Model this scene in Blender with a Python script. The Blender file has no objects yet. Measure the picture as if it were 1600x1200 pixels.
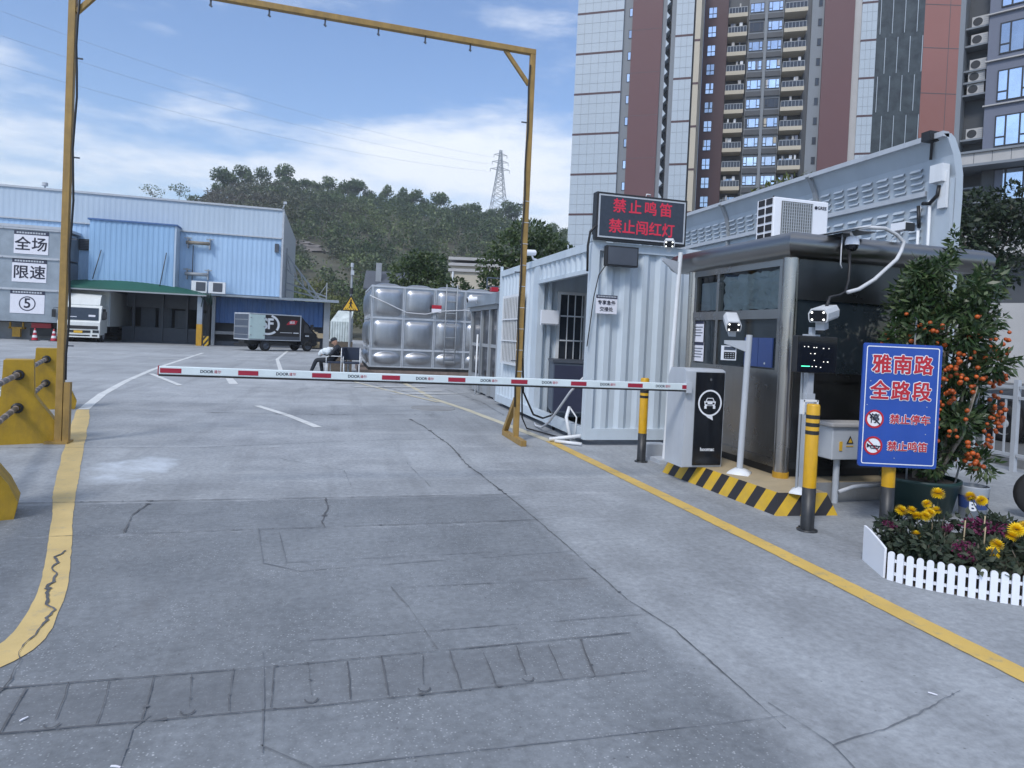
import bpy, math, random
from math import sin, cos, pi, radians, atan2, sqrt, hypot, tan
from mathutils import Vector, Matrix, Euler, noise as mnoise

SC = bpy.context.scene
COL = SC.collection
V = Vector

# ------------------------------------------------------------------ camera
cam = bpy.data.cameras.new('camera')
cam_o = bpy.data.objects.new('camera', cam)
COL.objects.link(cam_o)
cam.sensor_width = 36.0
cam.lens = 23.4
cam.shift_y = -57.0 / 1600.0
cam.clip_start = 0.05
cam.clip_end = 5000
cam_o.matrix_world = (Matrix.Translation((0, 0, 1.5)) @ Matrix.Rotation(-0.26753, 4, 'Z')
                      @ Matrix.Rotation(pi / 2 - radians(1.0), 4, 'X') @ Matrix.Rotation(0.045, 4, 'Z'))
SC.camera = cam_o

# ------------------------------------------------------------------ light, sky, exposure
SUN_EL, SUN_AZ = 47.0, 222.0        # azimuth clockwise from +Y: light from the left, a little behind
world = bpy.data.worlds.new('World')
SC.world = world
world.use_nodes = True
wt = world.node_tree
for n in list(wt.nodes):
    wt.nodes.remove(n)


def wn(t, **k):
    n = wt.nodes.new(t)
    for a, b in k.items():
        setattr(n, a, b)
    return n


def wmath(op, a, b=None, clamp=False):
    n = wn('ShaderNodeMath', operation=op)
    n.use_clamp = clamp
    for i, s in enumerate((a, b)):
        if s is None:
            continue
        if isinstance(s, (int, float)):
            n.inputs[i].default_value = s
        else:
            wt.links.new(s, n.inputs[i])
    return n.outputs[0]


sky = wn('ShaderNodeTexSky', sky_type='NISHITA')
sky.sun_disc = False
sky.sun_elevation = radians(SUN_EL)
sky.sun_rotation = radians(SUN_AZ)
sky.altitude = 50
sky.air_density = 1.3
sky.dust_density = 0.6
sky.ozone_density = 2.0
tc = wn('ShaderNodeTexCoord')
sep = wn('ShaderNodeSeparateXYZ')
wt.links.new(tc.outputs['Generated'], sep.inputs[0])
zc = wmath('ADD', wmath('MAXIMUM', sep.outputs[2], 0.0), 0.16)
comb = wn('ShaderNodeCombineXYZ')
wt.links.new(wmath('DIVIDE', sep.outputs[0], zc), comb.inputs[0])
wt.links.new(wmath('DIVIDE', sep.outputs[1], zc), comb.inputs[1])
nz = wn('ShaderNodeTexNoise')
nz.inputs['Scale'].default_value = 1.15
nz.inputs['Detail'].default_value = 9
nz.inputs['Roughness'].default_value = 0.56
nz.inputs['Distortion'].default_value = 0.35
wt.links.new(comb.outputs[0], nz.inputs['Vector'])
mp0 = wn('ShaderNodeMapping')
mp0.inputs['Scale'].default_value = (2.2, 2.2, 9.0)
wt.links.new(tc.outputs['Generated'], mp0.inputs[0])
nzw = wn('ShaderNodeTexNoise')
nzw.inputs['Scale'].default_value = 3.2
nzw.inputs['Detail'].default_value = 8
nzw.inputs['Roughness'].default_value = 0.6
wt.links.new(mp0.outputs[0], nzw.inputs['Vector'])


def blob(az, te, waz, wte, amp):
    """soft cloud bank: direction azimuth/elevation tangent, half widths (deg, tan)"""
    a = radians(az)
    u = V((sin(a), cos(a), 0)); r = V((cos(a), -sin(a), 0))
    d1 = wn('ShaderNodeVectorMath', operation='DOT_PRODUCT'); d1.inputs[1].default_value = u
    d2 = wn('ShaderNodeVectorMath', operation='DOT_PRODUCT'); d2.inputs[1].default_value = r
    wt.links.new(tc.outputs['Generated'], d1.inputs[0]); wt.links.new(tc.outputs['Generated'], d2.inputs[0])
    f = wmath('MAXIMUM', d1.outputs['Value'], 0.05)
    s = wmath('DIVIDE', d2.outputs['Value'], f)
    t = wmath('SUBTRACT', wmath('DIVIDE', sep.outputs[2], f), te)
    q = wmath('ADD', wmath('POWER', wmath('MULTIPLY', s, 1.0 / tan(radians(waz))), 2.0),
              wmath('POWER', wmath('MULTIPLY', t, 1.0 / wte), 2.0))
    e = wmath('EXPONENT', wmath('MULTIPLY', q, -1.0))
    return wmath('MULTIPLY', e, amp)


dens = wmath('ADD', wmath('MULTIPLY', nz.outputs[0], 0.75), wmath('MULTIPLY', nzw.outputs[0], 0.85))
dens = wmath('SUBTRACT', dens, 0.325)
acc = dens
for b in ((-10.2, .300, 4.4, .032, .36), (7, .27, 8, .055, .34), (16, .24, 9, .085, .46), (-15, .195, 8, .045, .24),
          (-4, .215, 7, .04, .36), (16, .47, 7, .07, .2), (-24, .21, 6, .05, .2), (20, .12, 14, .08, .2), (-23, .31, 2.5, .02, .14),
          (-5, .36, 9, .05, -.14), (-16, .36, 6, .06, -.12), (5, .40, 6, .05, -.06), (60, .3, 25, .2, .12), (150, .6, 70, .5, .1), (-100, .6, 50, .4, .1)):
    acc = wmath('ADD', acc, blob(*b))
ovh = wn('ShaderNodeMapRange', interpolation_type='SMOOTHSTEP')     # unseen bright cloud added overhead, above the picture, to raise the ambient light
ovh.inputs['From Min'].default_value = 0.45
ovh.inputs['From Max'].default_value = 0.75
ovh.inputs['To Max'].default_value = 0.32
wt.links.new(sep.outputs[2], ovh.inputs['Value'])
acc = wmath('ADD', acc, ovh.outputs[0])
cr = wn('ShaderNodeMapRange', interpolation_type='SMOOTHSTEP')
cr.inputs['From Min'].default_value = 0.50
cr.inputs['From Max'].default_value = 0.98
cr.inputs['To Max'].default_value = 0.93
wt.links.new(acc, cr.inputs['Value'])
cmix = wn('ShaderNodeMixRGB')
cmix.inputs[2].default_value = (6.9, 7.3, 7.9, 1)
wt.links.new(cr.outputs[0], cmix.inputs[0])
skyg = wn('ShaderNodeMixRGB', blend_type='MULTIPLY')
skyg.inputs[0].default_value = 1.0
skyg.inputs[2].default_value = (0.90, 0.98, 1.18, 1)
wt.links.new(sky.outputs[0], skyg.inputs[1])
wt.links.new(skyg.outputs[0], cmix.inputs[1])
bg = wn('ShaderNodeBackground')
bg.inputs['Strength'].default_value = 0.1
wo = wn('ShaderNodeOutputWorld')
wt.links.new(cmix.outputs[0], bg.inputs[0])
wt.links.new(bg.outputs[0], wo.inputs[0])

sun = bpy.data.lights.new('sun', 'SUN')
sun.energy = 1.5
sun.angle = radians(13)
sun.color = (1.0, 0.975, 0.94)
sun_o = bpy.data.objects.new('sun', sun)
COL.objects.link(sun_o)
_d = V((sin(radians(SUN_AZ)) * cos(radians(SUN_EL)), cos(radians(SUN_AZ)) * cos(radians(SUN_EL)), sin(radians(SUN_EL))))
sun_o.rotation_euler = _d.to_track_quat('Z', 'Y').to_euler()

SC.view_settings.view_transform = 'Standard'
SC.view_settings.look = 'None'
SC.view_settings.gamma = 1
SC.view_settings.exposure = 0.62
SC.render.engine = 'CYCLES'
SC.cycles.max_bounces = 8
SC.cycles.use_denoising = True

# ------------------------------------------------------------------ helpers
rnd = random.Random(7)


class MB:
    """collects shapes, then links them as one mesh object"""

    def __init__(s):
        s.v = []; s.f = []; s.mi = []; s.sm = []; s.m = 0

    def add(s, vs, fs, smooth=False, M=None):
        o = len(s.v)
        for p in vs:
            p = V(p)
            s.v.append(M @ p if M is not None else p)
        for f in fs:
            s.f.append([i + o for i in f]); s.mi.append(s.m); s.sm.append(smooth)
        return s

    def quad(s, a, b, c, d):
        return s.add([a, b, c, d], [(0, 1, 2, 3)])

    def box(s, x0, x1, y0, y1, z0, z1, M=None):
        vs = [(x, y, z) for z in (z0, z1) for y in (y0, y1) for x in (x0, x1)]
        return s.add(vs, [(0, 2, 3, 1), (4, 5, 7, 6), (0, 1, 5, 4), (2, 6, 7, 3), (0, 4, 6, 2), (1, 3, 7, 5)], False, M)

    def bar(s, a, b, w, h, up=(0, 0, 1)):
        """rectangular bar from a to b"""
        a = V(a); b = V(b); d = (b - a).normalized(); u = V(up)
        if abs(d.dot(u)) > .98:
            u = V((0, 1, 0))
        x = d.cross(u).normalized(); y = x.cross(d).normalized()
        vs = [p + x * (sx * w / 2) + y * (sy * h / 2) for p in (a, b) for sx, sy in ((-1, -1), (1, -1), (1, 1), (-1, 1))]
        return s.add(vs, [(0, 1, 2, 3), (7, 6, 5, 4), (0, 4, 5, 1), (1, 5, 6, 2), (2, 6, 7, 3), (3, 7, 4, 0)])

    def cyl(s, a, b, r0, r1=None, n=16, caps=True):
        r1 = r0 if r1 is None else r1
        a = V(a); b = V(b); d = (b - a).normalized()
        u = V((0, 0, 1)) if abs(d.z) < .95 else V((0, 1, 0))
        x = d.cross(u).normalized(); y = x.cross(d)
        vs = []
        for p, r in ((a, r0), (b, r1)):
            for i in range(n):
                t = 2 * pi * i / n
                vs.append(p + x * (cos(t) * r) + y * (sin(t) * r))
        s.add(vs, [(i, i + n, (i + 1) % n + n, (i + 1) % n) for i in range(n)], True)
        if caps:
            s.add(vs[:n], [tuple(range(n))]); s.add(vs[n:], [tuple(reversed(range(n)))])
        return s

    def tube(s, pts, r, n=8):
        pts = [V(p) for p in pts]
        rs = r if isinstance(r, (list, tuple)) else [r] * len(pts)
        vs = []; prev = None
        for i, p in enumerate(pts):
            d = (pts[min(i + 1, len(pts) - 1)] - pts[max(i - 1, 0)]).normalized()
            if prev is None:
                u = V((0, 0, 1)) if abs(d.z) < .9 else V((1, 0, 0))
                x = d.cross(u).normalized()
            else:
                x = (prev - d * prev.dot(d)).normalized()
            prev = x; y = x.cross(d)
            for k in range(n):
                t = 2 * pi * k / n
                vs.append(p + x * (cos(t) * rs[i]) + y * (sin(t) * rs[i]))
        fs = []
        for i in range(len(pts) - 1):
            for k in range(n):
                fs.append((i * n + k, (i + 1) * n + k, (i + 1) * n + (k + 1) % n, i * n + (k + 1) % n))
        fs.append(tuple(range(n))); fs.append(tuple(reversed(range((len(pts) - 1) * n, len(pts) * n))))
        return s.add(vs, fs, True)

    def lathe(s, prof, n=24, c=(0, 0, 0), M=None):
        vs = []; fs = []
        for r, z in prof:
            for k in range(n):
                t = 2 * pi * k / n
                vs.append(V((cos(t) * r, sin(t) * r, z)) + V(c))
        for i in range(len(prof) - 1):
            for k in range(n):
                fs.append((i * n + k, i * n + (k + 1) % n, (i + 1) * n + (k + 1) % n, (i + 1) * n + k))
        return s.add(vs, fs, True, M)

    def prism(s, poly, t0, t1, M=None, smooth=False):
        """polygon in XY extruded z t0..t1, then M"""
        n = len(poly)
        vs = [(x, y, t0) for x, y in poly] + [(x, y, t1) for x, y in poly]
        fs = [tuple(reversed(range(n))), tuple(range(n, 2 * n))]
        s.add(vs, fs, False, M)
        return s.add(vs, [(i, (i + 1) % n, (i + 1) % n + n, i + n) for i in range(n)], smooth, M)

    def corr(s, a, b, z0, z1, nrm, pitch=.25, depth=.04, flat=.35):
        """trapezoid corrugated sheet from a to b (xy), facing nrm (2d)"""
        a = V((a[0], a[1], 0)); b = V((b[0], b[1], 0)); L = (b - a).length; d = (b - a) / L
        nv = V((nrm[0], nrm[1], 0)).normalized()
        n = max(1, round(L / pitch)); p = L / n; prof = []
        for i in range(n):
            for t, h in ((0, 0), (flat, 0), (.5, 1), (.5 + flat, 1)):
                prof.append(((i + t) * p, h * depth))
        prof.append((L, 0))
        vs = []; fs = []
        for q, h in prof:
            w = a + d * q + nv * h
            vs += [(w.x, w.y, z0), (w.x, w.y, z1)]
        for i in range(len(prof) - 1):
            fs.append((2 * i, 2 * i + 2, 2 * i + 3, 2 * i + 1))
        return s.add(vs, fs)

    def ribbon(s, pts, w, z):
        """flat strip on the ground along a polyline"""
        pts = [V((p[0], p[1], 0)) for p in pts]
        ws = w if isinstance(w, (list, tuple)) else [w] * len(pts)
        vs = []
        for i, p in enumerate(pts):
            d = (pts[min(i + 1, len(pts) - 1)] - pts[max(i - 1, 0)]).normalized()
            nn = V((-d.y, d.x, 0))
            for sg in (1, -1):
                q = p + nn * (sg * ws[i] / 2); vs.append((q.x, q.y, z))
        return s.add(vs, [(2 * i, 2 * i + 1, 2 * i + 3, 2 * i + 2) for i in range(len(pts) - 1)])

    def painted(s, pts, w, z, jag=.05, step=.06):
        """hand painted line: both edges wander a little"""
        P_ = [V((p[0], p[1], 0)) for p in pts]; ws = w if isinstance(w, (list, tuple)) else [w] * len(P_); vs = []; t = 0
        for i in range(len(P_) - 1):
            a, c = P_[i], P_[i + 1]; d = (c - a); n = max(1, int(d.length / step)); u = d.normalized()
            for k in range(n + (i == len(P_) - 2)):
                f = k / n; q = a + d * f; wd = ws[i] * (1 - f) + ws[i + 1] * f; t += step
                d0 = (P_[i] - P_[i - 1]).normalized() if i else u; d1 = (P_[i + 2] - P_[i + 1]).normalized() if i + 2 < len(P_) else u
                m = ((d0 + u).normalized() * (1 - f) + (u + d1).normalized() * f).normalized(); nn = V((-m.y, m.x, 0))
                for sg in (1, -1):
                    e = wd / 2 + wd * jag * (mnoise.noise(V((t * 1.7, sg * 7, z * 999))) + .8 * mnoise.noise(V((t * 11, sg * 3, 4))))
                    r_ = q + nn * (sg * e); vs.append((r_.x, r_.y, z))
        return s.add(vs, [(2 * i, 2 * i + 1, 2 * i + 3, 2 * i + 2) for i in range(len(vs) // 2 - 1)])

    def text(s, key, M):
        me = GLYPH[key]
        return s.add([v.co for v in me.vertices], [tuple(p.vertices) for p in me.polygons], False, M)

    def bold(s, key, M, r, n=8, dz=.0001):
        """lettering thickened by r: copies set round a small circle, each a hair above the last"""
        for k in range(n):
            a = 2 * pi * k / n
            s.text(key, M @ Matrix.Translation((cos(a) * r, sin(a) * r, dz * k)))
        return s.text(key, M @ Matrix.Translation((0, 0, dz * n)))

    def build(s, name, mats, parent=None, world=True, bevel=0.0):
        me = bpy.data.meshes.new(name)
        vs = s.v
        if world and parent is not None:
            r = parent
            while r.parent:
                r = r.parent
            vs = [p - r.location for p in vs]
        me.from_pydata([tuple(p) for p in vs], [], s.f)
        if not isinstance(mats, (list, tuple)):
            mats = [mats]
        for m in mats:
            me.materials.append(m)
        me.polygons.foreach_set('material_index', s.mi)
        me.polygons.foreach_set('use_smooth', s.sm)
        me.update()
        o = bpy.data.objects.new(name, me)
        COL.objects.link(o)
        if parent is not None:
            o.parent = parent
        if bevel:
            b = o.modifiers.new('bevel', 'BEVEL'); b.width = bevel; b.segments = 2; b.limit_method = 'ANGLE'
            b.angle_limit = radians(50); b.harden_normals = False
        return o


def tag(o, label=None, cat=None, group=None, kind=None):
    if label: o['label'] = label
    if cat: o['category'] = cat
    if group: o['group'] = group
    if kind: o['kind'] = kind
    return o


def thing(name, label, cat, loc=(0, 0, 0), rotz=0.0, group=None):
    o = bpy.data.objects.new(name, None)
    COL.objects.link(o)
    o.empty_display_size = .2
    o.location = loc; o.rotation_euler = (0, 0, rotz)
    return tag(o, label, cat, group)


def dup(o, loc=None, rotz=None, label=None, scale=None):
    def rec(a, par):
        c = a.copy(); COL.objects.link(c); c.parent = par
        for ch in a.children:
            rec(ch, c)
        return c
    c = rec(o, None)
    if loc is not None: c.location = loc
    if rotz is not None: c.rotation_euler = (0, 0, rotz)
    if scale is not None: c.scale = scale if isinstance(scale, (tuple, list)) else (scale,) * 3
    if label: c['label'] = label
    return c


def struct(name, mb, mats):
    return tag(mb.build(name, mats), kind='structure')


def frame(org, xd, yd):
    """matrix whose x axis is xd, y axis yd at org (for lettering)"""
    x = V(xd).normalized(); y = V(yd).normalized(); z = x.cross(y)
    return Matrix(((x.x, y.x, z.x, org[0]), (x.y, y.y, z.y, org[1]), (x.z, y.z, z.z, org[2]), (0, 0, 0, 1)))


def onS(x, y, z):      # lettering on a face looking towards -Y
    return frame((x, y, z), (1, 0, 0), (0, 0, 1))


# ------------------------------------------------------------------ lettering (all made in one go)
GLYPH = {}


def make_glyphs(specs):
    tmp = []
    for key, (body, size, off, ext, space) in specs.items():
        c = bpy.data.curves.new('t', 'FONT')
        c.body = body; c.size = size; c.align_x = 'CENTER'; c.align_y = 'CENTER'
        c.extrude = ext; c.offset = off; c.space_character = space; c.resolution_u = 3
        o = bpy.data.objects.new('t', c); COL.objects.link(o); tmp.append((key, o))
    dg = bpy.context.evaluated_depsgraph_get()
    for key, o in tmp:
        GLYPH[key] = bpy.data.meshes.new_from_object(o.evaluated_get(dg), depsgraph=dg)
    for key, o in tmp:
        c = o.data; bpy.data.objects.remove(o); bpy.data.curves.remove(c)


make_glyphs({
    's1': ('雅南路', .165, 0, .001, 1.12),
    's2': ('全路段', .165, 0, .001, 1.12),
    's3': ('禁止停车', .085, 0, .001, 1.0),
    's4': ('禁止鸣笛', .085, 0, .001, 1.0),
    's5': ('停', .085, 0, .001, 1.0),
    'l1': ('禁止鸣笛', .205, 0, .001, 1.33), 'l2': ('禁止闯红灯', .205, 0, .001, 1.0),
    'p1': ('专享急件', .068, 0, .0008, 1.0), 'p2': ('交接处', .068, 0, .0008, 1.0),
    'd1': ('全场', .82, 0, .003, 1.05), 'd2': ('限速', .82, 0, .003, 1.05), 'd3': ('5', .78, .012, .003, 1.0),
    'boom': ('DOOR', .036, .0006, .0006, .95), 'boom2': ('道尔', .030, 0, .0006, 1.0),
    'cab': ('hoomac', .055, .001, .0006, .95), 'gree': ('GREE', .052, .001, .0006, 1.0),
    'sf': ('SF', .95, .03, .002, .92), 'bkt': ('B', .11, .004, .0008, 1.0),
    'trk': ('速运', .2, .004, .002, 1.0),
})


# ------------------------------------------------------------------ materials
def mat(name, col, rough=.6, metal=0.0, var=.12, vscale=3.0, bump=0.0, bscale=40.0, streak=0.0, sscale=(9, 9, .5),
        emit=0.0, spec=.5, dirt=0.0, dirtcol=(.12, .11, .1), rvar=.1, objrand=0.0, coat=0.0):
    m = bpy.data.materials.new(name); m.use_nodes = True
    nt = m.node_tree; b = nt.nodes['Principled BSDF']
    L = nt.links.new
    b.inputs['Roughness'].default_value = rough
    b.inputs['Metallic'].default_value = metal
    b.inputs['Specular IOR Level'].default_value = spec
    b.inputs['Coat Weight'].default_value = coat
    tc = nt.nodes.new('ShaderNodeTexCoord')
    hs = nt.nodes.new('ShaderNodeHueSaturation')
    hs.inputs['Color'].default_value = (*col, 1)
    n1 = nt.nodes.new('ShaderNodeTexNoise'); n1.inputs['Scale'].default_value = vscale
    n1.inputs['Detail'].default_value = 7; n1.inputs['Roughness'].default_value = .62
    L(tc.outputs['Object'], n1.inputs['Vector'])
    mr = nt.nodes.new('ShaderNodeMapRange')
    mr.inputs['From Min'].default_value = .28; mr.inputs['From Max'].default_value = .72
    mr.inputs['To Min'].default_value = 1 - var; mr.inputs['To Max'].default_value = 1 + var
    L(n1.outputs[0], mr.inputs['Value'])
    val = mr.outputs[0]
    if objrand:
        oi = nt.nodes.new('ShaderNodeObjectInfo')
        m2 = nt.nodes.new('ShaderNodeMapRange'); m2.inputs['To Min'].default_value = 1 - objrand; m2.inputs['To Max'].default_value = 1 + objrand
        L(oi.outputs['Random'], m2.inputs['Value'])
        mm = nt.nodes.new('ShaderNodeMath'); mm.operation = 'MULTIPLY'
        L(val, mm.inputs[0]); L(m2.outputs[0], mm.inputs[1]); val = mm.outputs[0]
    L(val, hs.inputs['Value'])
    colout = hs.outputs[0]
    if streak or dirt:
        mp = nt.nodes.new('ShaderNodeMapping'); mp.inputs['Scale'].default_value = sscale
        L(tc.outputs['Object'], mp.inputs[0])
        n2 = nt.nodes.new('ShaderNodeTexNoise'); n2.inputs['Scale'].default_value = 1.0; n2.inputs['Detail'].default_value = 6
        n2.inputs['Roughness'].default_value = .65
        L(mp.outputs[0], n2.inputs['Vector'])
        m3 = nt.nodes.new('ShaderNodeMapRange'); m3.inputs['From Min'].default_value = .45; m3.inputs['From Max'].default_value = .8
        m3.inputs['To Max'].default_value = max(streak, dirt)
        L(n2.outputs[0], m3.inputs['Value'])
        mx = nt.nodes.new('ShaderNodeMixRGB'); mx.inputs[2].default_value = (*dirtcol, 1)
        L(m3.outputs[0], mx.inputs[0]); L(colout, mx.inputs[1]); colout = mx.outputs[0]
    L(colout, b.inputs['Base Color'])
    if rvar:
        m4 = nt.nodes.new('ShaderNodeMapRange'); m4.inputs['To Min'].default_value = max(.02, rough - rvar); m4.inputs['To Max'].default_value = min(1, rough + rvar)
        L(n1.outputs[0], m4.inputs['Value']); L(m4.outputs[0], b.inputs['Roughness'])
    if bump:
        n3 = nt.nodes.new('ShaderNodeTexNoise'); n3.inputs['Scale'].default_value = bscale; n3.inputs['Detail'].default_value = 4
        L(tc.outputs['Object'], n3.inputs['Vector'])
        bp = nt.nodes.new('ShaderNodeBump'); bp.inputs['Strength'].default_value = bump; bp.inputs['Distance'].default_value = .02
        L(n3.outputs[0], bp.inputs['Height']); L(bp.outputs[0], b.inputs['Normal'])
    if emit:
        L(colout, b.inputs['Emission Color']); b.inputs['Emission Strength'].default_value = emit
    return m


def leafmat(name, c0, c1, c2, patch=3.0, gloss=.45, patch_amt=1.0, brown=None):
    m = bpy.data.materials.new(name); m.use_nodes = True
    nt = m.node_tree; L = nt.links.new; b = nt.nodes['Principled BSDF']
    geo = nt.nodes.new('ShaderNodeNewGeometry'); tc = nt.nodes.new('ShaderNodeTexCoord')
    n1 = nt.nodes.new('ShaderNodeTexNoise'); n1.inputs['Scale'].default_value = patch; n1.inputs['Detail'].default_value = 3
    L(tc.outputs['Object'], n1.inputs['Vector'])
    ad = nt.nodes.new('ShaderNodeMath'); ad.operation = 'MULTIPLY_ADD'; ad.inputs[1].default_value = .45
    mr = nt.nodes.new('ShaderNodeMapRange'); mr.inputs['From Min'].default_value = .3; mr.inputs['From Max'].default_value = .7
    mr.inputs['To Max'].default_value = .55 * patch_amt
    L(n1.outputs[0], mr.inputs['Value'])
    L(geo.outputs['Random Per Island'], ad.inputs[0]); L(mr.outputs[0], ad.inputs[2])
    oi = nt.nodes.new('ShaderNodeObjectInfo')
    ad2 = nt.nodes.new('ShaderNodeMath'); ad2.operation = 'MULTIPLY_ADD'; ad2.inputs[1].default_value = .25
    L(oi.outputs['Random'], ad2.inputs[0]); L(ad.outputs[0], ad2.inputs[2])
    cr = nt.nodes.new('ShaderNodeValToRGB'); e = cr.color_ramp.elements
    e[0].color = (*c0, 1); e[0].position = .05; e[1].color = (*c2, 1); e[1].position = 1.1 if False else 1.0
    k = e.new(.5); k.color = (*c1, 1)
    L(ad2.outputs[0], cr.inputs[0])
    out = cr.outputs[0]
    if brown:
        n2 = nt.nodes.new('ShaderNodeTexNoise'); n2.inputs['Scale'].default_value = brown[1]; n2.inputs['Detail'].default_value = 4
        L(tc.outputs['Object'], n2.inputs['Vector'])
        sx = nt.nodes.new('ShaderNodeSeparateXYZ'); L(tc.outputs['Object'], sx.inputs[0])
        xr = nt.nodes.new('ShaderNodeMapRange'); xr.inputs['From Min'].default_value = brown[2]; xr.inputs['From Max'].default_value = brown[3]
        xr.inputs['To Min'].default_value = .27; xr.inputs['To Max'].default_value = -.35
        L(sx.outputs[0], xr.inputs['Value'])
        sm = nt.nodes.new('ShaderNodeMath'); sm.operation = 'ADD'; L(n2.outputs[0], sm.inputs[0]); L(xr.outputs[0], sm.inputs[1])
        m5 = nt.nodes.new('ShaderNodeMapRange'); m5.inputs['From Min'].default_value = .5; m5.inputs['From Max'].default_value = .72; m5.inputs['To Max'].default_value = .8
        L(sm.outputs[0], m5.inputs['Value'])
        mx = nt.nodes.new('ShaderNodeMixRGB'); mx.inputs[2].default_value = (*brown[0], 1)
        L(m5.outputs[0], mx.inputs[0]); L(out, mx.inputs[1]); out = mx.outputs[0]
    L(out, b.inputs['Base Color']); b.inputs['Roughness'].default_value = gloss
    b.inputs['Specular IOR Level'].default_value = .4
    tr = nt.nodes.new('ShaderNodeBsdfTranslucent'); L(out, tr.inputs[0])
    ms = nt.nodes.new('ShaderNodeMixShader'); ms.inputs[0].default_value = .25
    L(b.outputs[0], ms.inputs[1]); L(tr.outputs[0], ms.inputs[2])
    L(ms.outputs[0], nt.nodes['Material Output'].inputs[0])
    return m


M = {}
M['yellow_paint'] = mat('yellow_paint', (.50, .27, .015), .45, var=.14, vscale=6, dirt=.5, dirtcol=(.16, .1, .03), sscale=(14, 14, 2))
M['gantry_paint'] = mat('gantry_paint', (.33, .205, .055), .5, var=.2, vscale=7, dirt=.55, dirtcol=(.13, .085, .05), sscale=(18, 18, 1.2), bump=.1)
M['barrier_paint'] = mat('barrier_paint', (.40, .245, .012), .6, var=.18, vscale=4, dirt=.55, dirtcol=(.12, .08, .03), sscale=(7, 7, 3), bump=.15)
M['bollard_yellow'] = mat('bollard_yellow', (.62, .34, .01), .35, var=.1, vscale=8, dirt=.3, dirtcol=(.2, .13, .04), sscale=(20, 20, 3))
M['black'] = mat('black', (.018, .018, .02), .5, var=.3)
M['black_gloss'] = mat('black_gloss', (.008, .010, .014), .18, var=.2, rvar=.04)
M['black_paint'] = mat('black_paint', (.02, .022, .025), .45, var=.3, vscale=9, dirt=.4, dirtcol=(.11, .11, .11), sscale=(12, 12, 4))
M['rubber'] = mat('rubber', (.016, .016, .017), .8, var=.3)
M['white_paint'] = mat('white_paint', (.72, .74, .76), .45, var=.06, dirt=.2, dirtcol=(.4, .4, .4))
M['white_plastic'] = mat('white_plastic', (.80, .82, .87), .4, var=.04)
M['cabin_white'] = mat('cabin_white', (.55, .62, .68), .42, var=.06, vscale=2, streak=.35, dirtcol=(.33, .36, .38), sscale=(6, 6, .35))
M['grey_paint'] = mat('grey_paint', (.30, .32, .34), .45, var=.08)
M['light_grey'] = mat('light_grey', (.45, .48, .52), .4, var=.08, dirt=.2, dirtcol=(.25, .26, .28))
M['dark_grey'] = mat('dark_grey', (.07, .08, .10), .5, var=.12)
M['cabinet_slate'] = mat('cabinet_slate', (.075, .095, .13), .45, var=.12, dirt=.3, dirtcol=(.15, .16, .18))
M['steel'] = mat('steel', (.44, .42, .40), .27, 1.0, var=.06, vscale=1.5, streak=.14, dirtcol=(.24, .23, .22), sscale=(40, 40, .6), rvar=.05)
M['steel_darkened'] = mat('steel_darkened', (.085, .088, .092), .3, .9, var=.15, vscale=2, streak=.3, dirtcol=(.07, .07, .07), sscale=(25, 25, .6), rvar=.1)  # steel with the booth front's dark reflection put into its colour
M['tank_steel'] = mat('tank_steel', (.40, .41, .43), .40, 1.0, var=.14, vscale=1.5, streak=.35, dirtcol=(.25, .25, .26), sscale=(9, 9, .8), rvar=.12)
M['zinc'] = mat('zinc', (.30, .34, .38), .5, .55, var=.2, vscale=1.2, streak=.3, dirtcol=(.2, .23, .26), sscale=(3, 3, .5))
M['glass_dark'] = mat('glass_dark', (.02, .028, .035), .06, 0, var=.2, rvar=.03, spec=.8)
def clear_glass():
    m = bpy.data.materials.new('clear_glass'); m.use_nodes = True
    nt = m.node_tree; L = nt.links.new; nt.nodes.remove(nt.nodes['Principled BSDF'])
    tr = nt.nodes.new('ShaderNodeBsdfTransparent'); tr.inputs[0].default_value = (.74, .80, .80, 1)
    gl = nt.nodes.new('ShaderNodeBsdfGlossy'); gl.inputs['Roughness'].default_value = .03
    fr = nt.nodes.new('ShaderNodeFresnel'); fr.inputs[0].default_value = 1.5
    mx = nt.nodes.new('ShaderNodeMixShader'); L(fr.outputs[0], mx.inputs[0]); L(tr.outputs[0], mx.inputs[1]); L(gl.outputs[0], mx.inputs[2])
    L(mx.outputs[0], nt.nodes['Material Output'].inputs[0]); return m


M['clear_glass'] = clear_glass()
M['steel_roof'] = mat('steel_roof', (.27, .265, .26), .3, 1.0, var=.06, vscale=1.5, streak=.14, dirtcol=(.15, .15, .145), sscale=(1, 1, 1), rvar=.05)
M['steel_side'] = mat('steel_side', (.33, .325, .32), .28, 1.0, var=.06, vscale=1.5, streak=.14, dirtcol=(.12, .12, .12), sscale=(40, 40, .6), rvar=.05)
M['foil'] = mat('foil', (.52, .56, .58), .45, .0, var=.2, vscale=5)
M['glass_sky'] = mat('glass_sky', (.58, .66, .76), .05, .85, var=.15, vscale=.5, rvar=.03, objrand=.4)
M['window_dark'] = mat('window_dark', (.03, .035, .045), .12, .0, var=.3, rvar=.04, spec=.7)
M['frame_dark'] = mat('frame_dark', (.025, .028, .035), .4, var=.15)
M['paper'] = mat('paper', (.74, .74, .80), .7, var=.05, vscale=5)
M['ink'] = mat('ink', (.012, .013, .03), .7, var=.2)
M['navy'] = mat('navy', (.03, .035, .07), .6, var=.15)
M['red_paint'] = mat('red_paint', (.42, .018, .035), .4, var=.12)
M['block_red'] = mat('block_red', (.33, .015, .04), .4, var=.12)
M['cam_white'] = mat('cam_white', (.60, .62, .64), .4, var=.06, dirt=.2, dirtcol=(.3, .3, .3))
M['sign_red'] = mat('sign_red', (.48, .02, .035), .35, var=.06)
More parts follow.
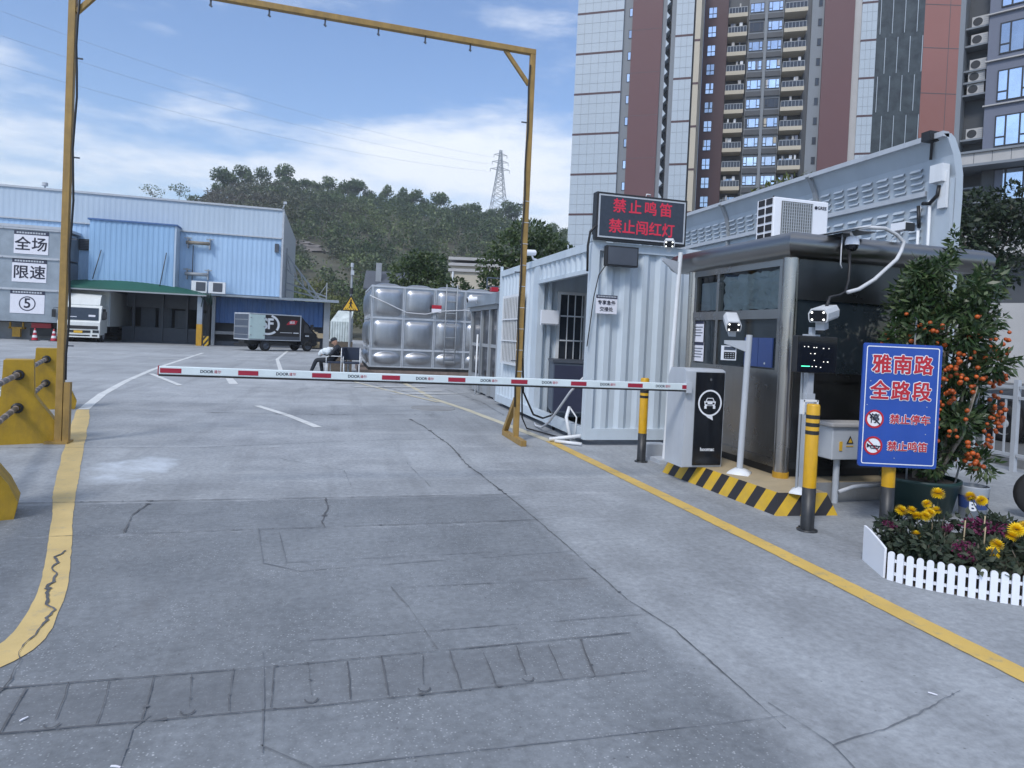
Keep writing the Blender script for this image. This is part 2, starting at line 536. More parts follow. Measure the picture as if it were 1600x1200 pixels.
M['sign_white'] = mat('sign_white', (.80, .82, .86), .35, var=.03)
M['folder_blue'] = mat('folder_blue', (.035, .065, .20), .4, var=.1)
M['sign_blue'] = mat('sign_blue', (.022, .080, .38), .32, var=.08, vscale=4, dirt=.12, dirtcol=(.1, .14, .35))
M['sign_yellow'] = mat('sign_yellow', (.68, .40, .03), .4, var=.1)
M['boom_white'] = mat('boom_white', (.66, .74, .76), .35, var=.05, vscale=5, dirt=.15, dirtcol=(.4, .43, .45))
M['blue_wall_light'] = mat('blue_wall_light', (.43, .52, .62), .55, var=.06, vscale=.35, streak=.2, dirtcol=(.25, .34, .45), sscale=(1.6, 1.6, .12))
M['blue_wall'] = mat('blue_wall', (.36, .52, .72), .5, var=.07, vscale=.4, streak=.3, dirtcol=(.22, .36, .55), sscale=(1.5, 1.5, .1))
M['blue_wall_ext'] = mat('blue_wall_ext', (.27, .44, .65), .5, var=.08, vscale=.4, streak=.3, dirtcol=(.18, .30, .45), sscale=(1.2, 1.2, .1))
M['blue_shed'] = mat('blue_shed', (.055, .13, .31), .55, var=.2, vscale=.5, streak=.5, dirtcol=(.12, .17, .25), sscale=(1.5, 1.5, .15))
M['green_canvas'] = mat('green_canvas', (.008, .085, .062), .7, var=.15, vscale=.6)
M['concrete'] = mat('concrete', (.24, .245, .25), .85, var=.15, vscale=2, bump=.2)
M['tan_concrete'] = mat('tan_concrete', (.40, .32, .20), .8, var=.14, vscale=4, dirt=.35, dirtcol=(.22, .2, .17), sscale=(3, 3, 3), bump=.1)
M['soil'] = mat('soil', (.045, .035, .028), .95, var=.4, vscale=12, bump=.6, bscale=30)
M['pot_green'] = mat('pot_green', (.008, .035, .030), .4, var=.2)
M['bark'] = mat('bark', (.11, .09, .07), .9, var=.3, vscale=10, bump=.4)
M['pale_bark'] = mat('pale_bark', (.25, .22, .18), .9, var=.3, vscale=10, bump=.4)
M['orange'] = mat('orange', (.43, .082, .012), .42, var=.25, vscale=30, objrand=.35)
M['cable_black'] = mat('cable_black', (.015, .015, .017), .5, var=.2)
M['cable_white'] = mat('cable_white', (.55, .56, .58), .5, var=.1)
M['tile_joint'] = mat('tile_joint', (.24, .27, .30), .8, var=.1)
M['tower_white'] = mat('tower_white', (.40, .46, .515), .5, var=.04, vscale=.2)
M['tower_grey'] = mat('tower_grey', (.19, .21, .235), .6, var=.06, vscale=.15)
M['tower_red'] = mat('tower_red', (.118, .052, .056), .6, var=.06, vscale=.12)
M['tower_brown'] = mat('tower_brown', (.072, .036, .042), .6, var=.08, vscale=.12)
M['tower_salmon'] = mat('tower_salmon', (.30, .135, .115), .6, var=.05, vscale=.12)
M['tower_cream'] = mat('tower_cream', (.47, .42, .33), .6, var=.06, vscale=.3)
M['tower_dark'] = mat('tower_dark', (.055, .06, .068), .5, var=.12, vscale=.3)
M['tower_stone'] = mat('tower_stone', (.028, .038, .042), .35, var=.75, vscale=.9, rvar=.1)
M['tower_slate'] = mat('tower_slate', (.13, .145, .195), .55, var=.05, vscale=.2)
M['podium'] = mat('podium', (.42, .41, .40), .6, var=.08, vscale=.4, streak=.3, dirtcol=(.25, .25, .25), sscale=(1, 1, .2))
M['groove'] = mat('groove', (.10, .11, .12), .8, var=.1)
M['louver'] = mat('louver', (.46, .52, .58), .45, .0, var=.08, vscale=.6, streak=.25, dirtcol=(.24, .28, .32), sscale=(2, 2, .4))
M['uniform'] = mat('uniform', (.014, .018, .026), .8, var=.3, vscale=12, bump=.3, bscale=60)
M['jacket_blue'] = mat('jacket_blue', (.62, .67, .70), .7, var=.25, vscale=16, bump=.5, bscale=30)
M['skin'] = mat('skin', (.42, .24, .16), .5, var=.06)
M['hair'] = mat('hair', (.012, .011, .010), .6, var=.2)
M['chair_blue'] = mat('chair_blue', (.018, .028, .055), .7, var=.2)
M['truck_white'] = mat('truck_white', (.70, .72, .70), .4, var=.05, vscale=1, streak=.25, dirtcol=(.45, .45, .42), sscale=(4, 4, .6))
M['truck_black'] = mat('truck_black', (.018, .016, .018), .35, var=.2, vscale=1, rvar=.08)
M['door_mint'] = mat('door_mint', (.50, .62, .60), .5, var=.05)
M['car_silver'] = mat('car_silver', (.60, .62, .65), .25, .3, var=.03)
M['car_grey'] = mat('car_grey', (.045, .05, .056), .22, .3, var=.05)
M['rock'] = mat('rock', (.20, .18, .17), .9, var=.3, vscale=.15)
M['purple'] = mat('purple', (.11, .008, .050), .6, var=.4, vscale=60, objrand=.25)
M['mum_yellow'] = mat('mum_yellow', (.80, .55, .01), .5, var=.15, vscale=60, objrand=.08)
M['lamp_led'] = mat('lamp_led', (.9, .9, .85), .4, emit=1.5, var=0)
M['led_green'] = mat('led_green', (.1, .9, .5), .4, emit=1.2, var=0)
M['leaf_kumquat'] = leafmat('leaf_kumquat', (.009, .024, .008), (.034, .070, .022), (.17, .21, .10), patch=5, gloss=.35)
M['leaf_bed'] = leafmat('leaf_bed', (.010, .020, .012), (.030, .048, .028), (.085, .095, .06), patch=6, gloss=.6)
M['leaf_tree'] = leafmat('leaf_tree', (.010, .028, .008), (.030, .062, .018), (.085, .12, .04), patch=.7)
M['leaf_dark'] = leafmat('leaf_dark', (.008, .017, .009), (.020, .036, .016), (.045, .065, .028), patch=.8)
M['leaf_ridge'] = leafmat('leaf_ridge', (.026, .056, .020), (.062, .110, .036), (.15, .20, .07), patch=.25)
HB = ((.105, .090, .078), .03, -45, 55)
M['leaf_hill_a'] = leafmat('leaf_hill_a', (.016, .034, .016), (.036, .062, .028), (.075, .10, .045), patch=.045, brown=HB)
M['leaf_hill_b'] = leafmat('leaf_hill_b', (.045, .075, .028), (.09, .135, .05), (.17, .21, .085), patch=.045, brown=HB)
M['leaf_hill'] = leafmat('leaf_hill', (.022, .046, .014), (.050, .088, .030), (.115, .155, .05), patch=.045, brown=HB)
M['leaf_light'] = leafmat('leaf_light', (.04, .055, .014), (.10, .12, .03), (.18, .19, .06), patch=.8)


def led_material():
    m = mat('led_red', (.45, .02, .05), .5, var=0)
    nt = m.node_tree; L = nt.links.new; b = nt.nodes['Principled BSDF']
    tcn = nt.nodes.new('ShaderNodeTexCoord'); sp = nt.nodes.new('ShaderNodeSeparateXYZ'); L(tcn.outputs['Object'], sp.inputs[0])
    r = []
    for ax in (0, 2):
        a = nt.nodes.new('ShaderNodeMath'); a.operation = 'MULTIPLY'; a.inputs[1].default_value = 2 * pi / .0135
        L(sp.outputs[ax], a.inputs[0])
        c = nt.nodes.new('ShaderNodeMath'); c.operation = 'COSINE'; L(a.outputs[0], c.inputs[0]); r.append(c.outputs[0])
    s = nt.nodes.new('ShaderNodeMath'); s.operation = 'ADD'; L(r[0], s.inputs[0]); L(r[1], s.inputs[1])
    mr = nt.nodes.new('ShaderNodeMapRange'); mr.inputs['From Min'].default_value = -1.2; mr.inputs['From Max'].default_value = 1.0
    mr.inputs['To Min'].default_value = .02; mr.inputs['To Max'].default_value = .24
    L(s.outputs[0], mr.inputs['Value'])
    b.inputs['Emission Color'].default_value = (.8, .03, .08, 1)
    L(mr.outputs[0], b.inputs['Emission Strength'])
    return m


M['led_red'] = led_material()


def stripe_material():
    """black and yellow kerb hazard paint, diagonal bands"""
    m = mat('kerb_hazard', (.58, .36, .02), .6, var=.12, vscale=8, dirt=.35, dirtcol=(.25, .2, .12), sscale=(6, 6, 6))
    nt = m.node_tree; L = nt.links.new; b = nt.nodes['Principled BSDF']
    src = b.inputs['Base Color'].links[0].from_socket
    tcn = nt.nodes.new('ShaderNodeTexCoord'); sp = nt.nodes.new('ShaderNodeSeparateXYZ'); L(tcn.outputs['Object'], sp.inputs[0])

    def mth(op, a, c):
        n = nt.nodes.new('ShaderNodeMath'); n.operation = op
        for i, q in enumerate((a, c)):
            if isinstance(q, (int, float)): n.inputs[i].default_value = q
            else: L(q, n.inputs[i])
        return n.outputs[0]
    w = mth('SUBTRACT', mth('SUBTRACT', sp.outputs[0], sp.outputs[1]), mth('MULTIPLY', sp.outputs[2], .75))
    fr = mth('FRACT', mth('ADD', mth('MULTIPLY', w, 1 / .285), 20.2), 0)
    st = mth('GREATER_THAN', fr, .52)
    mx = nt.nodes.new('ShaderNodeMixRGB'); mx.inputs[2].default_value = (.022, .02, .022, 1)
    L(st, mx.inputs[0]); L(src, mx.inputs[1]); L(mx.outputs[0], b.inputs['Base Color'])
    return m


M['kerb_hazard'] = stripe_material()


def ground_material():
    m = bpy.data.materials.new('concrete_yard'); m.use_nodes = True
    nt = m.node_tree; L = nt.links.new; b = nt.nodes['Principled BSDF']
    tcn = nt.nodes.new('ShaderNodeTexCoord'); sp = nt.nodes.new('ShaderNodeSeparateXYZ'); L(tcn.outputs['Object'], sp.inputs[0])

    def nz(scale, det=6, ro=.6, vec=None, dist=0):
        n = nt.nodes.new('ShaderNodeTexNoise'); n.inputs['Scale'].default_value = scale; n.inputs['Detail'].default_value = det
        n.inputs['Roughness'].default_value = ro; n.inputs['Distortion'].default_value = dist
        L(vec or tcn.outputs['Object'], n.inputs['Vector']); return n.outputs[0]

    def mr(v, a, c, d=0., e=1., smooth=False):
        n = nt.nodes.new('ShaderNodeMapRange'); n.inputs['From Min'].default_value = a; n.inputs['From Max'].default_value = c
        n.inputs['To Min'].default_value = d; n.inputs['To Max'].default_value = e
        if smooth: n.interpolation_type = 'SMOOTHSTEP'
        L(v, n.inputs['Value']); return n.outputs[0]

    def mth(op, a, c=0.):
        n = nt.nodes.new('ShaderNodeMath'); n.operation = op
        for i, q in enumerate((a, c)):
            if isinstance(q, (int, float)): n.inputs[i].default_value = q
            else: L(q, n.inputs[i])
        return n.outputs[0]

    def mix(f, a, c, bt='MIX'):
        n = nt.nodes.new('ShaderNodeMixRGB'); n.blend_type = bt
        for i, q in ((0, f), (1, a), (2, c)):
            if isinstance(q, (int, float)): n.inputs[i].default_value = q
            elif isinstance(q, tuple): n.inputs[i].default_value = (*q, 1)
            else: L(q, n.inputs[i])
        return n.outputs[0]
    x, y = sp.outputs[0], sp.outputs[1]
    old = mth('MULTIPLY', mr(x, 1.62, 1.80, 1, 0), mr(y, 5.98, 6.1, 1, 0))          # old coarse slab near the camera
    n_big = nz(.35, 5, .6); n_mid = nz(1.6, 7, .65, dist=.4); n_fine = nz(22, 5, .7)
    base = mix(old, (.30, .318, .338), (.198, .214, .232))
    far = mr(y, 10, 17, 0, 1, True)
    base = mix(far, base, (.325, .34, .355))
    f = mth('MULTIPLY', mth('MULTIPLY', mr(n_big, .3, .7, .80, 1.16), mr(n_mid, .25, .75, .78, 1.2)), mr(n_fine, .25, .75, .74, 1.26))
    slab = nt.nodes.new('ShaderNodeTexBrick')                                          # slab-to-slab tone
    slab.inputs['Scale'].default_value = 1; slab.inputs['Brick Width'].default_value = 5; slab.inputs['Row Height'].default_value = 3.35
    slab.inputs['Mortar Size'].default_value = 0; slab.inputs['Color1'].default_value = (.92, .92, .92, 1); slab.inputs['Color2'].default_value = (1.07, 1.07, 1.07, 1)
    L(tcn.outputs['Object'], slab.inputs['Vector'])
    base = mix(1.0, base, slab.outputs[0], 'MULTIPLY')
    hs = nt.nodes.new('ShaderNodeHueSaturation'); L(base, hs.inputs['Color']); L(f, hs.inputs['Value'])
    c = hs.outputs[0]
    # exposed pale stone chips and dark pits in the old slab
    for sc_, d0, keep, amt in ((66, .30, .22, 1.0), (38, .20, .40, 1.0), (20, .10, .60, .9)):
        vo = nt.nodes.new('ShaderNodeTexVoronoi'); vo.inputs['Scale'].default_value = sc_; L(tcn.outputs['Object'], vo.inputs['Vector'])
        vs = nt.nodes.new('ShaderNodeSeparateColor'); L(vo.outputs['Color'], vs.inputs[0])
        chip = mth('MULTIPLY', mr(vo.outputs['Distance'], d0 * .5, d0, 1, 0), mr(nz(1.1, 6, .75), .40, .60, .12, 1))
        chip = mth('MULTIPLY', mth('MULTIPLY', chip, mr(vs.outputs[0], keep, keep + .45, 0, 1)), mr(old, 0, 1, .15, amt))
        c = mix(mth('MULTIPLY', chip, .62), c, (.54, .56, .58))
    vo2 = nt.nodes.new('ShaderNodeTexVoronoi'); vo2.inputs['Scale'].default_value = 24; L(tcn.outputs['Object'], vo2.inputs['Vector'])
    vs2 = nt.nodes.new('ShaderNodeSeparateColor'); L(vo2.outputs['Color'], vs2.inputs[0])
    pit = mth('MULTIPLY', mth('MULTIPLY', mr(vo2.outputs['Distance'], .05, .17, 1, 0), mr(vs2.outputs[1], .78, .95, 0, 1)), .7)
    c = mix(pit, c, (.06, .06, .065))
    # cast cover strip: a little darker; oil and damp blotches
    strip = mth('MULTIPLY', mth('MULTIPLY', mr(y, 2.70, 2.74, 0, 1), mr(y, 3.03, 3.07, 1, 0)), mr(x, 1.2, 1.8, 1, 0))
    c = mix(mth('MULTIPLY', strip, mr(nz(3.5, 6, .7), .3, .7, .1, .5)), c, (.11, .115, .125))
    c = mix(mr(nz(.8, 7, .7, dist=.8), .60, .74, 0, .38), c, (.12, .115, .115))
    # lime bloom along the joints
    nj = nz(7, 6, .75)
    for yy, w_ in ((6.05, .07), (5.13, .03), (8.7, .08)):
        band = mr(mth('ABSOLUTE', mth('ADD', mth('SUBTRACT', y, yy), mr(nj, .3, .7, -.05, .05))), 0, w_, 1, 0)
        c = mix(mth('MULTIPLY', band, mr(nz(2.3, 5, .7), .44, .66, 0, .55)), c, (.45, .47, .50))
    # tyre rubber along the wheel tracks and pale worn patches
    mp = nt.nodes.new('ShaderNodeMapping'); mp.inputs['Scale'].default_value = (2.6, .22, 1); L(tcn.outputs['Object'], mp.inputs[0])
    tr = mr(nz(1.0, 6, .6, mp.outputs[0]), .52, .78, 0, .42)
    c = mix(tr, c, (.10, .105, .11))
    mp2 = nt.nodes.new('ShaderNodeMapping'); mp2.inputs['Scale'].default_value = (.5, 2.2, 1); L(tcn.outputs['Object'], mp2.inputs[0])
    pal = mr(nz(1.0, 8, .68, mp2.outputs[0]), .56, .74, 0, .55)
    pal = mth('MULTIPLY', pal, mr(y, 5.5, 7, .15, 1))
    c = mix(pal, c, (.42, .435, .45))
    # one chalky spill left of the lane
    dx = mth('MULTIPLY', mth('ADD', x, 1.86), 2.6); dy = mth('MULTIPLY', mth('SUBTRACT', y, 7.35), 1.7)
    rr = mth('ADD', mth('ADD', mth('MULTIPLY', dx, dx), mth('MULTIPLY', dy, dy)), mth('MULTIPLY', mr(n_mid, .3, .7, -1, 1), 1.1))
    c = mix(mr(rr, .0, 1.1, .75, 0), c, (.55, .60, .66))
    L(c, b.inputs['Base Color'])
    L(mr(n_mid, .3, .7, .6, .85), b.inputs['Roughness'])
    b.inputs['Specular IOR Level'].default_value = .35
    bp = nt.nodes.new('ShaderNodeBump'); bp.inputs['Strength'].default_value = .35; bp.inputs['Distance'].default_value = .006
    L(mth('ADD', mth('MULTIPLY', nz(60, 4, .7), mr(old, 0, 1, .45, 1)), mth('MULTIPLY', n_mid, .5)), bp.inputs['Height'])
    L(bp.outputs[0], b.inputs['Normal'])
    return m


M['ground'] = ground_material()


def worn_paint(name, col, scale=5., hole=.6, under=(.2, .21, .22)):
    m = mat(name, col, .65, var=.12, vscale=3, bump=.1)
    nt = m.node_tree; L = nt.links.new; b = nt.nodes['Principled BSDF']
    src = b.inputs['Base Color'].links[0].from_socket
    tcn = nt.nodes.new('ShaderNodeTexCoord')
    n = nt.nodes.new('ShaderNodeTexNoise'); n.inputs['Scale'].default_value = scale; n.inputs['Detail'].default_value = 8; n.inputs['Roughness'].default_value = .7
    L(tcn.outputs['Object'], n.inputs['Vector'])
    r = nt.nodes.new('ShaderNodeMapRange'); r.inputs['From Min'].default_value = hole; r.inputs['From Max'].default_value = hole + .12; r.inputs['To Max'].default_value = .75
    L(n.outputs[0], r.inputs['Value'])
    mx = nt.nodes.new('ShaderNodeMixRGB'); mx.inputs[2].default_value = (*under, 1)
    L(r.outputs[0], mx.inputs[0]); L(src, mx.inputs[1]); L(mx.outputs[0], b.inputs['Base Color'])
    return m


M['line_yellow'] = worn_paint('line_yellow', (.58, .39, .10), 9, .53, (.34, .28, .17))
M['line_yellow_entry'] = worn_paint('line_yellow_entry', (.58, .43, .18), 8, .55, (.40, .33, .2))
M['line_yellow_pale'] = worn_paint('line_yellow_pale', (.52, .48, .36), 5, .56, (.36, .35, .3))
M['line_white'] = worn_paint('line_white', (.60, .61, .60), 4, .56, (.33, .34, .35))
M['joint'] = mat('joint', (.10, .104, .112), .9, var=.4, vscale=4)
M['joint_soft'] = mat('joint_soft', (.15, .16, .175), .9, var=.3, vscale=6)
M['asphalt'] = mat('asphalt', (.10, .105, .11), .85, var=.15, vscale=1.5, bump=.3, bscale=80)
# ================================================================== THE SETTING
b = MB(); b.quad((-620, -300, 0), (620, -300, 0), (620, 640, 0), (-620, 640, 0))
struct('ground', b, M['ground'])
b = MB(); b.quad((9.35, -60, .004), (60, -60, .004), (60, 60, .004), (9.35, 60, .004))
struct('street', b, M['asphalt'])
b = MB()
b.box(9.15, 9.35, -40, 7.6, 0, .12)
b.ribbon([(9.9, -40), (9.9, 60)], .14, .008)
struct('street_kerb', b, M['concrete'])

# painted lines
b = MB()
b.painted([(3.235, -2), (3.235, 2.4), (3.24, 4.2), (3.195, 6.4), (3.13, 9.1)], .15, .004)
struct('road_marking', b, M['line_yellow'])
b = MB()
b.painted([(3.13, 9.1), (2.90, 11.0), (2.66, 12.9), (2.30, 15.0), (2.24, 17.0), (2.0, 21)], .14, .004)
b.ribbon([(.62, 19.6), (1.35, 17.1), (2.3, 14.2)], .10, .008)
struct('road_marking', b, M['line_yellow_pale'])
b = MB()
yl = [(-3.79, 12.15), (-3.41, 10.85), (-2.35, 7.19), (-1.86, 5.6), (-1.47, 4.36), (-1.335, 3.8), (-1.30, 3.46), (-1.42, 3.24), (-1.72, 3.12), (-2.3, 3.05), (-3.4, 3.0)]
YW = [.17, .2, .18, .13, .13, .14, .17, .19, .2, .2, .2]
b = MB()
b.painted([(-3.79, 12.15), (-4.24, 14.6), (-4.68, 17.9), (-5.1, 22.1), (-5.3, 25), (-5.9, 35)], [.16, .15, .14, .14, .14, .15], .004)
b.ribbon([(-4.74, 20.4), (-3.3, 16.9)], .13, .008)
b.ribbon([(-1.24, 13.05), (-.62, 11.7), (-.12, 10.36)], .12, .004)
for (p, q) in (((-.22, 19.61), (2.15, 19.92)), ((.21, 18.62), (2.36, 19.2)), ((.66, 17.56), (2.56, 18.04)), ((1.0, 16.6), (2.83, 16.98)), ((1.45, 15.7), (3.11, 16.3))):
    b.ribbon([p, q], .14, .012)
b.add([(-2.95, 20.1, .004), (-2.8, 19.3, .004), (-2.68, 19.4, .004), (-2.35, 17.65, .004), (-2.15, 17.7, .004), (-2.5, 19.5, .004), (-2.4, 19.7, .004), (-2.66, 19.9, .004)], [(0, 1, 2, 3, 4, 5, 6, 7)])
for k in range(5):
    b.ribbon([(-8.6 + k * 2.2 - (k % 2) * .3, 31 + k * .8), (-7.5 + k * 2.2, 31.6 + k * .8)], .16, .004)
    b.ribbon([(-13 + k * 3.1, 27 + k * .9), (-11.6 + k * 3.1, 27.2 + k * .9)], .15, .004)
b.ribbon([(-6.6, 13.4), (-6.0, 15.2), (-5.9, 17)], .15, .004)
b.ribbon([(-2.4, 42), (-2.2, 31), (-1.5, 23)], .14, .004)
struct('road_marking', b, M['line_white'])

# joints, cracks and the cast drain-cover strip
jr = random.Random(3)


def crack(mb, pts, w, z=.003, jag=.015, step=.03):
    """irregular crack or joint: wandering line, changing width, chipped edges"""
    out = []; ws = []; sd = jr.uniform(0, 99); t = 0
    for i in range(len(pts) - 1):
        a = V((*pts[i], 0)); c = V((*pts[i + 1], 0)); n = max(1, int((c - a).length / step)); d = (c - a).normalized(); nn = V((-d.y, d.x, 0))
        for k in range(n):
            t += step; e = min(1, k / 3, (n - k) / 3)
            off = jag * (1.1 * mnoise.noise(V((t * 2.2, sd, 0))) + .6 * mnoise.noise(V((t * 9, sd, 5))) + .25 * jr.uniform(-1, 1)) * e
            p = a + (c - a) * (k / n) + nn * off; out.append((p.x, p.y))
            ws.append(w * max(.12, .55 + .75 * mnoise.noise(V((t * 3.1, sd, 9))) + jr.uniform(-.2, .25)))
            if jr.random() < .05:
                q = w * jr.uniform(.6, 1.5); m = 6
                mb.add([(p.x + cos(6.28 * s_ / m) * q * jr.uniform(.6, 1.4), p.y + sin(6.28 * s_ / m) * q * jr.uniform(.5, 1), z + .001) for s_ in range(m)], [tuple(range(m))])
    out.append(pts[-1]); ws.append(w * .4)
    mb.ribbon(out, ws, z)


def smooth(pts, n=6):
    out = []
    P_ = [pts[0]] + list(pts) + [pts[-1]]
    for i in range(1, len(P_) - 2):
        p0, p1_, p2_, p3_ = P_[i - 1:i + 3]
        for k in range(n):
            t = k / n
            out.append(tuple(.5 * (2 * p1_[c] + (p2_[c] - p0[c]) * t + (2 * p0[c] - 5 * p1_[c] + 4 * p2_[c] - p3_[c]) * t * t + (3 * p1_[c] - p0[c] - 3 * p2_[c] + p3_[c]) * t ** 3) for c in (0, 1)))
    out.append(tuple(pts[-1])); return out


ys = smooth([(x, y, w) for (x, y), w in zip(yl, YW)])
b = MB(); b.painted(ys, [YW[min(len(YW) - 1, int(i / 6))] * (1 - (i % 6) / 6) + YW[min(len(YW) - 1, int(i / 6) + 1)] * (i % 6) / 6 for i in range(len(ys))], .004)
struct('road_marking', b, M['line_yellow_entry'])
b = MB()
crack(b, [(1.37, 11.38), (1.48, 10.62), (1.60, 8.91), (1.58, 7.43), (1.66, 6.03)], .022, .006, .014)
crack(b, [(1.66, 6.03), (1.70, 5.0), (1.71, 4.2), (1.72, 3.49), (1.80, 3.09), (1.79, 2.2)], .009, .006, .008)
crack(b, [(-3.4, 6.06), (-2.3, 6.06), (1.66, 6.03)], .014, .007, .006)
crack(b, [(-3.4, 5.10), (-2.06, 5.12), (.4, 5.15), (1.75, 5.17)], .010, .007, .004)
crack(b, [(-6, 8.6), (-3.48, 8.60), (-1.53, 8.58), (.2, 9.05), (1.5, 9.3)], .012, .007, .01)
crack(b, [(-7, 12.0), (-3.79, 12.15), (-.42, 11.82), (.53, 11.95), (1.9, 12)], .02, .007, .012)
crack(b, [(-1.37, 5.95), (-1.39, 5.72), (-1.38, 5.51), (-1.33, 5.17)], .016, .007, .03)
crack(b, [(.02, 6.03), (.04, 5.68), (.01, 5.40), (.02, 5.15)], .020, .007, .02)
crack(b, [(-1.57, 4.80), (-1.59, 4.68), (-1.53, 4.47), (-1.46, 4.30), (-1.39, 4.01), (-1.29, 3.83), (-1.28, 3.61), (-1.28, 3.44), (-1.23, 3.28), (-1.20, 3.12), (-1.19, 2.9)], .020, .009, .03)
crack(b, [(1.55, 3.095), (-.2, 3.05), (-3, 3.07)], .010, .007, .003)
crack(b, [(1.45, 2.72), (0, 2.70), (-3, 2.76)], .009, .007, .003)
for k in range(19):
    x = -1.6 + k * .158
    sk = -.03 + .09 * (k - 6) / 14
    crack(b, [(x + jr.uniform(-.02, .02), 3.06 - (.02 if k % 2 else 0)), (x - sk, 2.72 + (.06 if k % 3 == 1 else 0))], .006 if k % 3 else .009, .007, .006)
    if k % 3 == 1:
        for t in range(6):
            a0 = t * pi / 6; a1 = (t + 1) * pi / 6
            b.ribbon([(x - sk + cos(a0) * .025, 2.755 - sin(a0) * .03), (x - sk + cos(a1) * .025, 2.755 - sin(a1) * .03)], .006, .007)
struct('ground_joints', b, M['joint'])
b = MB()
crack(b, [(-.45, 5.17), (-.35, 4.41), (-.12, 4.23), (.6, 4.3), (1.7, 4.37)], .007, .006, .004)
crack(b, [(-.30, 5.06), (-.21, 4.40)], .007, .006, .004)
crack(b, [(-.21, 4.40), (.7, 4.42), (1.66, 4.44)], .006, .006, .004)
crack(b, [(.40, 3.88), (1.62, 3.86)], .007, .006, .004)
crack(b, [(.40, 3.9), (.47, 3.6), (.55, 3.09)], .010, .006, .004)
crack(b, [(-.26, 3.12), (-.08, 3.28), (1.81, 3.30)], .006, .006, .004)
crack(b, [(.02, 2.32), (1.0, 2.29), (1.86, 2.28)], .008, .006, .003)
crack(b, [(-.24, 3.20), (-.2, 2.8), (-.17, 2.43)], .008, .006, .003)
crack(b, [(-.60, 2.75), (-.64, 2.67), (-.61, 2.3)], .007, .006, .003)
crack(b, [(-.18, 2.48), (0, 2.32)], .006, .006, .003)
crack(b, [(1.84, 2.38), (1.90, 2.07), (2.30, 2.15), (2.78, 2.30)], .008, .006, .015)
crack(b, [(1.90, 2.07), (1.87, 1.9)], .008, .006, .01)
crack(b, [(-.5, 7.9), (.2, 7.2), (.25, 6.5)], .006, .006, .02)
crack(b, [(.9, 7.6), (1.0, 6.4)], .006, .006, .02)
crack(b, [(3.0, 17.6), (3.3, 14.2), (3.2, 12)], .02, .006, .02)
crack(b, [(1.1, 18.7), (1.9, 16.2), (2.5, 14.6)], .03, .013, .02)
struct('ground_cracks', b, M['joint_soft'])
b = MB(); b.cyl((2.02, 13.06, 0), (2.02, 13.06, .006), .42, n=32); b.lathe([(.42, .006), (.44, .007), (.44, 0)], 32, (2.02, 13.06, 0))
tag(b.build('manhole_cover', M['concrete']), 'round flush manhole cover in the lane beside the faded line', 'manhole cover')
# scraps of litter and weeds on the lane
for (x, y, r, l) in ((2.61, 2.31, -.9, .035), (-1.04, 2.79, .9, .03), (-.65, 2.45, -.4, .035)):
    b = MB(); b.prism([(0, 0), (l, .002), (l, .006), (l * .4, .009), (0, .006)], .006, .009, Matrix.Translation((x, y, 0)) @ Matrix.Rotation(r, 4, 'Z'))
    lab = {2.61: 'white paper scrap on the road near the yellow line', -1.04: 'white scrap lying on the drain covers at the left', -.65: 'pale scrap lying on the road in front of the drain covers'}[x]
    tag(b.build('litter', M['paper']), lab, 'litter', 'scraps of litter on the road')

# ------------------------------------------------------------------ hill behind
RIDGE = [(-60, -.02), (-36, -.02), (-28.6, .007), (-22.4, .045), (-17.7, .110), (-15, .139), (-13.7, .150), (-11.2, .158), (-10.4, .172), (-9.2, .192), (-8, .202), (-6.2, .209), (-3.8, .212),
         (-.2, .209), (3.9, .206), (9.3, .197), (13.7, .190), (17.6, .172), (20.3, .162), (25.8, .150), (36, .12), (49, .09), (70, .06)]


def ridge_tan(az):
    for (a0, t0), (a1, t1) in zip(RIDGE, RIDGE[1:]):
        if a0 <= az <= a1:
            return t0 + (t1 - t0) * (az - a0) / (a1 - a0)
    return 0


RD = 275.0


def hill_z(az, d):
    """terrain height at azimuth (deg), distance"""
    top = max(0, 1.5 + RD * ridge_tan(az) - 7.5)
    s = (d - 88) / (RD - 88)
    if s <= 0:
        return -1.0 if s < -.01 else -.5
    a = radians(az); nzv = mnoise.noise(V((sin(a) * d * .02, cos(a) * d * .02, 3)))
    if s < 1:
        e = s * s * (3 - 2 * s) * .55 + s * .45
        return top * e + nzv * 5 * min(1, s * 3) * (1 - s * s) - .5
    q = (d - RD) / 120
    return top * max(0, 1 - q * q) - .5 - q * 4


b = MB(); A = [-60 + i * 1.5 for i in range(88)]; D = [80, 88, 95, 105, 118, 132, 148, 165, 182, 200, 218, 236, 252, 265, 275, 290, 315, 350, 400]
vs = [(sin(radians(a)) * d, cos(radians(a)) * d, hill_z(a, d)) for a in A for d in D]
nd = len(D)
b.add(vs, [(i * nd + j, (i + 1) * nd + j, (i + 1) * nd + j + 1, i * nd + j + 1) for i in range(len(A) - 1) for j in range(nd - 1)], True)
M['hill_soil'] = mat('hill_soil', (.085, .082, .058), .95, var=.4, vscale=.08, dirt=.7, dirtcol=(.045, .055, .03), sscale=(.12, .12, .25))
struct('hill', b, M['hill_soil'])


def leaf(mb, p, d, n, L, w):
    d = d.normalized(); s = d.cross(n)
    if s.length < 1e-4:
        s = d.orthogonal()
    s.normalize()
    a = p; c = p + d * L; m1 = p + d * (L * .45) + s * (w / 2); m2 = p + d * (L * .45) - s * (w / 2)
    i = len(mb.v)
    mb.v += [a, m1, c, m2]; mb.f.append([i, i + 1, i + 2, i + 3]); mb.mi.append(mb.m); mb.sm.append(False)


def rvec(r):
    while True:
        q = V((r.uniform(-1, 1), r.uniform(-1, 1), r.uniform(-1, 1)))
        if .05 < q.length < 1:
            return q.normalized()


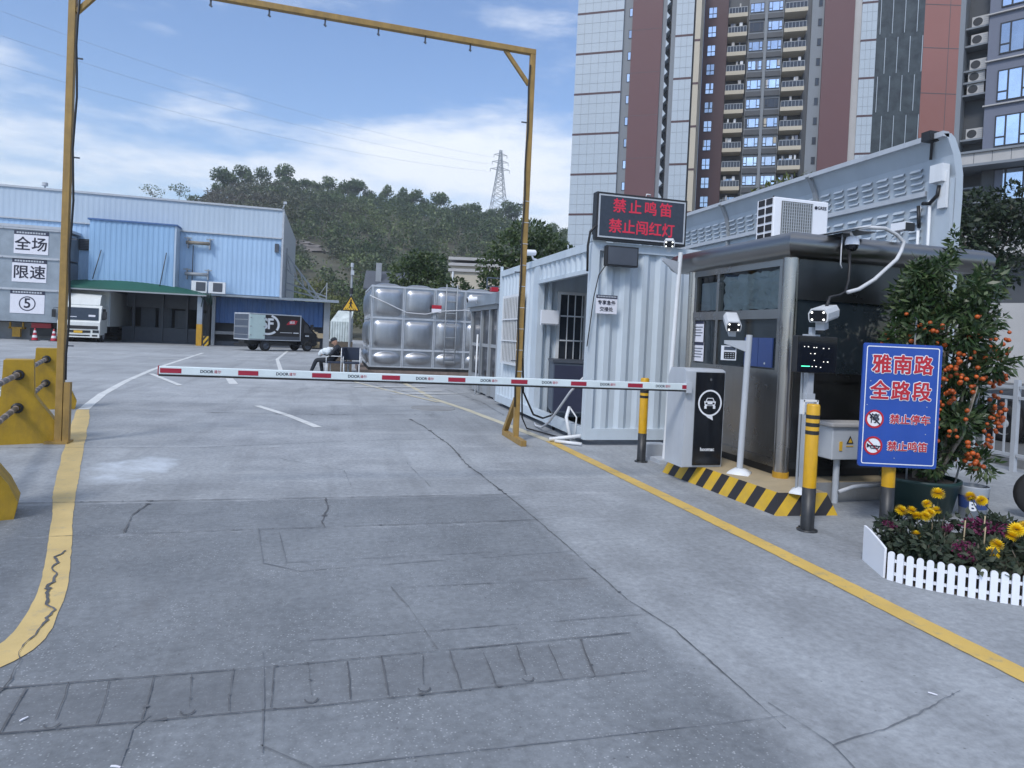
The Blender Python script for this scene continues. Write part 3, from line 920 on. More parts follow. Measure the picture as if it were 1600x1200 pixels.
def crown(mb, r, blobs, n, L, w=.5, inner=.45, up=.3):
    """leaves spread through clumps [(centre, (rx,ry,rz))]"""
    wt_ = [bl[1][0] * bl[1][2] for bl in blobs]
    for _ in range(n):
        c, R = r.choices(blobs, wt_)[0]
        o = rvec(r); k = inner + (1 - inner) * (r.random() ** .55)
        p = V(c) + V((o.x * R[0], o.y * R[1], o.z * R[2])) * k
        d = (o + rvec(r) * .9 + V((0, 0, -.15)))
        nn = (o + V((0, 0, up)) + rvec(r) * .7)
        l = L * r.uniform(.6, 1.35)
        leaf(mb, p, d, nn, l, l * w)


# wooded slope that reads as one mass
r = random.Random(11)
b = MB()
cnt = 0
while cnt < 3300:
    az = r.uniform(-17, 25); s = r.random() ** .8
    d = 96 + (RD - 96) * s
    if az < 1 and s < .5 and mnoise.noise(V((az * .35, d * .03, 9))) > .10:
        continue                                   # bare, rocky lower left
    a = radians(az); z = hill_z(az, d); sz = r.uniform(.45, 1.05) * (1.0 if d > 150 else .85)
    h = 4.6 * sz
    x, y = sin(a) * d, cos(a) * d
    bl = [((x + r.uniform(-1, 1) * sz, y + r.uniform(-1, 1) * sz, z + h * r.uniform(.4, .75)), (1.9 * sz * r.uniform(.7, 1.2), 1.9 * sz, 1.6 * sz * r.uniform(.7, 1.3))) for _ in range(3)]
    b.m = r.choices((0, 1, 2), (5, 4, 2.2))[0]
    crown(b, r, bl, 64, .84 * sz, .62, .4)
    cnt += 1
tag(b.build('hillside_woods', [M['leaf_hill'], M['leaf_hill_a'], M['leaf_hill_b']]), 'dense green and brown woodland covering the hillside behind the yard', 'woodland', kind='stuff')


def tree_proto(name, label, seed, H, blobs, n, L, leafm, barkm, trunk_r=.12, w=.5, limbs=True, lean=0, group=None, inner=.45):
    r = random.Random(seed)
    t = thing(name, label, 'tree', group=group)
    c = MB(); crown(c, r, blobs, n, L, w, inner)
    k = MB()
    top = V((lean, 0, H * .72))
    k.tube([(0, 0, -.4), (lean * .2, .02, H * .25), (lean * .5, -.03, H * .5), top], [trunk_r, trunk_r * .8, trunk_r * .6, trunk_r * .3], 7)
    if limbs:
        for (q, R) in blobs:
            q = V(q); z0 = max(H * .18, min(H * .6, q.z - R[2] * 1.1)); st = V((lean * z0 / H, 0, z0))
            md = (st + q) / 2 + V((0, 0, R[2] * .15))
            k.tube([st, md, q], [trunk_r * .45, trunk_r * .3, trunk_r * .1], 5)
    k.build('trunk', barkm, t, world=False)
    c.build('crown', leafm, t, world=False)
    return t


# ridge trees: individually visible against the sky
GR = 'trees along the hill ridge'
protos = []
for i in range(5):
    r = random.Random(50 + i)
    H = 8 + i * .5
    bl = [((r.uniform(-1.6, 1.6), r.uniform(-1.6, 1.6), H * r.uniform(.5, .9)), (r.uniform(1.1, 1.9), r.uniform(1.1, 1.9), r.uniform(.8, 1.4))) for _ in range(7)]
    protos.append(tree_proto('ridge_tree', 'tall green tree with bare trunk standing on the hill ridge', 60 + i, H, bl, 760, .66, M['leaf_ridge'], M['pale_bark'], .16, .6, group=GR))
r = random.Random(5)
k = 0
az = -10.6
while az < 22:
    d = RD + r.uniform(-9, 4)
    o = protos[k] if k < 5 else dup(protos[r.randrange(5)])
    a = radians(az)
    o.location = (sin(a) * d, cos(a) * d, hill_z(az, d)); o.rotation_euler = (0, 0, r.uniform(0, 6.28))
    s = r.choice((.5, .62, .75, .9, 1.15)) * r.uniform(.88, 1.12); o.scale = (s, s, s * r.uniform(.85, 1.15))
    az += r.uniform(.24, .46); k += 1
# two thin trees apart from the wood, above the warehouse roof
for (az, sd, lab, n) in ((-13.4, 91, 'thin sparse tree alone above the warehouse roof, leftmost on the skyline', 230), (-11.6, 92, 'flat topped sparse tree above the warehouse roof beside the dense wood', 260)):
    r = random.Random(sd)
    bl = [((r.uniform(-3.2, 3.2), r.uniform(-2, 2), 6 + r.uniform(0, 3.4)), (1.3, 1.3, .7)) for _ in range(8)]
    t = tree_proto('sparse_tree', lab, sd, 10, bl, n, .7, M['leaf_ridge'], M['bark'], .14, .5)
    t.location = (sin(radians(az)) * 285, cos(radians(az)) * 285, hill_z(az, 275) + 7)
# pale rocks on the bare patch
for i, (az, d, s, lab) in enumerate(((-3.6, 172, 3.2, 'pale grey rock outcrop on the bare hillside, the larger one'), (-4.9, 150, 2.0, 'small pale rock outcrop low on the bare hillside'))):
    b = MB(); n = 22; vs = []
    for j in range(n + 1):
        for k in range(n):
            th = 2 * pi * k / n; ph = pi * j / n
            p = V((sin(ph) * cos(th) * 2.6, sin(ph) * sin(th), cos(ph) * .55)) * s
            q = 1 + .45 * mnoise.noise(p * (.55 / s * 3) + V((i * 9, 0, 0))) + .25 * mnoise.noise(p * (1.6 / s * 3))
            vs.append(p * q)
    b.add(vs, [(j * n + k, (j + 1) * n + k, (j + 1) * n + (k + 1) % n, j * n + (k + 1) % n) for j in range(n) for k in range(n)])
    o = tag(b.build('rock', M['rock'], None), lab, 'rock')
    o.location = (sin(radians(az)) * d, cos(radians(az)) * d, hill_z(az, d) + .1 * s)

# light bush and trees at the foot of the hill
for i, (az, d, H, lm, lab, n, L) in enumerate(((1.3, 92, 6.5, 'leaf_light', 'pale yellow green bushy tree at the foot of the hill', 2600, .4),
                                           (-1.2, 112, 6.5, 'leaf_light', 'pale green tree on the lower slope left of the grey house', 1500, .5),
                                           (4.0, 118, 7.5, 'leaf_tree', 'green tree on the lower slope behind the grey house', 1500, .5),
                                           (-2.6, 104, 5, 'leaf_ridge', 'small tree low on the bare slope by the steel truss', 1200, .45))):
    r = random.Random(200 + i)
    bl = [((r.uniform(-2.4, 2.4), r.uniform(-2, 2), H * r.uniform(.3, .85)), (r.uniform(1.2, 2), r.uniform(1.2, 2), r.uniform(.9, 1.5))) for _ in range(9)]
    t = tree_proto('hillside_tree', lab, 210 + i, H, bl, n, L, M[lm], M['bark'], .14, .55)
    t.location = (sin(radians(az)) * d, cos(radians(az)) * d, max(0, hill_z(az, d)) - .3)

# dark trees behind the water tank and behind the cabin
bl = [((-1.3, 0, 5.2), (1.1, 1.1, 1.0)), ((-.5, .2, 6.1), (1.0, 1.0, .8)), ((.4, 0, 6.0), (1.1, 1.0, .9)), ((-1.0, 0, 4.2), (1.0, 1, .9)), ((.2, -.3, 4.8), (1.3, 1.1, 1.1)), ((-.2, 0, 3.6), (1.4, 1.2, .8))]
t = tree_proto('broadleaf_tree', 'dark glossy broadleaf tree behind the steel water tank, larger of the pair', 301, 6.5, bl, 4200, .26, M['leaf_tree'], M['bark'], .16, .5); t.location = (6.0, 45, 0)
bl = [((0, 0, 4.7), (.75, .8, .6)), ((.5, 0, 4.2), (.7, .7, .6)), ((-.4, .2, 4.0), (.8, .8, .6)), ((.2, 0, 3.4), (1, .9, .6))]
t = tree_proto('broadleaf_tree', 'small round tree behind the water tank, right of the larger dark tree', 302, 5, bl, 1700, .26, M['leaf_tree'], M['bark'], .1, .5); t.location = (8.15, 44.6, 0)
bl = [((-1.2, 0, 5.0), (.9, 1, .8)), ((-.3, 0, 6.0), (1.2, 1, .9)), ((.6, 0, 6.9), (1.2, 1, .8)), ((1.6, 0, 6.1), (1.3, 1, 1.0)), ((-.9, .4, 4.0), (1.0, 1, .9)), ((.5, 0, 5.0), (1.4, 1.2, 1.1)), ((1.5, 0, 4.6), (1.3, 1.2, 1.0)), ((2.6, .2, 5.6), (1.0, 1, .9)), ((.2, 0, 3.6), (1.6, 1.2, .8))]
t = tree_proto('broadleaf_tree', 'wide dark green tree rising behind the white cabin roof', 303, 7, bl, 6500, .24, M['leaf_tree'], M['bark'], .18, .5); t.location = (9.3, 33.8, 0)

# ------------------------------------------------------------------ pylon and wires
PY = V((99.3, 410, 80))
t = thing('electricity_pylon', 'grey lattice electricity pylon on the hill ridge', 'pylon', PY)
b = MB(); H = 38.0
hw = lambda z: 4.2 * (1 - z / H) ** 1.25 + .65
zs = [0, 5, 9.5, 13.5, 17, 20, 22.5, 25, 27, 29, 31, 33, 35, H]
cn = ((-1, -1), (1, -1), (1, 1), (-1, 1))
P = lambda i, z: V((cn[i % 4][0] * hw(z), cn[i % 4][1] * hw(z), z))
for z0, z1 in zip(zs, zs[1:]):
    for i in range(4):
        b.bar(P(i, z0), P(i, z1), .34, .34); b.bar(P(i, z0), P(i + 1, z1), .2, .2); b.bar(P(i + 1, z0), P(i, z1), .2, .2); b.bar(P(i, z1), P(i + 1, z1), .18, .18)
b.build('lattice_tower', M['grey_paint'], t, world=False)
ARMS = []
for z, w in ((25.5, 6.2), (30, 5.2), (34.5, 4.2)):
    b = MB()
    for s in (-1, 1):
        for sy in (-.5, .5):
            b.bar((0, sy, z), (s * w, 0, z + .6), .24, .24); b.bar((0, sy, z + 1.8), (s * w, 0, z + .6), .2, .2)
        b.cyl((s * w, 0, z + .5), (s * w, 0, z - 1.4), .18, n=6); ARMS.append(PY + V((s * w, 0, z - 1.4)))
    b.build('cross_arm', M['grey_paint'], t, world=False)
for i, (pa, azq, tz) in enumerate(((ARMS[0], -28, .30), (ARMS[2], -28, .335), (ARMS[4], -28, .365))):
    e = V((sin(radians(azq)) * 300, cos(radians(azq)) * 300, 1.5 + 300 * tz)); pts = []
    for q in range(25):
        f = q / 24; p = pa.lerp(e, f); p.z -= 14 * 4 * f * (1 - f) * .5; pts.append(p)
    b = MB(); b.tube(pts, .045, 4)
    tag(b.build('power_line', M['grey_paint']), ['lowest power line crossing the sky from the pylon', 'middle power line crossing the sky from the pylon', 'uppermost power line crossing the sky from the pylon'][i], 'power line', 'power lines across the sky')

# ------------------------------------------------------------------ apartment tower
T0 = V((34.40, 94.55, 0)); TR = atan2(-.534, .845)
tw = thing('apartment_tower', 'high rise apartment tower clad in white tile and dark red panels with cream balconies', 'building', T0, TR)
ZT = 60.0


def panel(name, m, x0, x1, y0, y1, z0=0, z1=ZT, par=tw):
    q = MB(); q.box(x0, x1, y0, y1, z0, z1); return q.build(name, m, par, world=False)


def tiled(name, x0, x1, yf, yb, zlist, cols, rows, par=tw, z0=0, mt='tower_white'):
    """tile cladding: body with thin recessed joint lines and dark floor bands"""
    q = MB(); q.box(x0, x1, yf, yb, z0, ZT)
    q.m = 1
    for i in range(1, cols):
        x = x0 + (x1 - x0) * i / cols; q.box(x - .02, x + .02, yf - .012, yf, z0, ZT - .1)
    for za, zb in zip(zlist, zlist[1:]):
        for k2 in range(1, rows):
            z = za + (zb - za) * k2 / rows; q.box(x0 + .05, x1 - .05, yf - .014, yf - .001, z - .02, z + .02)
    q.m = 2
    for z in zlist:
        q.box(x0 - .02, x1, yf - .02, yf + .3, z - .15, z + .15)
    return q.build(name, [M[mt], M['tile_joint'], M['tower_brown']], par, world=False)


zA = [49.97 + 5.97 * 1 - 5.97 * k for k in range(8)]
tiled('white_tile_wall', -.6, 6.3, 0, 9, zA, 6, 4)
panel('grey_wall', M['tower_grey'], 6.301, 7.6, .5, 9)
q = MB(); q.box(7.6, 11.9, -.1, 9, 0, ZT); q.m = 1
for z in (10, 16, 22, 28.2, 34.4, 40.6, 46.8, 53):
    q.box(7.62, 11.88, -.112, -.1, z - .02, z + .02)
q.build('red_wall', [M['tower_red'], M['groove']], tw, world=False)
panel('grey_wall', M['tower_grey'], 11.901, 12.5, .2, 9)
panel('dark_slot', M['tower_dark'], 12.5, 13.2, 1.6, 9)
for k in range(22):
    z = 14 + k * 2.0; q = MB()
    q.add([(12.5, .0, z), (12.95, .0, z + .5), (12.5, .0, z + 1.1), (12.5, 1.5, z), (12.95, 1.5, z + .5), (12.5, 1.5, z + 1.1)], [(0, 1, 2), (5, 4, 3), (0, 3, 4, 1), (1, 4, 5, 2), (2, 5, 3, 0)])
    q.build('ledge', M['tower_white'], tw, world=False)
panel('grey_wall', M['tower_grey'], 13.2, 13.85, .3, 9)
zS = [45.33 + 6.09 * 2 - 6.09 * k for k in range(9)]
tiled('white_tile_wall', 13.851, 16.3, -.35, 9, zS, 3, 4)
q = MB(); q.box(16.55, 17.3, -.2, 11, 0, ZT); q.m = 1
for z in zS:
    q.box(16.53, 17.32, -.23, 2, z - .9, z - .6)
q.build('cream_fin', [M['tower_cream'], M['tower_brown']], tw, world=False)
panel('dark_slot', M['tower_dark'], 16.301, 16.549, .6, 11)

YB = 11.5
panel('brown_wall', M['tower_brown'], 17.301, 20.9, YB, YB + 9)
panel('dark_wall', M['tower_dark'], 20.901, 24.0, YB + 1.5, YB + 9)
panel('grey_wall', M['tower_grey'], 24.001, 29.05, YB + .25, YB + 9)
panel('pillar', M['tower_grey'], 26.32, 26.72, YB - .1, YB + .249)
panel('dark_wall', M['tower_dark'], 29.051, 32.2, YB + 1.5, YB + 9)
panel('dark_wall', M['tower_dark'], 32.201, 33.0, YB + .4, YB + 9)
panel('grey_wall', M['tower_grey'], 33.001, 34.7, YB, YB + 9)
panel('red_wall', M['tower_red'], 34.701, 38.8, YB - .6, YB + 9)
panel('grey_wall', M['podium'], 38.801, 39.8, YB - .2, YB + 9)
zW = [47.38 + 5.55 * 2 - 5.55 * k for k in range(9)]
tiled('white_tile_wall', 39.801, 41.85, YB - .5, YB + 9, zW, 3, 4)
q = MB(); q.box(41.851, 48.6, YB - .2, YB + 9, 0, ZT)
q.m = 1
rr = random.Random(8)
for k in range(8):
    for z in range(4):
        x = 42.3 + k * .8; zz = 14 + z * 11.4 + (k % 2) * 5.6
        q.box(x, x + .07, YB - .32, YB - .2, zz, zz + 5.2)
q.build('dark_stone_wall', [M['tower_stone'], M['tower_white']], tw, world=False)


WV = random.Random(21)


def window(par, x, y, z, w, h, panes, frame_m='frame_dark', glass='glass_sky', mull=None, hb=None):
    """frame with its panes as a sub-part; panes = vertical mullion fractions"""
    fr = MB(); t_ = .07
    fr.box(x, x + w, y - .05, y + .02, z, z + t_); fr.box(x, x + w, y - .05, y + .02, z + h - t_, z + h)
    fr.box(x, x + t_, y - .05, y + .02, z + t_, z + h - t_); fr.box(x + w - t_, x + w, y - .05, y + .02, z + t_, z + h - t_)
    for m_ in panes:
        fr.box(x + w * m_ - .05, x + w * m_ + .05, y - .05, y + .02, z + t_, z + h - t_)
    if hb:
        for (f0, f1, zz) in hb:
            fr.box(x + w * f0 + .05, x + w * f1 - .05, y - .045, y + .02, z + h * zz - .05, z + h * zz + .05)
    o = fr.build('window', M[frame_m], par, world=False)
    g_ = MB(); g_.box(x + t_ * .5, x + w - t_ * .5, y - .012, y + .03, z + t_ * .5, z + h - t_ * .5)
    g_.build('pane', M[glass], o, world=False)
    if glass == 'glass_sky' and WV.random() < .38:        # a curtain or blind drawn part of the way behind the glass edge
        f0 = WV.choice((0, .5, .72)); f1 = f0 + WV.uniform(.2, .28); c_ = MB(); c_.box(x + w * f0 + t_, x + w * f1 - t_, y - .02, y - .012, z + t_ + (h * .3 if WV.random() < .4 else 0), z + h - t_)
        c_.build('curtain', M[WV.choice(('podium', 'tower_cream', 'tower_slate', 'window_dark'))], o, world=False)
    return o


wr = random.Random(4)
FL = 2.97
for k in range(13):
    z = 52.67 - FL * k - .3
    for (x0, x1, side) in ((21.0, 23.7, 0), (29.15, 32.25, 1)):
        bp = MB(); bp.box(x0, x1, YB - 1.0, YB + 1.49, z, z + .42); bp.box(x0 - .06, x1 + .06, YB - 1.08, YB - 1.0, z - .05, z + .55)
        bo = bp.build('balcony', M['tower_cream'], tw, world=False)
        rl = MB()
        rl.box(x0, x1, YB - 1.0, YB - .94, z + 1.42, z + 1.5)
        for q2 in range(7):
            xx = x0 + .03 + (x1 - x0 - .06) * q2 / 6
            rl.box(xx - .03, xx + .03, YB - .99, YB - .95, z + .42, z + 1.42)
        rl.build('railing', M['grey_paint'], bo, world=False)
        gl = MB(); gl.box(x0 + .05, x1 - .05, YB - .975, YB - .965, z + .5, z + 1.4); gl.build('railing_glass', M['window_dark'], bo, world=False)
        if wr.random() < .75:
            for q2 in range(wr.randint(1, 4)):
                cl = MB(); xx = x0 + .3 + wr.random() * (x1 - x0 - 1); zz = z + 2.3
                cm = wr.randrange(3); hh = wr.uniform(.5, 1.0)
                cl.box(xx, xx + wr.uniform(.2, .45), YB - .4 + q2 * .1, YB - .37 + q2 * .1, zz - hh, zz)
                cl.build('laundry', (M['white_paint'], M['podium'], M['tower_slate'])[cm], bo, world=False)
        window(tw, x0 + .3, YB + 1.46, z + .45, 1.9, 2.0, (.5,), glass='glass_sky' if wr.random() < .6 else 'window_dark')
    for x in (24.15, 26.85):
        window(tw, x, YB + .2, z + .95, 2.05, 1.45, (.25, .75), hb=((0, .25, .3), (.75, 1, .3)), glass='glass_sky' if wr.random() < .84 else 'window_dark')
        sp_ = MB(); sp_.box(x - .05, x + 2.1, YB + .1, YB + .24, z - .1, z + .62); sp_.box(x + 1.0, x + 1.05, YB + .08, YB + .1, z - .1, z + .62)
        sp_.box(x - .1, x + 2.15, YB + .0, YB + .24, z - .2, z - .1)
        sp_.build('spandrel', M['tower_dark'], tw, world=False)
    window(tw, 17.95, YB - .02, z + .55, 1.25, 1.75, (.5,), hb=((0, 1, .4),))
    window(tw, 33.9, YB - .02, z + .9, .55, 1.1, (), glass='window_dark')
for k in range(12):
    window(tw, 7.05, .48, 48.9 + .2 - 3.18 * k, .5, 1.25, (), hb=None)

# salmon coloured tower nearer on the right
sx = V((55.9 - 52.1, 49.3 - 50.4, 0)); SR = atan2(sx.y, sx.x)
st = thing('salmon_tower', 'tall salmon pink panel clad tower wing beside the dark stone wall', 'building', (52.1, 50.4, 0), SR)
q = MB()
_bl = Matrix.Rotation(-SR, 3, 'Z') @ V((8 * .735, 8 * .678, 0))
q.prism([(0, 0), (4.05, 0), (4.05 + _bl.x, _bl.y), (_bl.x, _bl.y)], 0, 46); q.m = 1
for z in (13.2, 17.4, 21.6, 25.8, 30, 34):
    q.box(.01, 4.04, -.012, 0, z - .03, z + .03)
q.box(2.3, 2.34, -.013, -.001, 0, 45.9)
q.build('wall', [M['tower_salmon'], M['groove']], st, world=False)
q = MB(); q.box(4.051, 4.5, -.1, 1, 0, 46); q.build('grey_edge', M['tower_grey'], st, world=False)

# slate residential block, right edge
C0 = V((41.99, 34.43, 0)); CR = atan2(-.857, .515)
cb = thing('residential_block', 'slate blue residential block with triple windows and stone cornice at the right edge', 'building', C0, CR)
q = MB(); q.box(-.75, 14, 0, 10, 15.05, 30); q.build('slate_wall', M['tower_slate'], cb, world=False)
q = MB(); q.box(-2.1, -.751, 1.3, 10, 0, 30); q.build('service_shaft', M['tower_dark'], cb, world=False)
q = MB(); q.box(-2.4, -2.101, -.05, 10, 0, 30); q.build('shaft_edge', M['tower_grey'], cb, world=False)
q = MB(); q.box(-.75, 14, .3, 10, 9.6, 14.03); q.build('lower_wall', M['tower_dark'], cb, world=False)
q = MB(); q.box(-2.6, 14, -1.2, 1.29, 14.2, 14.9); q.m = 1; q.box(-2.7, 14, -1.35, 1.3, 14.9, 15.04); q.box(-2.65, 14, -1.28, 1.28, 14.03, 14.2)
q.m = 2
for x in range(17):
    q.box(-2.0 + x, -1.97 + x, -1.212, -1.2, 14.2, 14.9)
q.build('cornice', [M['podium'], M['tower_grey'], M['groove']], cb, world=False)
for z in (24.63, 21.56, 18.45, 15.5):
    q = MB(); q.box(-.85, 14, -.18, -.001, z - .22 + 2.9, z - .14 + 2.9); q.build('string_course', M['podium'], cb, world=False)
for k, z in enumerate((24.6, 21.53, 18.42, 15.43)):
    for x in (-.12, 3.6, 7.2):
        window(cb, x, -.02, z, 2.9, 2.05, (.2, .46, .72), hb=((0, .2, .3), (.46, .72, .3)))
for x in (-.08, 3.6):
    window(cb, x, .28, 11.9, 2.6, 2.1, (.25, .62), hb=((0, .25, .3),))
for z in (23.9, 22.7, 21.0, 20.2, 19.35, 16.3, 13.0, 12.0):
    q = MB(); q.box(-2.1, -.752, .3, 1.299, z - .12, z); q.build('ledge', M['tower_grey'], cb, world=False)
q = MB(); q.box(-2.6, 14, -3.2, 10, 7.9, 9.6); q.m = 1; q.box(-2.65, 14, -3.3, 1, 9.6, 9.8); q.box(-2.65, 14, -3.28, 1, 8.6, 8.72)
q.build('podium_band', [M['podium'], M['tower_grey']], cb, world=False)
q = MB(); q.box(-2.4, 14, -1.6, 10, 4.9, 7.899); q.build('dark_shopfront', M['tower_dark'], cb, world=False)
q = MB(); q.box(-3.0, 14, -3.0, 10, 0, 4.899); q.m = 1
for x in range(8):
    q.box(-1.2 + x * 2, -1.1 + x * 2, -3.012, -3, 0, 4.8)
q.build('ground_floor_wall', [M['podium'], M['groove']], cb, world=False)

# air conditioners on the shaft ledges
acp = None
for i, (x, z, lab) in enumerate(((-1.85, 20.2, 'white outdoor air conditioner on the tower shaft, upper of the touching pair'), (-1.88, 19.35, 'white outdoor air conditioner on the tower shaft, lower of the touching pair'),
                                 (-1.8, 16.3, 'air conditioner low on the tower shaft just above the cornice'), (-1.8, 21.0, 'air conditioner on the tower shaft above the touching pair'),
                                 (-1.8, 22.7, 'air conditioner high on the tower shaft, second from the top'), (-1.8, 23.9, 'topmost air conditioner on the tower shaft'))):
    p = C0 + Matrix.Rotation(CR, 3, 'Z') @ V((x, .45, z))
    if acp is None:
        acp = thing('air_conditioner', lab, 'air conditioner', p, CR, 'air conditioners on the tower shaft')
        q = MB(); q.box(0, .95, 0, .35, 0, .72); q.build('casing', M['podium'], acp, world=False)
        q = MB(); q.cyl((.33, -.012, .36), (.33, .01, .36), .28, n=20); q.build('fan_grille', M['black'], acp, world=False)
        q = MB()
        for s in range(4): q.box(.66, .92, -.01, 0, .12 + s * .14, .17 + s * .14)
        q.build('vents', M['grey_paint'], acp, world=False)
    else:
        dup(acp, p, label=lab)
# ================================================================== WAREHOUSE
wh = thing('warehouse', 'pale blue corrugated metal warehouse with a loading bay under it', 'building', (-12, 47, 0))
b = MB()
b.corr((-34, 47), (-3.3, 47), 7.3, 9.12, (0, -1), .3, .008)
b.box(-34, -3.3, 47.04, 62, 7.3, 9.0)
b.build('upper_cladding', M['blue_wall_light'], wh)
b = MB(); b.box(-34, -3.24, 46.9, 47.1, 9.12, 9.24); b.box(-3.34, -3.22, 46.93, 62, 3.3, 9.12); b.box(-34, -3.3, 46.93, 46.99, 7.24, 7.32)
b.build('roof_trim', M['light_grey'], wh)
b = MB()
b.corr((-34, 47.06), (-3.34, 47.06), 3.4, 7.24, (0, -1), .3, .016)
b.box(-34, -3.34, 47.1, 62, 3.4, 7.3)
b.build('lower_cladding', M['blue_wall'], wh)
# projecting box
b = MB()
b.corr((-14.3, 45.9), (-9.6, 45.9), 3.6, 7.4, (0, -1), .3, .02)
b.box(-14.3, -9.6, 45.94, 47.02, 3.6, 7.4)
b.build('projecting_bay', M['blue_wall_ext'], wh)
b = MB(); b.box(-9.599, -9.5, 45.9, 47.0, 3.6, 7.4); b.build('bay_side', M['blue_wall_light'], wh)
b = MB(); b.box(-14.4, -9.45, 45.8, 47.0, 7.4, 7.5); b.build('bay_cap', M['blue_shed'], wh)
b = MB()
b.box(-15.16, -14.46, 46.9, 47.02, 5.62, 6.3)
b.m = 1
for k in range(6): b.box(-15.1, -14.52, 46.87, 46.9, 5.68 + k * .1, 5.73 + k * .1)
b.build('louvre_vent', [M['black'], M['dark_grey']], wh)
for z, l in ((6.55, 1.4), (4.55, 1.35)):
    b = MB(); b.tube([(-9.1, 46.75, z), (-9.1 + l, 46.75, z)], .11, 8)
    b.m = 1
    for x in (-9.0, -9.1 + l):
        b.box(x - .03, x + .03, 46.7, 47.04, z - .35, z + .35); b.box(x - .2, x + .25, 46.68, 46.72, z + .25, z + .31)
    b.build('wall_pipe', [M['pale_bark'] if z > 5 else M['grey_paint'], M['grey_paint']], wh)
for pts in ([(-14.0, 45.7, 3.8), (-13.6, 45.75, 5.6)], [(-10.3, 45.7, 3.6), (-10.0, 45.75, 5.7)], [(-8.7, 46.9, 3.5), (-8.7, 46.9, 6.4)]):
    b = MB(); b.tube(pts, .03, 5); b.build('thin_pole', M['dark_grey'], wh)
b = MB(); b.box(-3.75, -3.5, 46.85, 47, 6.35, 6.9); b.build('wall_lamp', M['dark_grey'], wh)
# loading bay below; its inner shade is put into black and dark grey surfaces
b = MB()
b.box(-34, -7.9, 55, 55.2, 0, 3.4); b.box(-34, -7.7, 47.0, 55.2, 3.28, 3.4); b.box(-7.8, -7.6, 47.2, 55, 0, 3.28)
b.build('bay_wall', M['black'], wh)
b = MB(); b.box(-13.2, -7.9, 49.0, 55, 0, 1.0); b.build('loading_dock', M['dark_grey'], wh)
b = MB()
for x in (-12.6, -10.9, -9.4):
    b.box(x, x + .16, 48.9, 49.06, 0, 3.28)
b.box(-13, -8, 49.2, 49.3, 2.3, 3.28)
b.build('bay_columns', M['dark_grey'], wh)
for (x, w, h) in ((-12.4, .9, 1.3), (-11.3, .8, 1.6), (-10.3, .7, 1.2), (-8.8, .6, 1.1)):
    b = MB(); b.box(x, x + w, 50.2, 51, 1.0, 1.0 + h)
    tag(b.build('crate', M['cabinet_slate']), {-12.4: 'dark crate on the loading dock behind the white truck', -11.3: 'tallest dark crate in the middle of the loading dock', -10.3: 'dark crate right of the tallest one on the loading dock', -8.8: 'narrow dark crate on the loading dock beside the striped canopy post'}[x], 'crate', 'crates on the loading dock')

# roof trim lamps etc
b = MB(); b.tube([(-3.35, 46.9, 9.2), (-3.2, 46.8, 9.6)], .05, 6); b.box(-3.3, -3.1, 46.7, 46.9, 9.55, 9.7); tag(b.build('floodlight', M['light_grey']), 'small floodlight on the right top corner of the blue warehouse', 'light')
b = MB(); b.cyl((-17.2, 47.2, 9.1), (-17.2, 47.2, 9.45), .05); b.cyl((-17.2, 47.2, 9.4), (-17.2, 47.2, 9.6), .16); tag(b.build('roof_beacon', M['light_grey']), 'small round lamp on the warehouse roof edge at the left', 'light')

# green canopy
cn_ = thing('canopy', 'dark green canvas canopy with a striped post over the loading bay', 'canopy', (-11.5, 45.5, 0))
b = MB(); n = 24; vs = []
for i in range(n + 1):
    x = -16.5 + (9.0) * i / n; f = i / n
    top = 3.42 + .52 * sin(pi * min(1, max(0, f * 1.02))) ** .8 - .15 * f
    vs += [(x, 45.0, 3.12), (x, 45.05, 3.34 - .1 * f), (x, 46.0, top), (x, 47.0, top - .05)]
for i in range(n):
    for j in range(3):
        b.add([vs[i * 4 + j], vs[i * 4 + 4 + j], vs[i * 4 + 5 + j], vs[i * 4 + 1 + j]], [(0, 1, 2, 3)], True)
b.build('canvas', M['green_canvas'], cn_)
b = MB(); b.box(-16.5, -7.5, 45.0, 45.08, 3.1, 3.18); b.build('front_rail', M['grey_paint'], cn_)
b = MB(); b.box(-8.05, -7.75, 45.3, 45.6, 1.35, 3.3); b.m = 1; b.box(-8.06, -7.74, 45.29, 45.61, 0, 1.35)
b.build('post', [M['zinc'], M['yellow_paint']], cn_)
b = MB(); r = random.Random(2)
for k in range(7):
    x = -7.9 + k * .1; b.tube([(x, 45.15, 3.3), (x + .1, 45.1, 3.05), (x + r.uniform(0, .3), 45.1, 2.6 + r.uniform(-.2, .3))], .03, 4)
b.build('tied_cloth', M['pot_green'], cn_)
b = MB(); b.box(-7.62, -7.32, 45.2, 45.5, 0, .62); tag(b.build('bumper_post', M['kerb_hazard']), 'short black and yellow striped bumper post beside the canopy post', 'bumper post')

# AC units on the shed roof
for i, (x0, x1, lab) in enumerate(((-8.6, -7.7, 'white air conditioner on the shed roof beside the canopy, left of the pair'), (-7.6, -6.6, 'white air conditioner on the shed roof below the wall pipes, right of the pair'))):
    t = thing('air_conditioner', lab, 'air conditioner', (x0, 46.2, 3.36), 0, 'air conditioners on the warehouse shed')
    b = MB(); b.box(x0, x1, 46.2, 46.6, 3.36, 4.1); b.build('casing', M['white_paint'], t)
    b = MB(); b.cyl((x0 + .55, 46.18, 3.75), (x0 + .55, 46.21, 3.75), .26, n=16); b.box(x0 + .27, x0 + .83, 46.185, 46.2, 3.47, 4.03); b.build('fan_grille', M['dark_grey'], t)

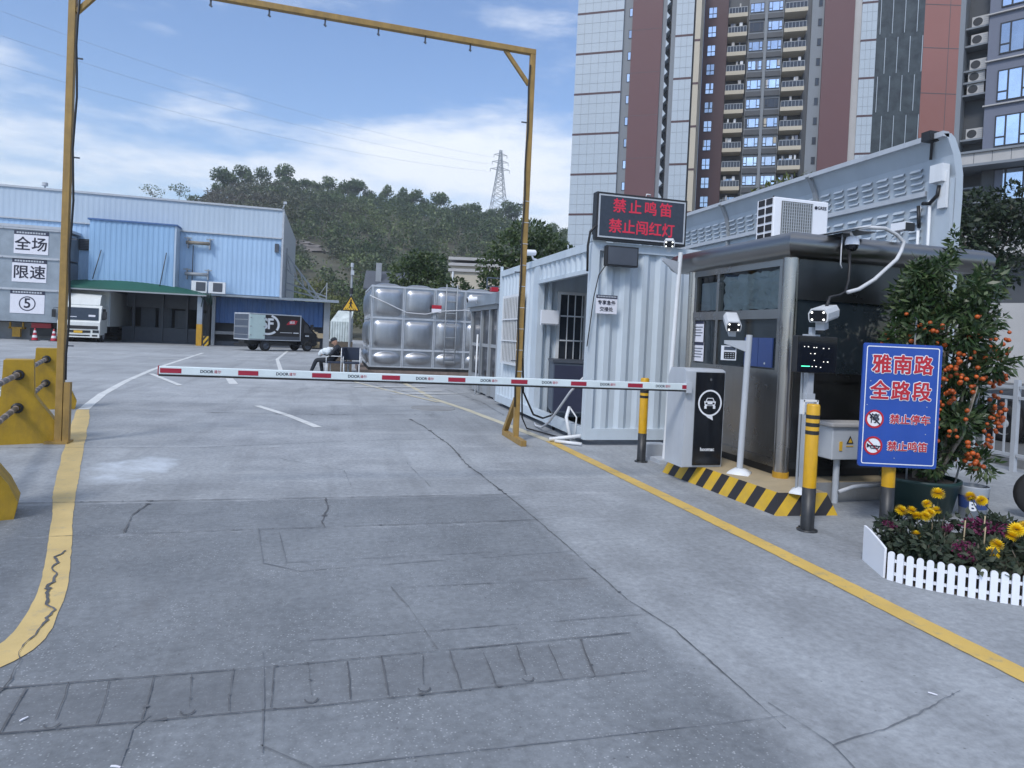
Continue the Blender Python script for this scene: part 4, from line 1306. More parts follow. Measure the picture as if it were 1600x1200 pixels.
# blue shed lean-to
sh = thing('lean_to_shed', 'rusty blue corrugated lean-to shed with a flat roof beside the warehouse', 'building', (-4, 47, 0))
b = MB(); b.corr((-7.5, 47.6), (-.5, 47.6), 1.5, 3.2, (0, -1), .3, .04); b.build('blue_sheet_wall', M['blue_shed'], sh)
b = MB(); b.box(-7.6, -.4, 48.6, 48.8, 0, 3.2); b.box(-7.5, -.6, 47.6, 47.64, 0, .3); b.build('back_wall', M['dark_grey'], sh)
b = MB(); b.add([(-8.4, 46.3, 3.34), (.5, 46.3, 3.30), (.5, 50, 3.5), (-8.4, 50, 3.54), (-8.4, 46.3, 3.22), (.5, 46.3, 3.18), (.5, 50, 3.38), (-8.4, 50, 3.42)],
                [(0, 1, 2, 3), (7, 6, 5, 4), (4, 5, 1, 0), (5, 6, 2, 1), (6, 7, 3, 2), (7, 4, 0, 3)]); b.build('roof', M['zinc'], sh)
b = MB(); b.box(-.45, -.05, 47.2, 47.6, 0, 3.2); b.build('post', M['grey_paint'], sh)
b = MB(); b.box(-7.5, -7.3, 47.2, 47.4, 0, 3.2); b.build('post', M['grey_paint'], sh)
b = MB(); b.box(-7.5, -3.6, 47.3, 48.5, .75, .95); b.build('platform', M['concrete'], sh)
b = MB(); r = random.Random(4)
for k in range(8):
    x = -2.1 + r.uniform(0, 1.4); z = r.uniform(0, .9); b.box(x, x + r.uniform(.4, .8), 47.0 + r.uniform(0, .5), 47.5, z, z + r.uniform(.3, .5))
tag(b.build('rubble_pile', M['tan_concrete']), 'heap of brownish rubble and boards under the shed beside the black truck', 'rubble')

# steel truss stair beside the warehouse
b = MB()
for y in (49.6, 50.6):
    b.bar((-3.2, y, 6.6), (-.7, y, 3.4), .1, .1); b.bar((-3.2, y, 5.6), (-.9, y, 3.3), .07, .07); b.bar((-3.2, y, 4.6), (-.3, y, 3.7), .06, .06); b.bar((-3.2, y, 4.1), (-.3, y, 3.5), .06, .06)
    for k in range(6):
        f = k / 5; b.bar((-3.2 + 2.5 * f, y, 6.6 - 3.2 * f), (-3.2 + 2.3 * min(1, f + .15), y, 5.6 - 2.3 * min(1, f + .15)), .05, .05)
b.bar((-3.2, 50.1, 3.5), (-3.2, 50.1, 7.0), .14, .14); b.bar((-.35, 49.6, 3.4), (-.35, 49.6, 4.7), .08, .08); b.bar((-1.1, 49.6, 3.4), (-.35, 49.6, 4.6), .05, .05)
tag(b.build('steel_truss', M['grey_paint']), 'thin sloping steel truss frame beside the right end of the warehouse', 'truss')

# galvanised dock at the left with the speed signs
dk = thing('loading_dock_shed', 'galvanised sheet clad loading dock at the left edge with three stacked panels', 'building', (-20, 44.5, 0))
for k, (z0, z1) in enumerate(((1.06, 2.86), (2.98, 4.68), (4.80, 6.34))):
    b = MB(); b.box(-26, -15.2, 44.5, 47, z0, z1); b.m = 1
    b.box(-26, -15.18, 44.42, 44.52, z1, z1 + .12)
    for x in (-18.2, -15.4): b.cyl((x, 44.42, z1 + .06), (x, 44.40, z1 + .06), .04, n=8)
    b.build('sheet_panel', [M['zinc'], M['light_grey']], dk)
b = MB(); b.box(-26.1, -15.1, 44.4, 47.1, 6.46, 6.62); b.build('roof_trim', M['light_grey'], dk)
b = MB(); b.box(-26, -15.3, 45.6, 47, 0, 1.0); b.build('dock_face', M['concrete'], dk)
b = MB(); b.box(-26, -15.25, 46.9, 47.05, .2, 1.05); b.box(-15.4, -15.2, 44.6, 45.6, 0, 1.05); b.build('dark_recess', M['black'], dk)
for i, (key, z, x, lab) in enumerate((('d1', 5.62, -16.8, 'white paper notice reading 全场 on the top galvanised panel'), ('d2', 4.0, -16.85, 'white paper notice reading 限速 on the middle galvanised panel'), ('d3', 2.2, -16.9, 'white paper notice with a circled 5 on the bottom galvanised panel'))):
    t = thing('notice', lab, 'notice', (x, 44.48, z), 0, 'speed notices on the galvanised dock')
    b = MB(); b.box(x - .86, x + .86, 44.47, 44.499, z - .66, z + .44); b.build('sheet', M['paper'], t)
    b = MB(); b.box(x - .86, x + .86, 44.465, 44.497, z + .44, z + .66); b.m = 1
    for q in range(11): b.box(x - .74 + q * .135, x - .64 + q * .135, 44.46, 44.466, z + .50, z + .60)
    b.build('header', [M['navy'], M['light_grey']], t)
    b = MB()
    if key != 'd3': b.bold(key, onS(x, 44.466, z - .14), .012, 6, .0006)
    else:
        b.text(key, onS(x, 44.466, z - .10)); b.m = 1
        for q in range(40):
            a0 = 2 * pi * q / 40; a1 = 2 * pi * (q + 1) / 40
            b.quad((x + cos(a0) * .42, 44.465, z - .1 + sin(a0) * .42), (x + cos(a1) * .42, 44.465, z - .1 + sin(a1) * .42), (x + cos(a1) * .36, 44.465, z - .1 + sin(a1) * .36), (x + cos(a0) * .36, 44.465, z - .1 + sin(a0) * .36))
    b.build('lettering', [M['ink'], M['navy']], t)
# bumpers and truck tail at the dock
b = MB(); b.box(-16.9, -15.9, 45.1, 45.5, .72, 1.0); b.m = 1; b.box(-17.0, -15.7, 45.2, 45.58, .25, .7)
tag(b.build('dock_bumper', [M['red_paint'], M['black']]), 'dark red dock bumper under the galvanised panels behind the cones', 'bumper')
b = MB(); b.box(-18.1, -17.3, 45.2, 45.5, .62, .72); b.box(-17.9, -17.5, 45.2, 45.4, .15, .62); b.box(-18.05, -17.98, 45.2, 45.3, .6, 1.0); b.box(-17.4, -17.33, 45.2, 45.3, .6, 1.0)
tag(b.build('jack_stand', M['yellow_paint']), 'yellow steel stand under the galvanised panels at the far left', 'stand')
cp = None
for i, (x, y) in enumerate(((-16.3, 44.0), (-15.35, 44.0))):
    lab = ('red and white traffic cone in front of the dock, nearer the yellow stand', 'red and white traffic cone in front of the dock, nearer the white truck')[i]
    if cp is None:
        cp = thing('traffic_cone', lab, 'traffic cone', (x, y, 0), 0, 'traffic cones in front of the dock')
        b = MB(); b.lathe([(.16, .03), (.13, .18)], 14); b.lathe([(.105, .32), (.08, .46)], 14); b.lathe([(.055, .58), (.03, .7), (.001, .71)], 14); b.m = 1
        b.lathe([(.13, .18), (.105, .32)], 14); b.lathe([(.08, .46), (.055, .58)], 14); b.build('cone', [M['red_paint'], M['white_paint']], cp, world=False)
        b = MB(); b.box(-.2, .2, -.2, .2, 0, .03); b.build('base', M['rubber'], cp, world=False)
    else: dup(cp, (x, y, 0), label=lab)


# ================================================================== TRUCKS
def wheel(par, x, y, z, R, w, name='wheel', axis='y', tyre='rubber', rim='grey_paint'):
    t = MB(); prof = [(R * .62, -w / 2), (R * .93, -w / 2), (R, -w * .3), (R, w * .3), (R * .93, w / 2), (R * .62, w / 2)]
    Mx = Matrix.Translation((x, y, z)) @ (Matrix.Rotation(pi / 2, 4, 'X') if axis == 'y' else Matrix.Rotation(pi / 2, 4, 'Y'))
    t.lathe(prof, 24, M=Mx)
    o = t.build(name, M[tyre], par, world=False)
    q = MB(); q.lathe([(.001, -w * .34), (R * .22, -w * .36), (R * .28, -w * .2), (R * .55, -w * .16), (R * .63, -w * .5), (R * .63, w * .5), (R * .55, w * .16), (R * .28, w * .2), (R * .22, w * .36), (.001, w * .34)], 20, M=Mx)
    q.build('rim', M[rim], o, world=False)
    return o


def white_truck(loc, rz):
    """front looks to local -y"""
    t = thing('box_truck', 'white box truck parked nose out under the green canopy', 'truck', loc, rz)
    W = 1.08
    b = MB()
    # cab: side profile in (y, z), extruded over x
    prof = [(0, .42), (0, 1.18), (.10, 1.28), (.34, 2.08), (.50, 2.18), (1.75, 2.18), (1.75, .55), (1.15, .55), (1.1, .45)]
    Mx = Matrix(((0, 0, 1, 0), (1, 0, 0, 0), (0, 1, 0, 0), (0, 0, 0, 1)))
    b.prism(prof, -W, W, Mx); b.build('cab', M['truck_white'], t, world=False, bevel=.05)
    b = MB(); b.prism([(.45, 2.17), (.60, 2.62), (.9, 2.86), (1.75, 2.86), (1.75, 2.17)], -.95, .95, Mx); b.build('wind_deflector', M['truck_white'], t, world=False, bevel=.06)
    b = MB(); b.add([(-.98, .095, 1.30), (.98, .095, 1.30), (.93, .325, 2.03), (-.93, .325, 2.03)], [(0, 1, 2, 3)])
    b.v = [p + V((0, -.02, 0)) for p in b.v]; b.build('windscreen', M['glass_dark'], t, world=False)
    for s in (-1, 1):
        b = MB(); b.add([(s * (W + .006), .42, 1.35), (s * (W + .006), 1.35, 1.35), (s * (W + .006), 1.35, 2.0), (s * (W + .006), .58, 2.0)], [(0, 1, 2, 3)]); b.build('side_window', M['glass_dark'], t, world=False)
        b = MB(); b.tube([(s * W, .25, 1.95), (s * (W + .22), .12, 1.95), (s * (W + .22), .12, 1.4)], .018, 5); b.box(s * (W + .22) - .09, s * (W + .22) + .09, .08, .15, 1.4, 1.85); b.build('mirror', M['black'], t, world=False)
        b = MB(); b.box(s * .88 - .16, s * .88 + .16, -.03, .02, .56, .72); b.build('headlight', M['glass_dark'], t, world=False)
    b = MB(); b.box(-.98, .98, -.025, .01, .78, .97); b.box(-.6, .6, -.04, .0, .56, .70); b.build('grille', M['black'], t, world=False)
    b = MB(); b.box(-W, W, -.09, .12, .28, .52); b.m = 1; b.box(-.6, .6, -.098, -.09, .36, .44)
    for s in (-1, 1): b.box(s * .85 - .14, s * .85 + .14, -.098, -.09, .35, .45)
    b.build('bumper', [M['truck_white'], M['black']], t, world=False, bevel=.02)
    b = MB(); b.box(-.22, .22, -.105, -.06, .54, .68); b.build('number_plate', M['sign_yellow'], t, world=False)
    b = MB(); b.box(-.5, -.15, .125, .135, 1.36, 1.5); b.box(.45, .8, .14, .15, 1.36, 1.62); b.build('windscreen_stickers', M['paper'], t, world=False)
    b = MB(); b.box(-1.18, 1.18, 1.85, 8.2, .95, 3.12); b.m = 1
    b.box(-1.2, 1.2, 1.83, 8.2, 3.08, 3.14); b.box(-1.2, -1.14, 1.82, 1.86, .95, 3.1); b.box(1.14, 1.2, 1.82, 1.86, .95, 3.1)
    b.build('cargo_box', [M['truck_white'], M['light_grey']], t, world=False)
    b = MB(); b.box(-.45, .45, .3, 8, .5, .94)
    for s in (-1, 1):
        for z in (.42, .62, .8): b.box(s * 1.1 - .02, s * 1.1 + .02, 2.6, 5.8, z, z + .07)
    b.build('chassis', M['black'], t, world=False)
    for y in (1.0, 6.5):
        for s in (-1, 1): wheel(t, s * .93, y, .46, .46, .28, axis='x')
    return t


wtk = white_truck((-14.2, 44.3, 0), radians(4))


def black_truck(loc, rz):
    """front looks to local +x; right side is -y"""
    t = thing('delivery_truck', 'black delivery truck with its rear door folded open against its side', 'truck', loc, rz)
    b = MB(); b.box(-1.3, 2.45, -.88, .88, .72, 2.4); b.build('cargo_box', M['truck_black'], t, world=False)
    b = MB()
    for (x0, x1, z0, z1) in ((-1.32, 2.47, 2.36, 2.43), (-1.32, 2.47, .70, .75), (2.41, 2.47, .75, 2.36), (-1.32, -1.25, .75, 2.36)):
        b.box(x0, x1, -.90, .90, z0, z1)
    b.build('box_frame', M['light_grey'], t, world=False)
    b = MB(); b.box(-1.3, 2.4, -.905, -.885, .76, .98); b.build('scuff_strip', M['dark_grey'], t, world=False)
    b = MB(); b.box(-1.28, -.22, -.95, -.905, .78, 2.34); b.m = 1
    for z in (1.0, 1.55, 2.1): b.box(-1.26, -1.16, -.965, -.95, z, z + .06); b.box(-.34, -.24, -.965, -.95, z, z + .06)
    b.build('folded_rear_door', [M['door_mint'], M['grey_paint']], t, world=False)
    b = MB(); b.box(-1.33, -1.30, -.84, .84, .78, 2.34); b.m = 1
    for z in (1.02, 1.5, 1.56, 1.98): b.box(-1.336, -1.33, -.8, .8, z, z + .03)
    b.build('open_rear', [M['cabinet_slate'], M['grey_paint']], t, world=False)
    b = MB(); b.text('sf', frame((-.02, -.892, 1.75), (1, 0, 0), (0, 0, 1)))
    for q in range(34):
        a0 = radians(-118 + 190 * q / 34); a1 = radians(-118 + 190 * (q + 1) / 34)
        if 13 <= q <= 14: continue
        c = (0.0, 1.72)
        b.quad((c[0] + cos(a0) * .86, -.894, c[1] + sin(a0) * .68), (c[0] + cos(a1) * .86, -.894, c[1] + sin(a1) * .68), (c[0] + cos(a1) * .70, -.894, c[1] + sin(a1) * .54), (c[0] + cos(a0) * .70, -.894, c[1] + sin(a0) * .54))
    b.build('emblem', M['white_paint'], t, world=False)
    b = MB(); b.add([(1.35, -.893, 1.75), (2.05, -.893, 1.8), (2.2, -.893, 2.05), (1.75, -.893, 2.1), (1.5, -.893, 1.95)], [(0, 1, 2, 3, 4)]); b.m = 1
    b.text('trk', frame((1.78, -.896, 1.92), (1, 0, .06), (0, 0, 1)))
    b.box(.9, 1.8, -.895, -.89, 1.22, 1.25); b.box(1.9, 2.3, -.895, -.89, 1.2, 1.26)
    b.build('side_logo', [M['red_paint'], M['white_paint']], t, world=False)
    Mx = Matrix(((1, 0, 0, 0), (0, 0, 1, 0), (0, 1, 0, 0), (0, 0, 0, 1)))
    b = MB(); b.prism([(2.55, .42), (2.55, 1.98), (2.95, 1.98), (3.55, 1.35), (3.78, 1.18), (3.82, .45), (3.6, .36)], -.84, .84, Mx); b.build('cab', M['black_gloss'], t, world=False, bevel=.05)
    b = MB(); b.prism([(2.5, 1.97), (2.5, 2.32), (2.62, 2.36), (3.0, 1.97)], -.7, .7, Mx); b.build('wind_deflector', M['black_gloss'], t, world=False)
    b = MB(); b.add([(2.75, -.846, 1.28), (3.42, -.846, 1.28), (3.0, -.846, 1.85), (2.75, -.846, 1.85)], [(0, 1, 2, 3)]); b.build('side_window', M['window_dark'], t, world=False)
    b = MB(); b.add([(3.02, -.76, 1.93), (3.02, .76, 1.93), (3.56, .76, 1.36), (3.56, -.76, 1.36)], [(0, 1, 2, 3)]); b.v = [p + V((.02, 0, .02)) for p in b.v]; b.build('windscreen', M['glass_dark'], t, world=False)
    b = MB(); b.box(3.2, 3.34, -1.06, -.9, 1.5, 1.85); b.bar((3.1, -.8, 1.8), (3.25, -.98, 1.75), .03, .03); b.build('mirror', M['black'], t, world=False)
    b = MB(); b.box(2.85, 3.15, -.848, -.843, 1.02, 1.1); b.build('cab_badge', M['light_grey'], t, world=False)
    b = MB(); b.box(-1.3, 3.6, -.35, .35, .42, .71); b.box(.1, 1.7, -.8, -.45, .36, .6); b.box(-1.35, -1.2, -.8, .8, .3, .45); b.build('chassis', M['black'], t, world=False)
    for x in (-.05, 3.1):
        for s in (-1, 1): wheel(t, x, s * .74, .36, .36, .22, rim='dark_grey')
    return t


bt = black_truck((-3.9, 41.0, 0), radians(36)); bt.scale = (.88,) * 3

# ================================================================== WATER TANK
TKr = 0.0
# local x runs left -> right along the front face, local y backwards
tk = thing('water_tank', 'stainless steel panel water tank with bulging square panels and a ladder', 'water tank', (1.28, 22.0, 0), TKr)
rows = [(.30, .88), (.88, 1.90), (1.90, 2.92)]


def bulge(mb, x0, x1, z0, z1, M4, h=.12, n=22):
    """pressed panel with a square pillow bulge"""
    vs = []
    for j in range(n + 1):
        for i in range(n + 1):
            u = i / n; v = j / n
            a = abs(2 * u - 1) / .80; c = abs(2 * v - 1) / .80
            rr_ = (a ** 6 + c ** 6) ** (1 / 6)
            hgt = h * (.62 * max(0, 1 - rr_ ** 4) ** .5 + .38 * max(0, 1 - (a * a + c * c) * .5)) if rr_ < 1 else 0
            if z1 - z0 < .7:
                rr_ = (a ** 2.2 + (c * 1.15) ** 2.2) ** (1 / 2.2); hgt = h * max(0, 1 - rr_ ** 2) ** .7 if rr_ < 1 else 0
            vs.append((x0 + (x1 - x0) * u, -hgt, z0 + (z1 - z0) * v))
    w = n + 1
    mb.add(vs, [(j * w + i, j * w + i + 1, (j + 1) * w + i + 1, (j + 1) * w + i) for j in range(n) for i in range(n)], True, M4)


NP = 5
side = Matrix.Rotation(-pi / 2, 4, 'Z')
for (z0, z1) in rows:
    for i in range(NP):
        b = MB(); bulge(b, i * 1.02, i * 1.02 + 1.02, z0, z1, None); b.build('tank_panel', M['tank_steel'], tk, world=False)
    for i in range(4):
        b = MB(); bulge(b, 0, 1.02, z0, z1, Matrix.Translation((0, (i + 1) * 1.02, 0)) @ side); b.build('tank_panel', M['tank_steel'], tk, world=False)
for i in range(NP):
    b = MB(); bulge(b, i * 1.02, i * 1.02 + 1.02, 0, 1.02, Matrix.Translation((0, 0, 2.92)) @ Matrix.Rotation(-pi / 2, 4, 'X') @ Matrix.Identity(4), .13)
    b.build('top_panel', M['tank_steel'], tk, world=False)
b = MB()
for i in range(NP + 1):
    b.box(i * 1.02 - .035, i * 1.02 - .008, -.045, .0, .3, 2.92); b.box(i * 1.02 + .008, i * 1.02 + .035, -.045, .0, .3, 2.92)
for z in (.3, .88, 1.90, 2.92):
    b.box(-.035, NP * 1.02, -.036, 0, z - .03, z + .03); b.box(-.036, 0, -.0, 4.1, z - .03, z + .03)
for i in range(5):
    b.box(-.035, 0, i * 1.02 - .03, i * 1.02 + .03, .3, 2.92)
b.build('seam_flanges', M['light_grey'], tk, world=False)
b = MB(); b.box(.02, NP * 1.02 - .02, .02, 4.06, .3, 2.9); b.build('tank_core', M['steel_darkened'], tk, world=False)
b = MB(); b.box(-.05, NP * 1.02, -.05, 4.2, .2, .296); b.build('base_beam', M['rubber'], tk, world=False)
b = MB(); b.box(-.3, NP * 1.02, -.12, 4.4, 0, .2)
M['brick_base'] = mat('brick_base', (.19, .15, .13), .9, var=.3, vscale=5, bump=.5)
b.build('masonry_base', M['brick_base'], tk, world=False)
b = MB()
for x in (2.38, 2.74): b.tube([(x, -.2, .42), (x, -.2, 3.1)], .022, 6)
for k in range(7): b.bar((2.38, -.2, .55 + k * .4), (2.74, -.2, .55 + k * .4), .03, .03)
for z in (1.9, 2.9):
    for x in (2.38, 2.74): b.bar((x, -.2, z), (x, -.0, z), .03, .03)
b.build('ladder', M['grey_paint'], tk, world=False)
b = MB(); b.box(1.92, 2.24, -.12, -.1, 2.16, 2.34); b.m = 1; b.box(1.92, 2.24, -.125, -.1, 2.28, 2.4)
b.build('warning_label', [M['paper'], M['red_paint']], tk, world=False)
b = MB(); pts = [(-.1, -.16, 2.6), (.5, -.2, 2.35), (1.1, -.2, 2.1), (1.7, -.2, 2.08), (2.2, -.22, 2.2), (3.0, -.22, 2.28), (4.2, -.2, 2.18)]
b.tube(pts, .018, 6); tag(b.build('hose', M['cable_white']), 'white hose slung across the front of the steel water tank', 'hose').location = (0, 0, 0)
bpy.data.objects['hose'].location = tk.location; bpy.data.objects['hose'].rotation_euler = (0, 0, TKr)

M['plastic_wrap'] = mat('plastic_wrap', (.50, .55, .55), .3, var=.25, vscale=4, streak=.5, dirtcol=(.30, .38, .36), sscale=(14, 14, .8))
# plastic wrapped stack left of the tank
t = thing('wrapped_panel_stack', 'stack of corrugated clear sheets wrapped in plastic on a dark base beside the tank', 'stack', (.72, 23.4, 0))
b = MB(); b.corr((.0, 23.3), (.65, 23.1), 1.05, 1.72, (-.3, -1), .09, .03); b.add([(.0, 23.3, 1.05), (.0, 23.3, 1.72), (.25, 23.6, 2.1), (.75, 23.5, 2.1), (.65, 23.1, 1.72), (.65, 23.1, 1.05), (.75, 23.6, 1.05)], [(1, 4, 3, 2), (4, 5, 6, 3), (0, 1, 2)])
b.build('plastic_sheets', M['plastic_wrap'], t)
b = MB(); b.box(-.02, .75, 23.1, 23.9, 0, 1.04); b.build('base_crate', M['bark'], t)

# ================================================================== PEDESTRIAN SIGN POLE
t = thing('crossing_sign_pole', 'thin grey pole carrying a yellow triangular pedestrian sign and a small camera', 'sign pole', (.60, 21.75, 0))
b = MB(); b.cyl((.60, 21.75, 0), (.60, 21.75, 3.5), .035, n=10); b.build('pole', M['grey_paint'], t)
tri = [(.60, 2.57), (.30, 2.05), (.90, 2.05)]


def trip(mb, poly, y0, y1):
    mb.prism(poly, -y1, -y0, Matrix(((1, 0, 0, 0), (0, 0, -1, 0), (0, 1, 0, 0), (0, 0, 0, 1))))


b = MB(); trip(b, tri, 21.69, 21.70)
b.build('sign_border', M['black'], t)
ins = [(.60 + (x - .60) * .78, 2.223 + (z - 2.223) * .78) for x, z in tri]
b = MB(); trip(b, ins, 21.682, 21.69); b.m = 1
for q in ((.60, 2.40, .028), ):
    b.prism([(q[0] + cos(a) * q[2], q[1] + sin(a) * q[2]) for a in [2 * pi * k / 10 for k in range(10)]], -21.682, -21.679, Matrix(((1, 0, 0, 0), (0, 0, -1, 0), (0, 1, 0, 0), (0, 0, 0, 1))))
for (p, q, w) in (((.60, 2.37), (.595, 2.24), .05), ((.60, 2.25), (.64, 2.15), .028), ((.595, 2.25), (.55, 2.15), .028), ((.60, 2.35), (.655, 2.28), .02), ((.60, 2.35), (.54, 2.28), .02),
                  ((.43, 2.14), (.47, 2.09), .018), ((.49, 2.14), (.53, 2.09), .018), ((.66, 2.14), (.70, 2.09), .018), ((.72, 2.14), (.76, 2.09), .018), ((.58, 2.13), (.61, 2.09), .018)):
    b.bar((p[0], 21.68, p[1]), (q[0], 21.68, q[1]), w, .004, up=(0, 1, 0))
b.build('sign_face', [M['sign_yellow'], M['black']], t)
b = MB(); b.cyl((.60, 21.72, 2.6), (.60, 21.72, 2.78), .06, n=10); b.build('camera_housing', M['black'], t)
b = MB(); b.box(.56, .66, 21.66, 21.76, 3.2, 3.34); b.cyl((.6, 21.75, 3.45), (.6, 21.75, 3.58), .05, n=10); b.build('light_sensor', M['light_grey'], t)

# ================================================================== CHAIRS AND SEATED GUARD
FW = pi - .2675          # local +x looks to the left of the picture


def office_chair(loc, rz, label):
    t = thing('chair', label, 'chair', loc, rz, 'chairs beside the water tank')
    b = MB(); b.box(-.22, .24, -.24, .24, .42, .48); b.build('seat', M['chair_blue'], t, world=False, bevel=.02)
    b = MB(); b.box(-.27, -.22, -.24, .24, .52, .92); b.build('backrest', M['chair_blue'], t, world=False, bevel=.02)
    for sx in (-.23, .22):
        for sy in (-.23, .23):
            b = MB(); b.tube([(sx, sy, 0), (sx, sy, .43 if sx > 0 else .9)], .014, 6); b.build('leg', M['white_paint'], t, world=False)
    for sy in (-.25, .25):
        b = MB(); b.tube([(-.23, sy, .64), (.15, sy, .64), (.22, sy, .60), (.22, sy, .42)], .014, 6); b.build('armrest', M['white_paint'], t, world=False)
    return t


office_chair((.20, 21.2, 0), FW, 'chair the guard sits on, with white tube legs')
office_chair((.68, 21.1, 0), FW + pi / 2 + .2, 'empty dark blue chair beside the seated guard in front of the tank')


def skin_mesh(name, m, par, joints, edges, levels=2):
    """one continuous skinned body; joints: (pos, radius)"""
    me = bpy.data.meshes.new(name)
    me.from_pydata([j[0] for j in joints], edges, [])
    o = bpy.data.objects.new(name, me); COL.objects.link(o); o.parent = par
    me.materials.append(M[m])
    sk = o.modifiers.new('skin', 'SKIN'); sk.use_smooth_shade = True
    me.skin_vertices.new() if not me.skin_vertices else None
    for i, j in enumerate(joints):
        rr_ = j[1] if isinstance(j[1], tuple) else (j[1], j[1])
        me.skin_vertices[0].data[i].radius = rr_
        me.skin_vertices[0].data[i].use_root = (i == 0)
    ss = o.modifiers.new('sub', 'SUBSURF'); ss.levels = levels; ss.render_levels = levels
    return o


pr = thing('person', 'guard in dark uniform and cap slumped on a chair, holding a pale jacket', 'person', (.20, 21.2, 0), FW)
J = [((.10, 0, .50), .13), ((.03, 0, .66), .135), ((-.05, 0, .80), .15), ((-.05, 0, .90), (.12, .09)), ((.01, 0, .975), .05),   # pelvis..neck
     ((-.04, .19, .86), .065), ((.10, .25, .66), .052), ((.28, .12, .68), .042), ((.36, .04, .68), .034),                        # left arm folded
     ((-.04, -.19, .86), .065), ((.10, -.25, .66), .052), ((.28, -.12, .70), .042), ((.36, -.02, .70), .034),
     ((.16, .10, .50), .10), ((.56, .13, .50), .075), ((.70, .14, .14), .052), ((.72, .14, .06), .045),
     ((.16, -.10, .50), .10), ((.50, -.13, .48), .075), ((.44, -.13, .14), .052), ((.45, -.13, .06), .045)]
E_ = [(0, 1), (1, 2), (2, 3), (3, 4), (3, 5), (5, 6), (6, 7), (7, 8), (3, 9), (9, 10), (10, 11), (11, 12), (0, 13), (13, 14), (14, 15), (15, 16), (0, 17), (17, 18), (18, 19), (19, 20)]
skin_mesh('body', 'uniform', pr, J, E_)
b = MB()
hd = V((.06, 0, 1.075))
b.lathe([(.001, -.125), (.045, -.115), (.066, -.06), (.078, .0), (.08, .05), (.066, .095), (.03, .118), (.001, .122)], 16, (0, 0, 0), Matrix.Translation(hd) @ Matrix.Rotation(.45, 4, 'Y') @ Matrix.Diagonal((1.12, .92, 1, 1)))
HM = Matrix.Translation(hd) @ Matrix.Rotation(.45, 4, 'Y')
b.lathe([(.001, -.02), (.014, -.012), (.011, .012), (.001, .03)], 8, (0, 0, 0), HM @ Matrix.Translation((.092, 0, -.015)))
for s in (-1, 1):
    b.lathe([(.001, -.03), (.016, -.015), (.018, .01), (.001, .03)], 8, (0, 0, 0), HM @ Matrix.Translation((0, s * .076, -.01)) @ Matrix.Diagonal((1, .5, 1, 1)))
b.cyl(V((-.01, 0, .93)), V((.03, 0, 1.0)), .05, .048, 12)
b.m = 1
for s in (-1, 1):
    b.lathe([(.001, -.007), (.009, 0), (.001, .007)], 8, (0, 0, 0), HM @ Matrix.Translation((.083, s * .03, .012)))
b.box(.083, .09, -.022, .022, -.062, -.054, HM)
b.build('head', [M['skin'], M['hair']], pr, world=False)
b = MB(); b.lathe([(.088, .03), (.09, .06), (.08, .105), (.05, .13), (.001, .138)], 16, (0, 0, 0), HM @ Matrix.Diagonal((1.14, .96, 1, 1)))
b.add([(.075, -.06, .045), (.075, .06, .045), (.16, .045, .03), (.16, -.045, .03), (.075, -.06, .038), (.075, .06, .038), (.16, .045, .022), (.16, -.045, .022)], [(0, 3, 2, 1), (4, 5, 6, 7), (3, 7, 6, 2), (0, 4, 7, 3), (1, 2, 6, 5)], False, HM)
b.m = 1; b.box(.092, .104, -.025, .025, .07, .1, HM)
b.build('cap', [M['uniform'], M['light_grey']], pr, world=False)
for s, y in ((1, .03), (-1, -.02)):
    b = MB(); z = .68 if s > 0 else .70
    b.box(.355, .43, y - .04, y + .04, z - .014, z + .014)
    for k in range(4):
        yy = y - .03 + k * .02; l = (.06, .07, .066, .05)[k]
        b.tube([(.42, yy, z), (.42 + l * .55, yy, z - .008), (.42 + l, yy, z - .035)], [.0095, .009, .007], 6)
    b.tube([(.37, y + s * .035, z), (.40, y + s * .06, z - .004), (.44, y + s * .062, z - .02)], [.011, .01, .008], 6)
    b.build('hand', M['skin'], pr, world=False, bevel=.008)
for (x, y) in ((.74, .14), (.47, -.13)):
    b = MB(); b.lathe([(.001, 0), (.045, 0), (.05, .03), (.04, .07), (.001, .085)], 12, (0, 0, 0), Matrix.Translation((x + .04, y, 0)) @ Matrix.Diagonal((2.6, .95, 1, 1))); b.build('shoe', M['black'], pr, world=False)
JJ = [((.24, .0, .70), .13), ((.16, .24, .78), .11), ((.36, .14, .80), .09), ((.16, -.24, .80), .11), ((.36, -.16, .82), .09), ((.46, .0, .74), .095), ((.52, .02, .60), .075)]
jk = skin_mesh('jacket', 'jacket_blue', None, JJ, [(0, 1), (1, 2), (0, 3), (3, 4), (0, 5), (5, 6)])
jk.location = pr.location; jk.rotation_euler = pr.rotation_euler
tag(jk, 'crumpled pale blue and white jacket held over the guard\'s folded arms', 'jacket')

# ================================================================== small houses behind
t = thing('grey_house', 'dark grey gabled house partly hidden behind the water tank', 'building', (4.9, 61, 0), -.12)
b = MB(); b.box(-1.9, 2.6, 0, 5, 0, 5.2); b.build('wall', M['tower_dark'], t, world=False)
b = MB(); b.add([(-2.2, -.3, 5.2), (2.8, -.3, 5.2), (2.8, 2.5, 7.0), (-2.2, 2.5, 7.0), (2.8, 5.3, 5.2), (-2.2, 5.3, 5.2), (-2.2, -.3, 5.05), (2.8, -.3, 5.05)], [(0, 1, 2, 3), (3, 2, 4, 5), (6, 7, 1, 0)]); b.build('roof', M['dark_grey'], t, world=False)
b = MB(); b.box(-1.2, -.7, .8, 1.4, 5, 7.6); b.build('chimney', M['grey_paint'], t, world=False)
t = thing('cream_building', 'cream flat roofed building with banded cornice between the trees', 'building', (12, 69.5, 0), -.3)
b = MB(); b.box(0, 8, 0, 8, 0, 8.6); b.build('wall', M['tower_cream'], t, world=False)
b = MB()
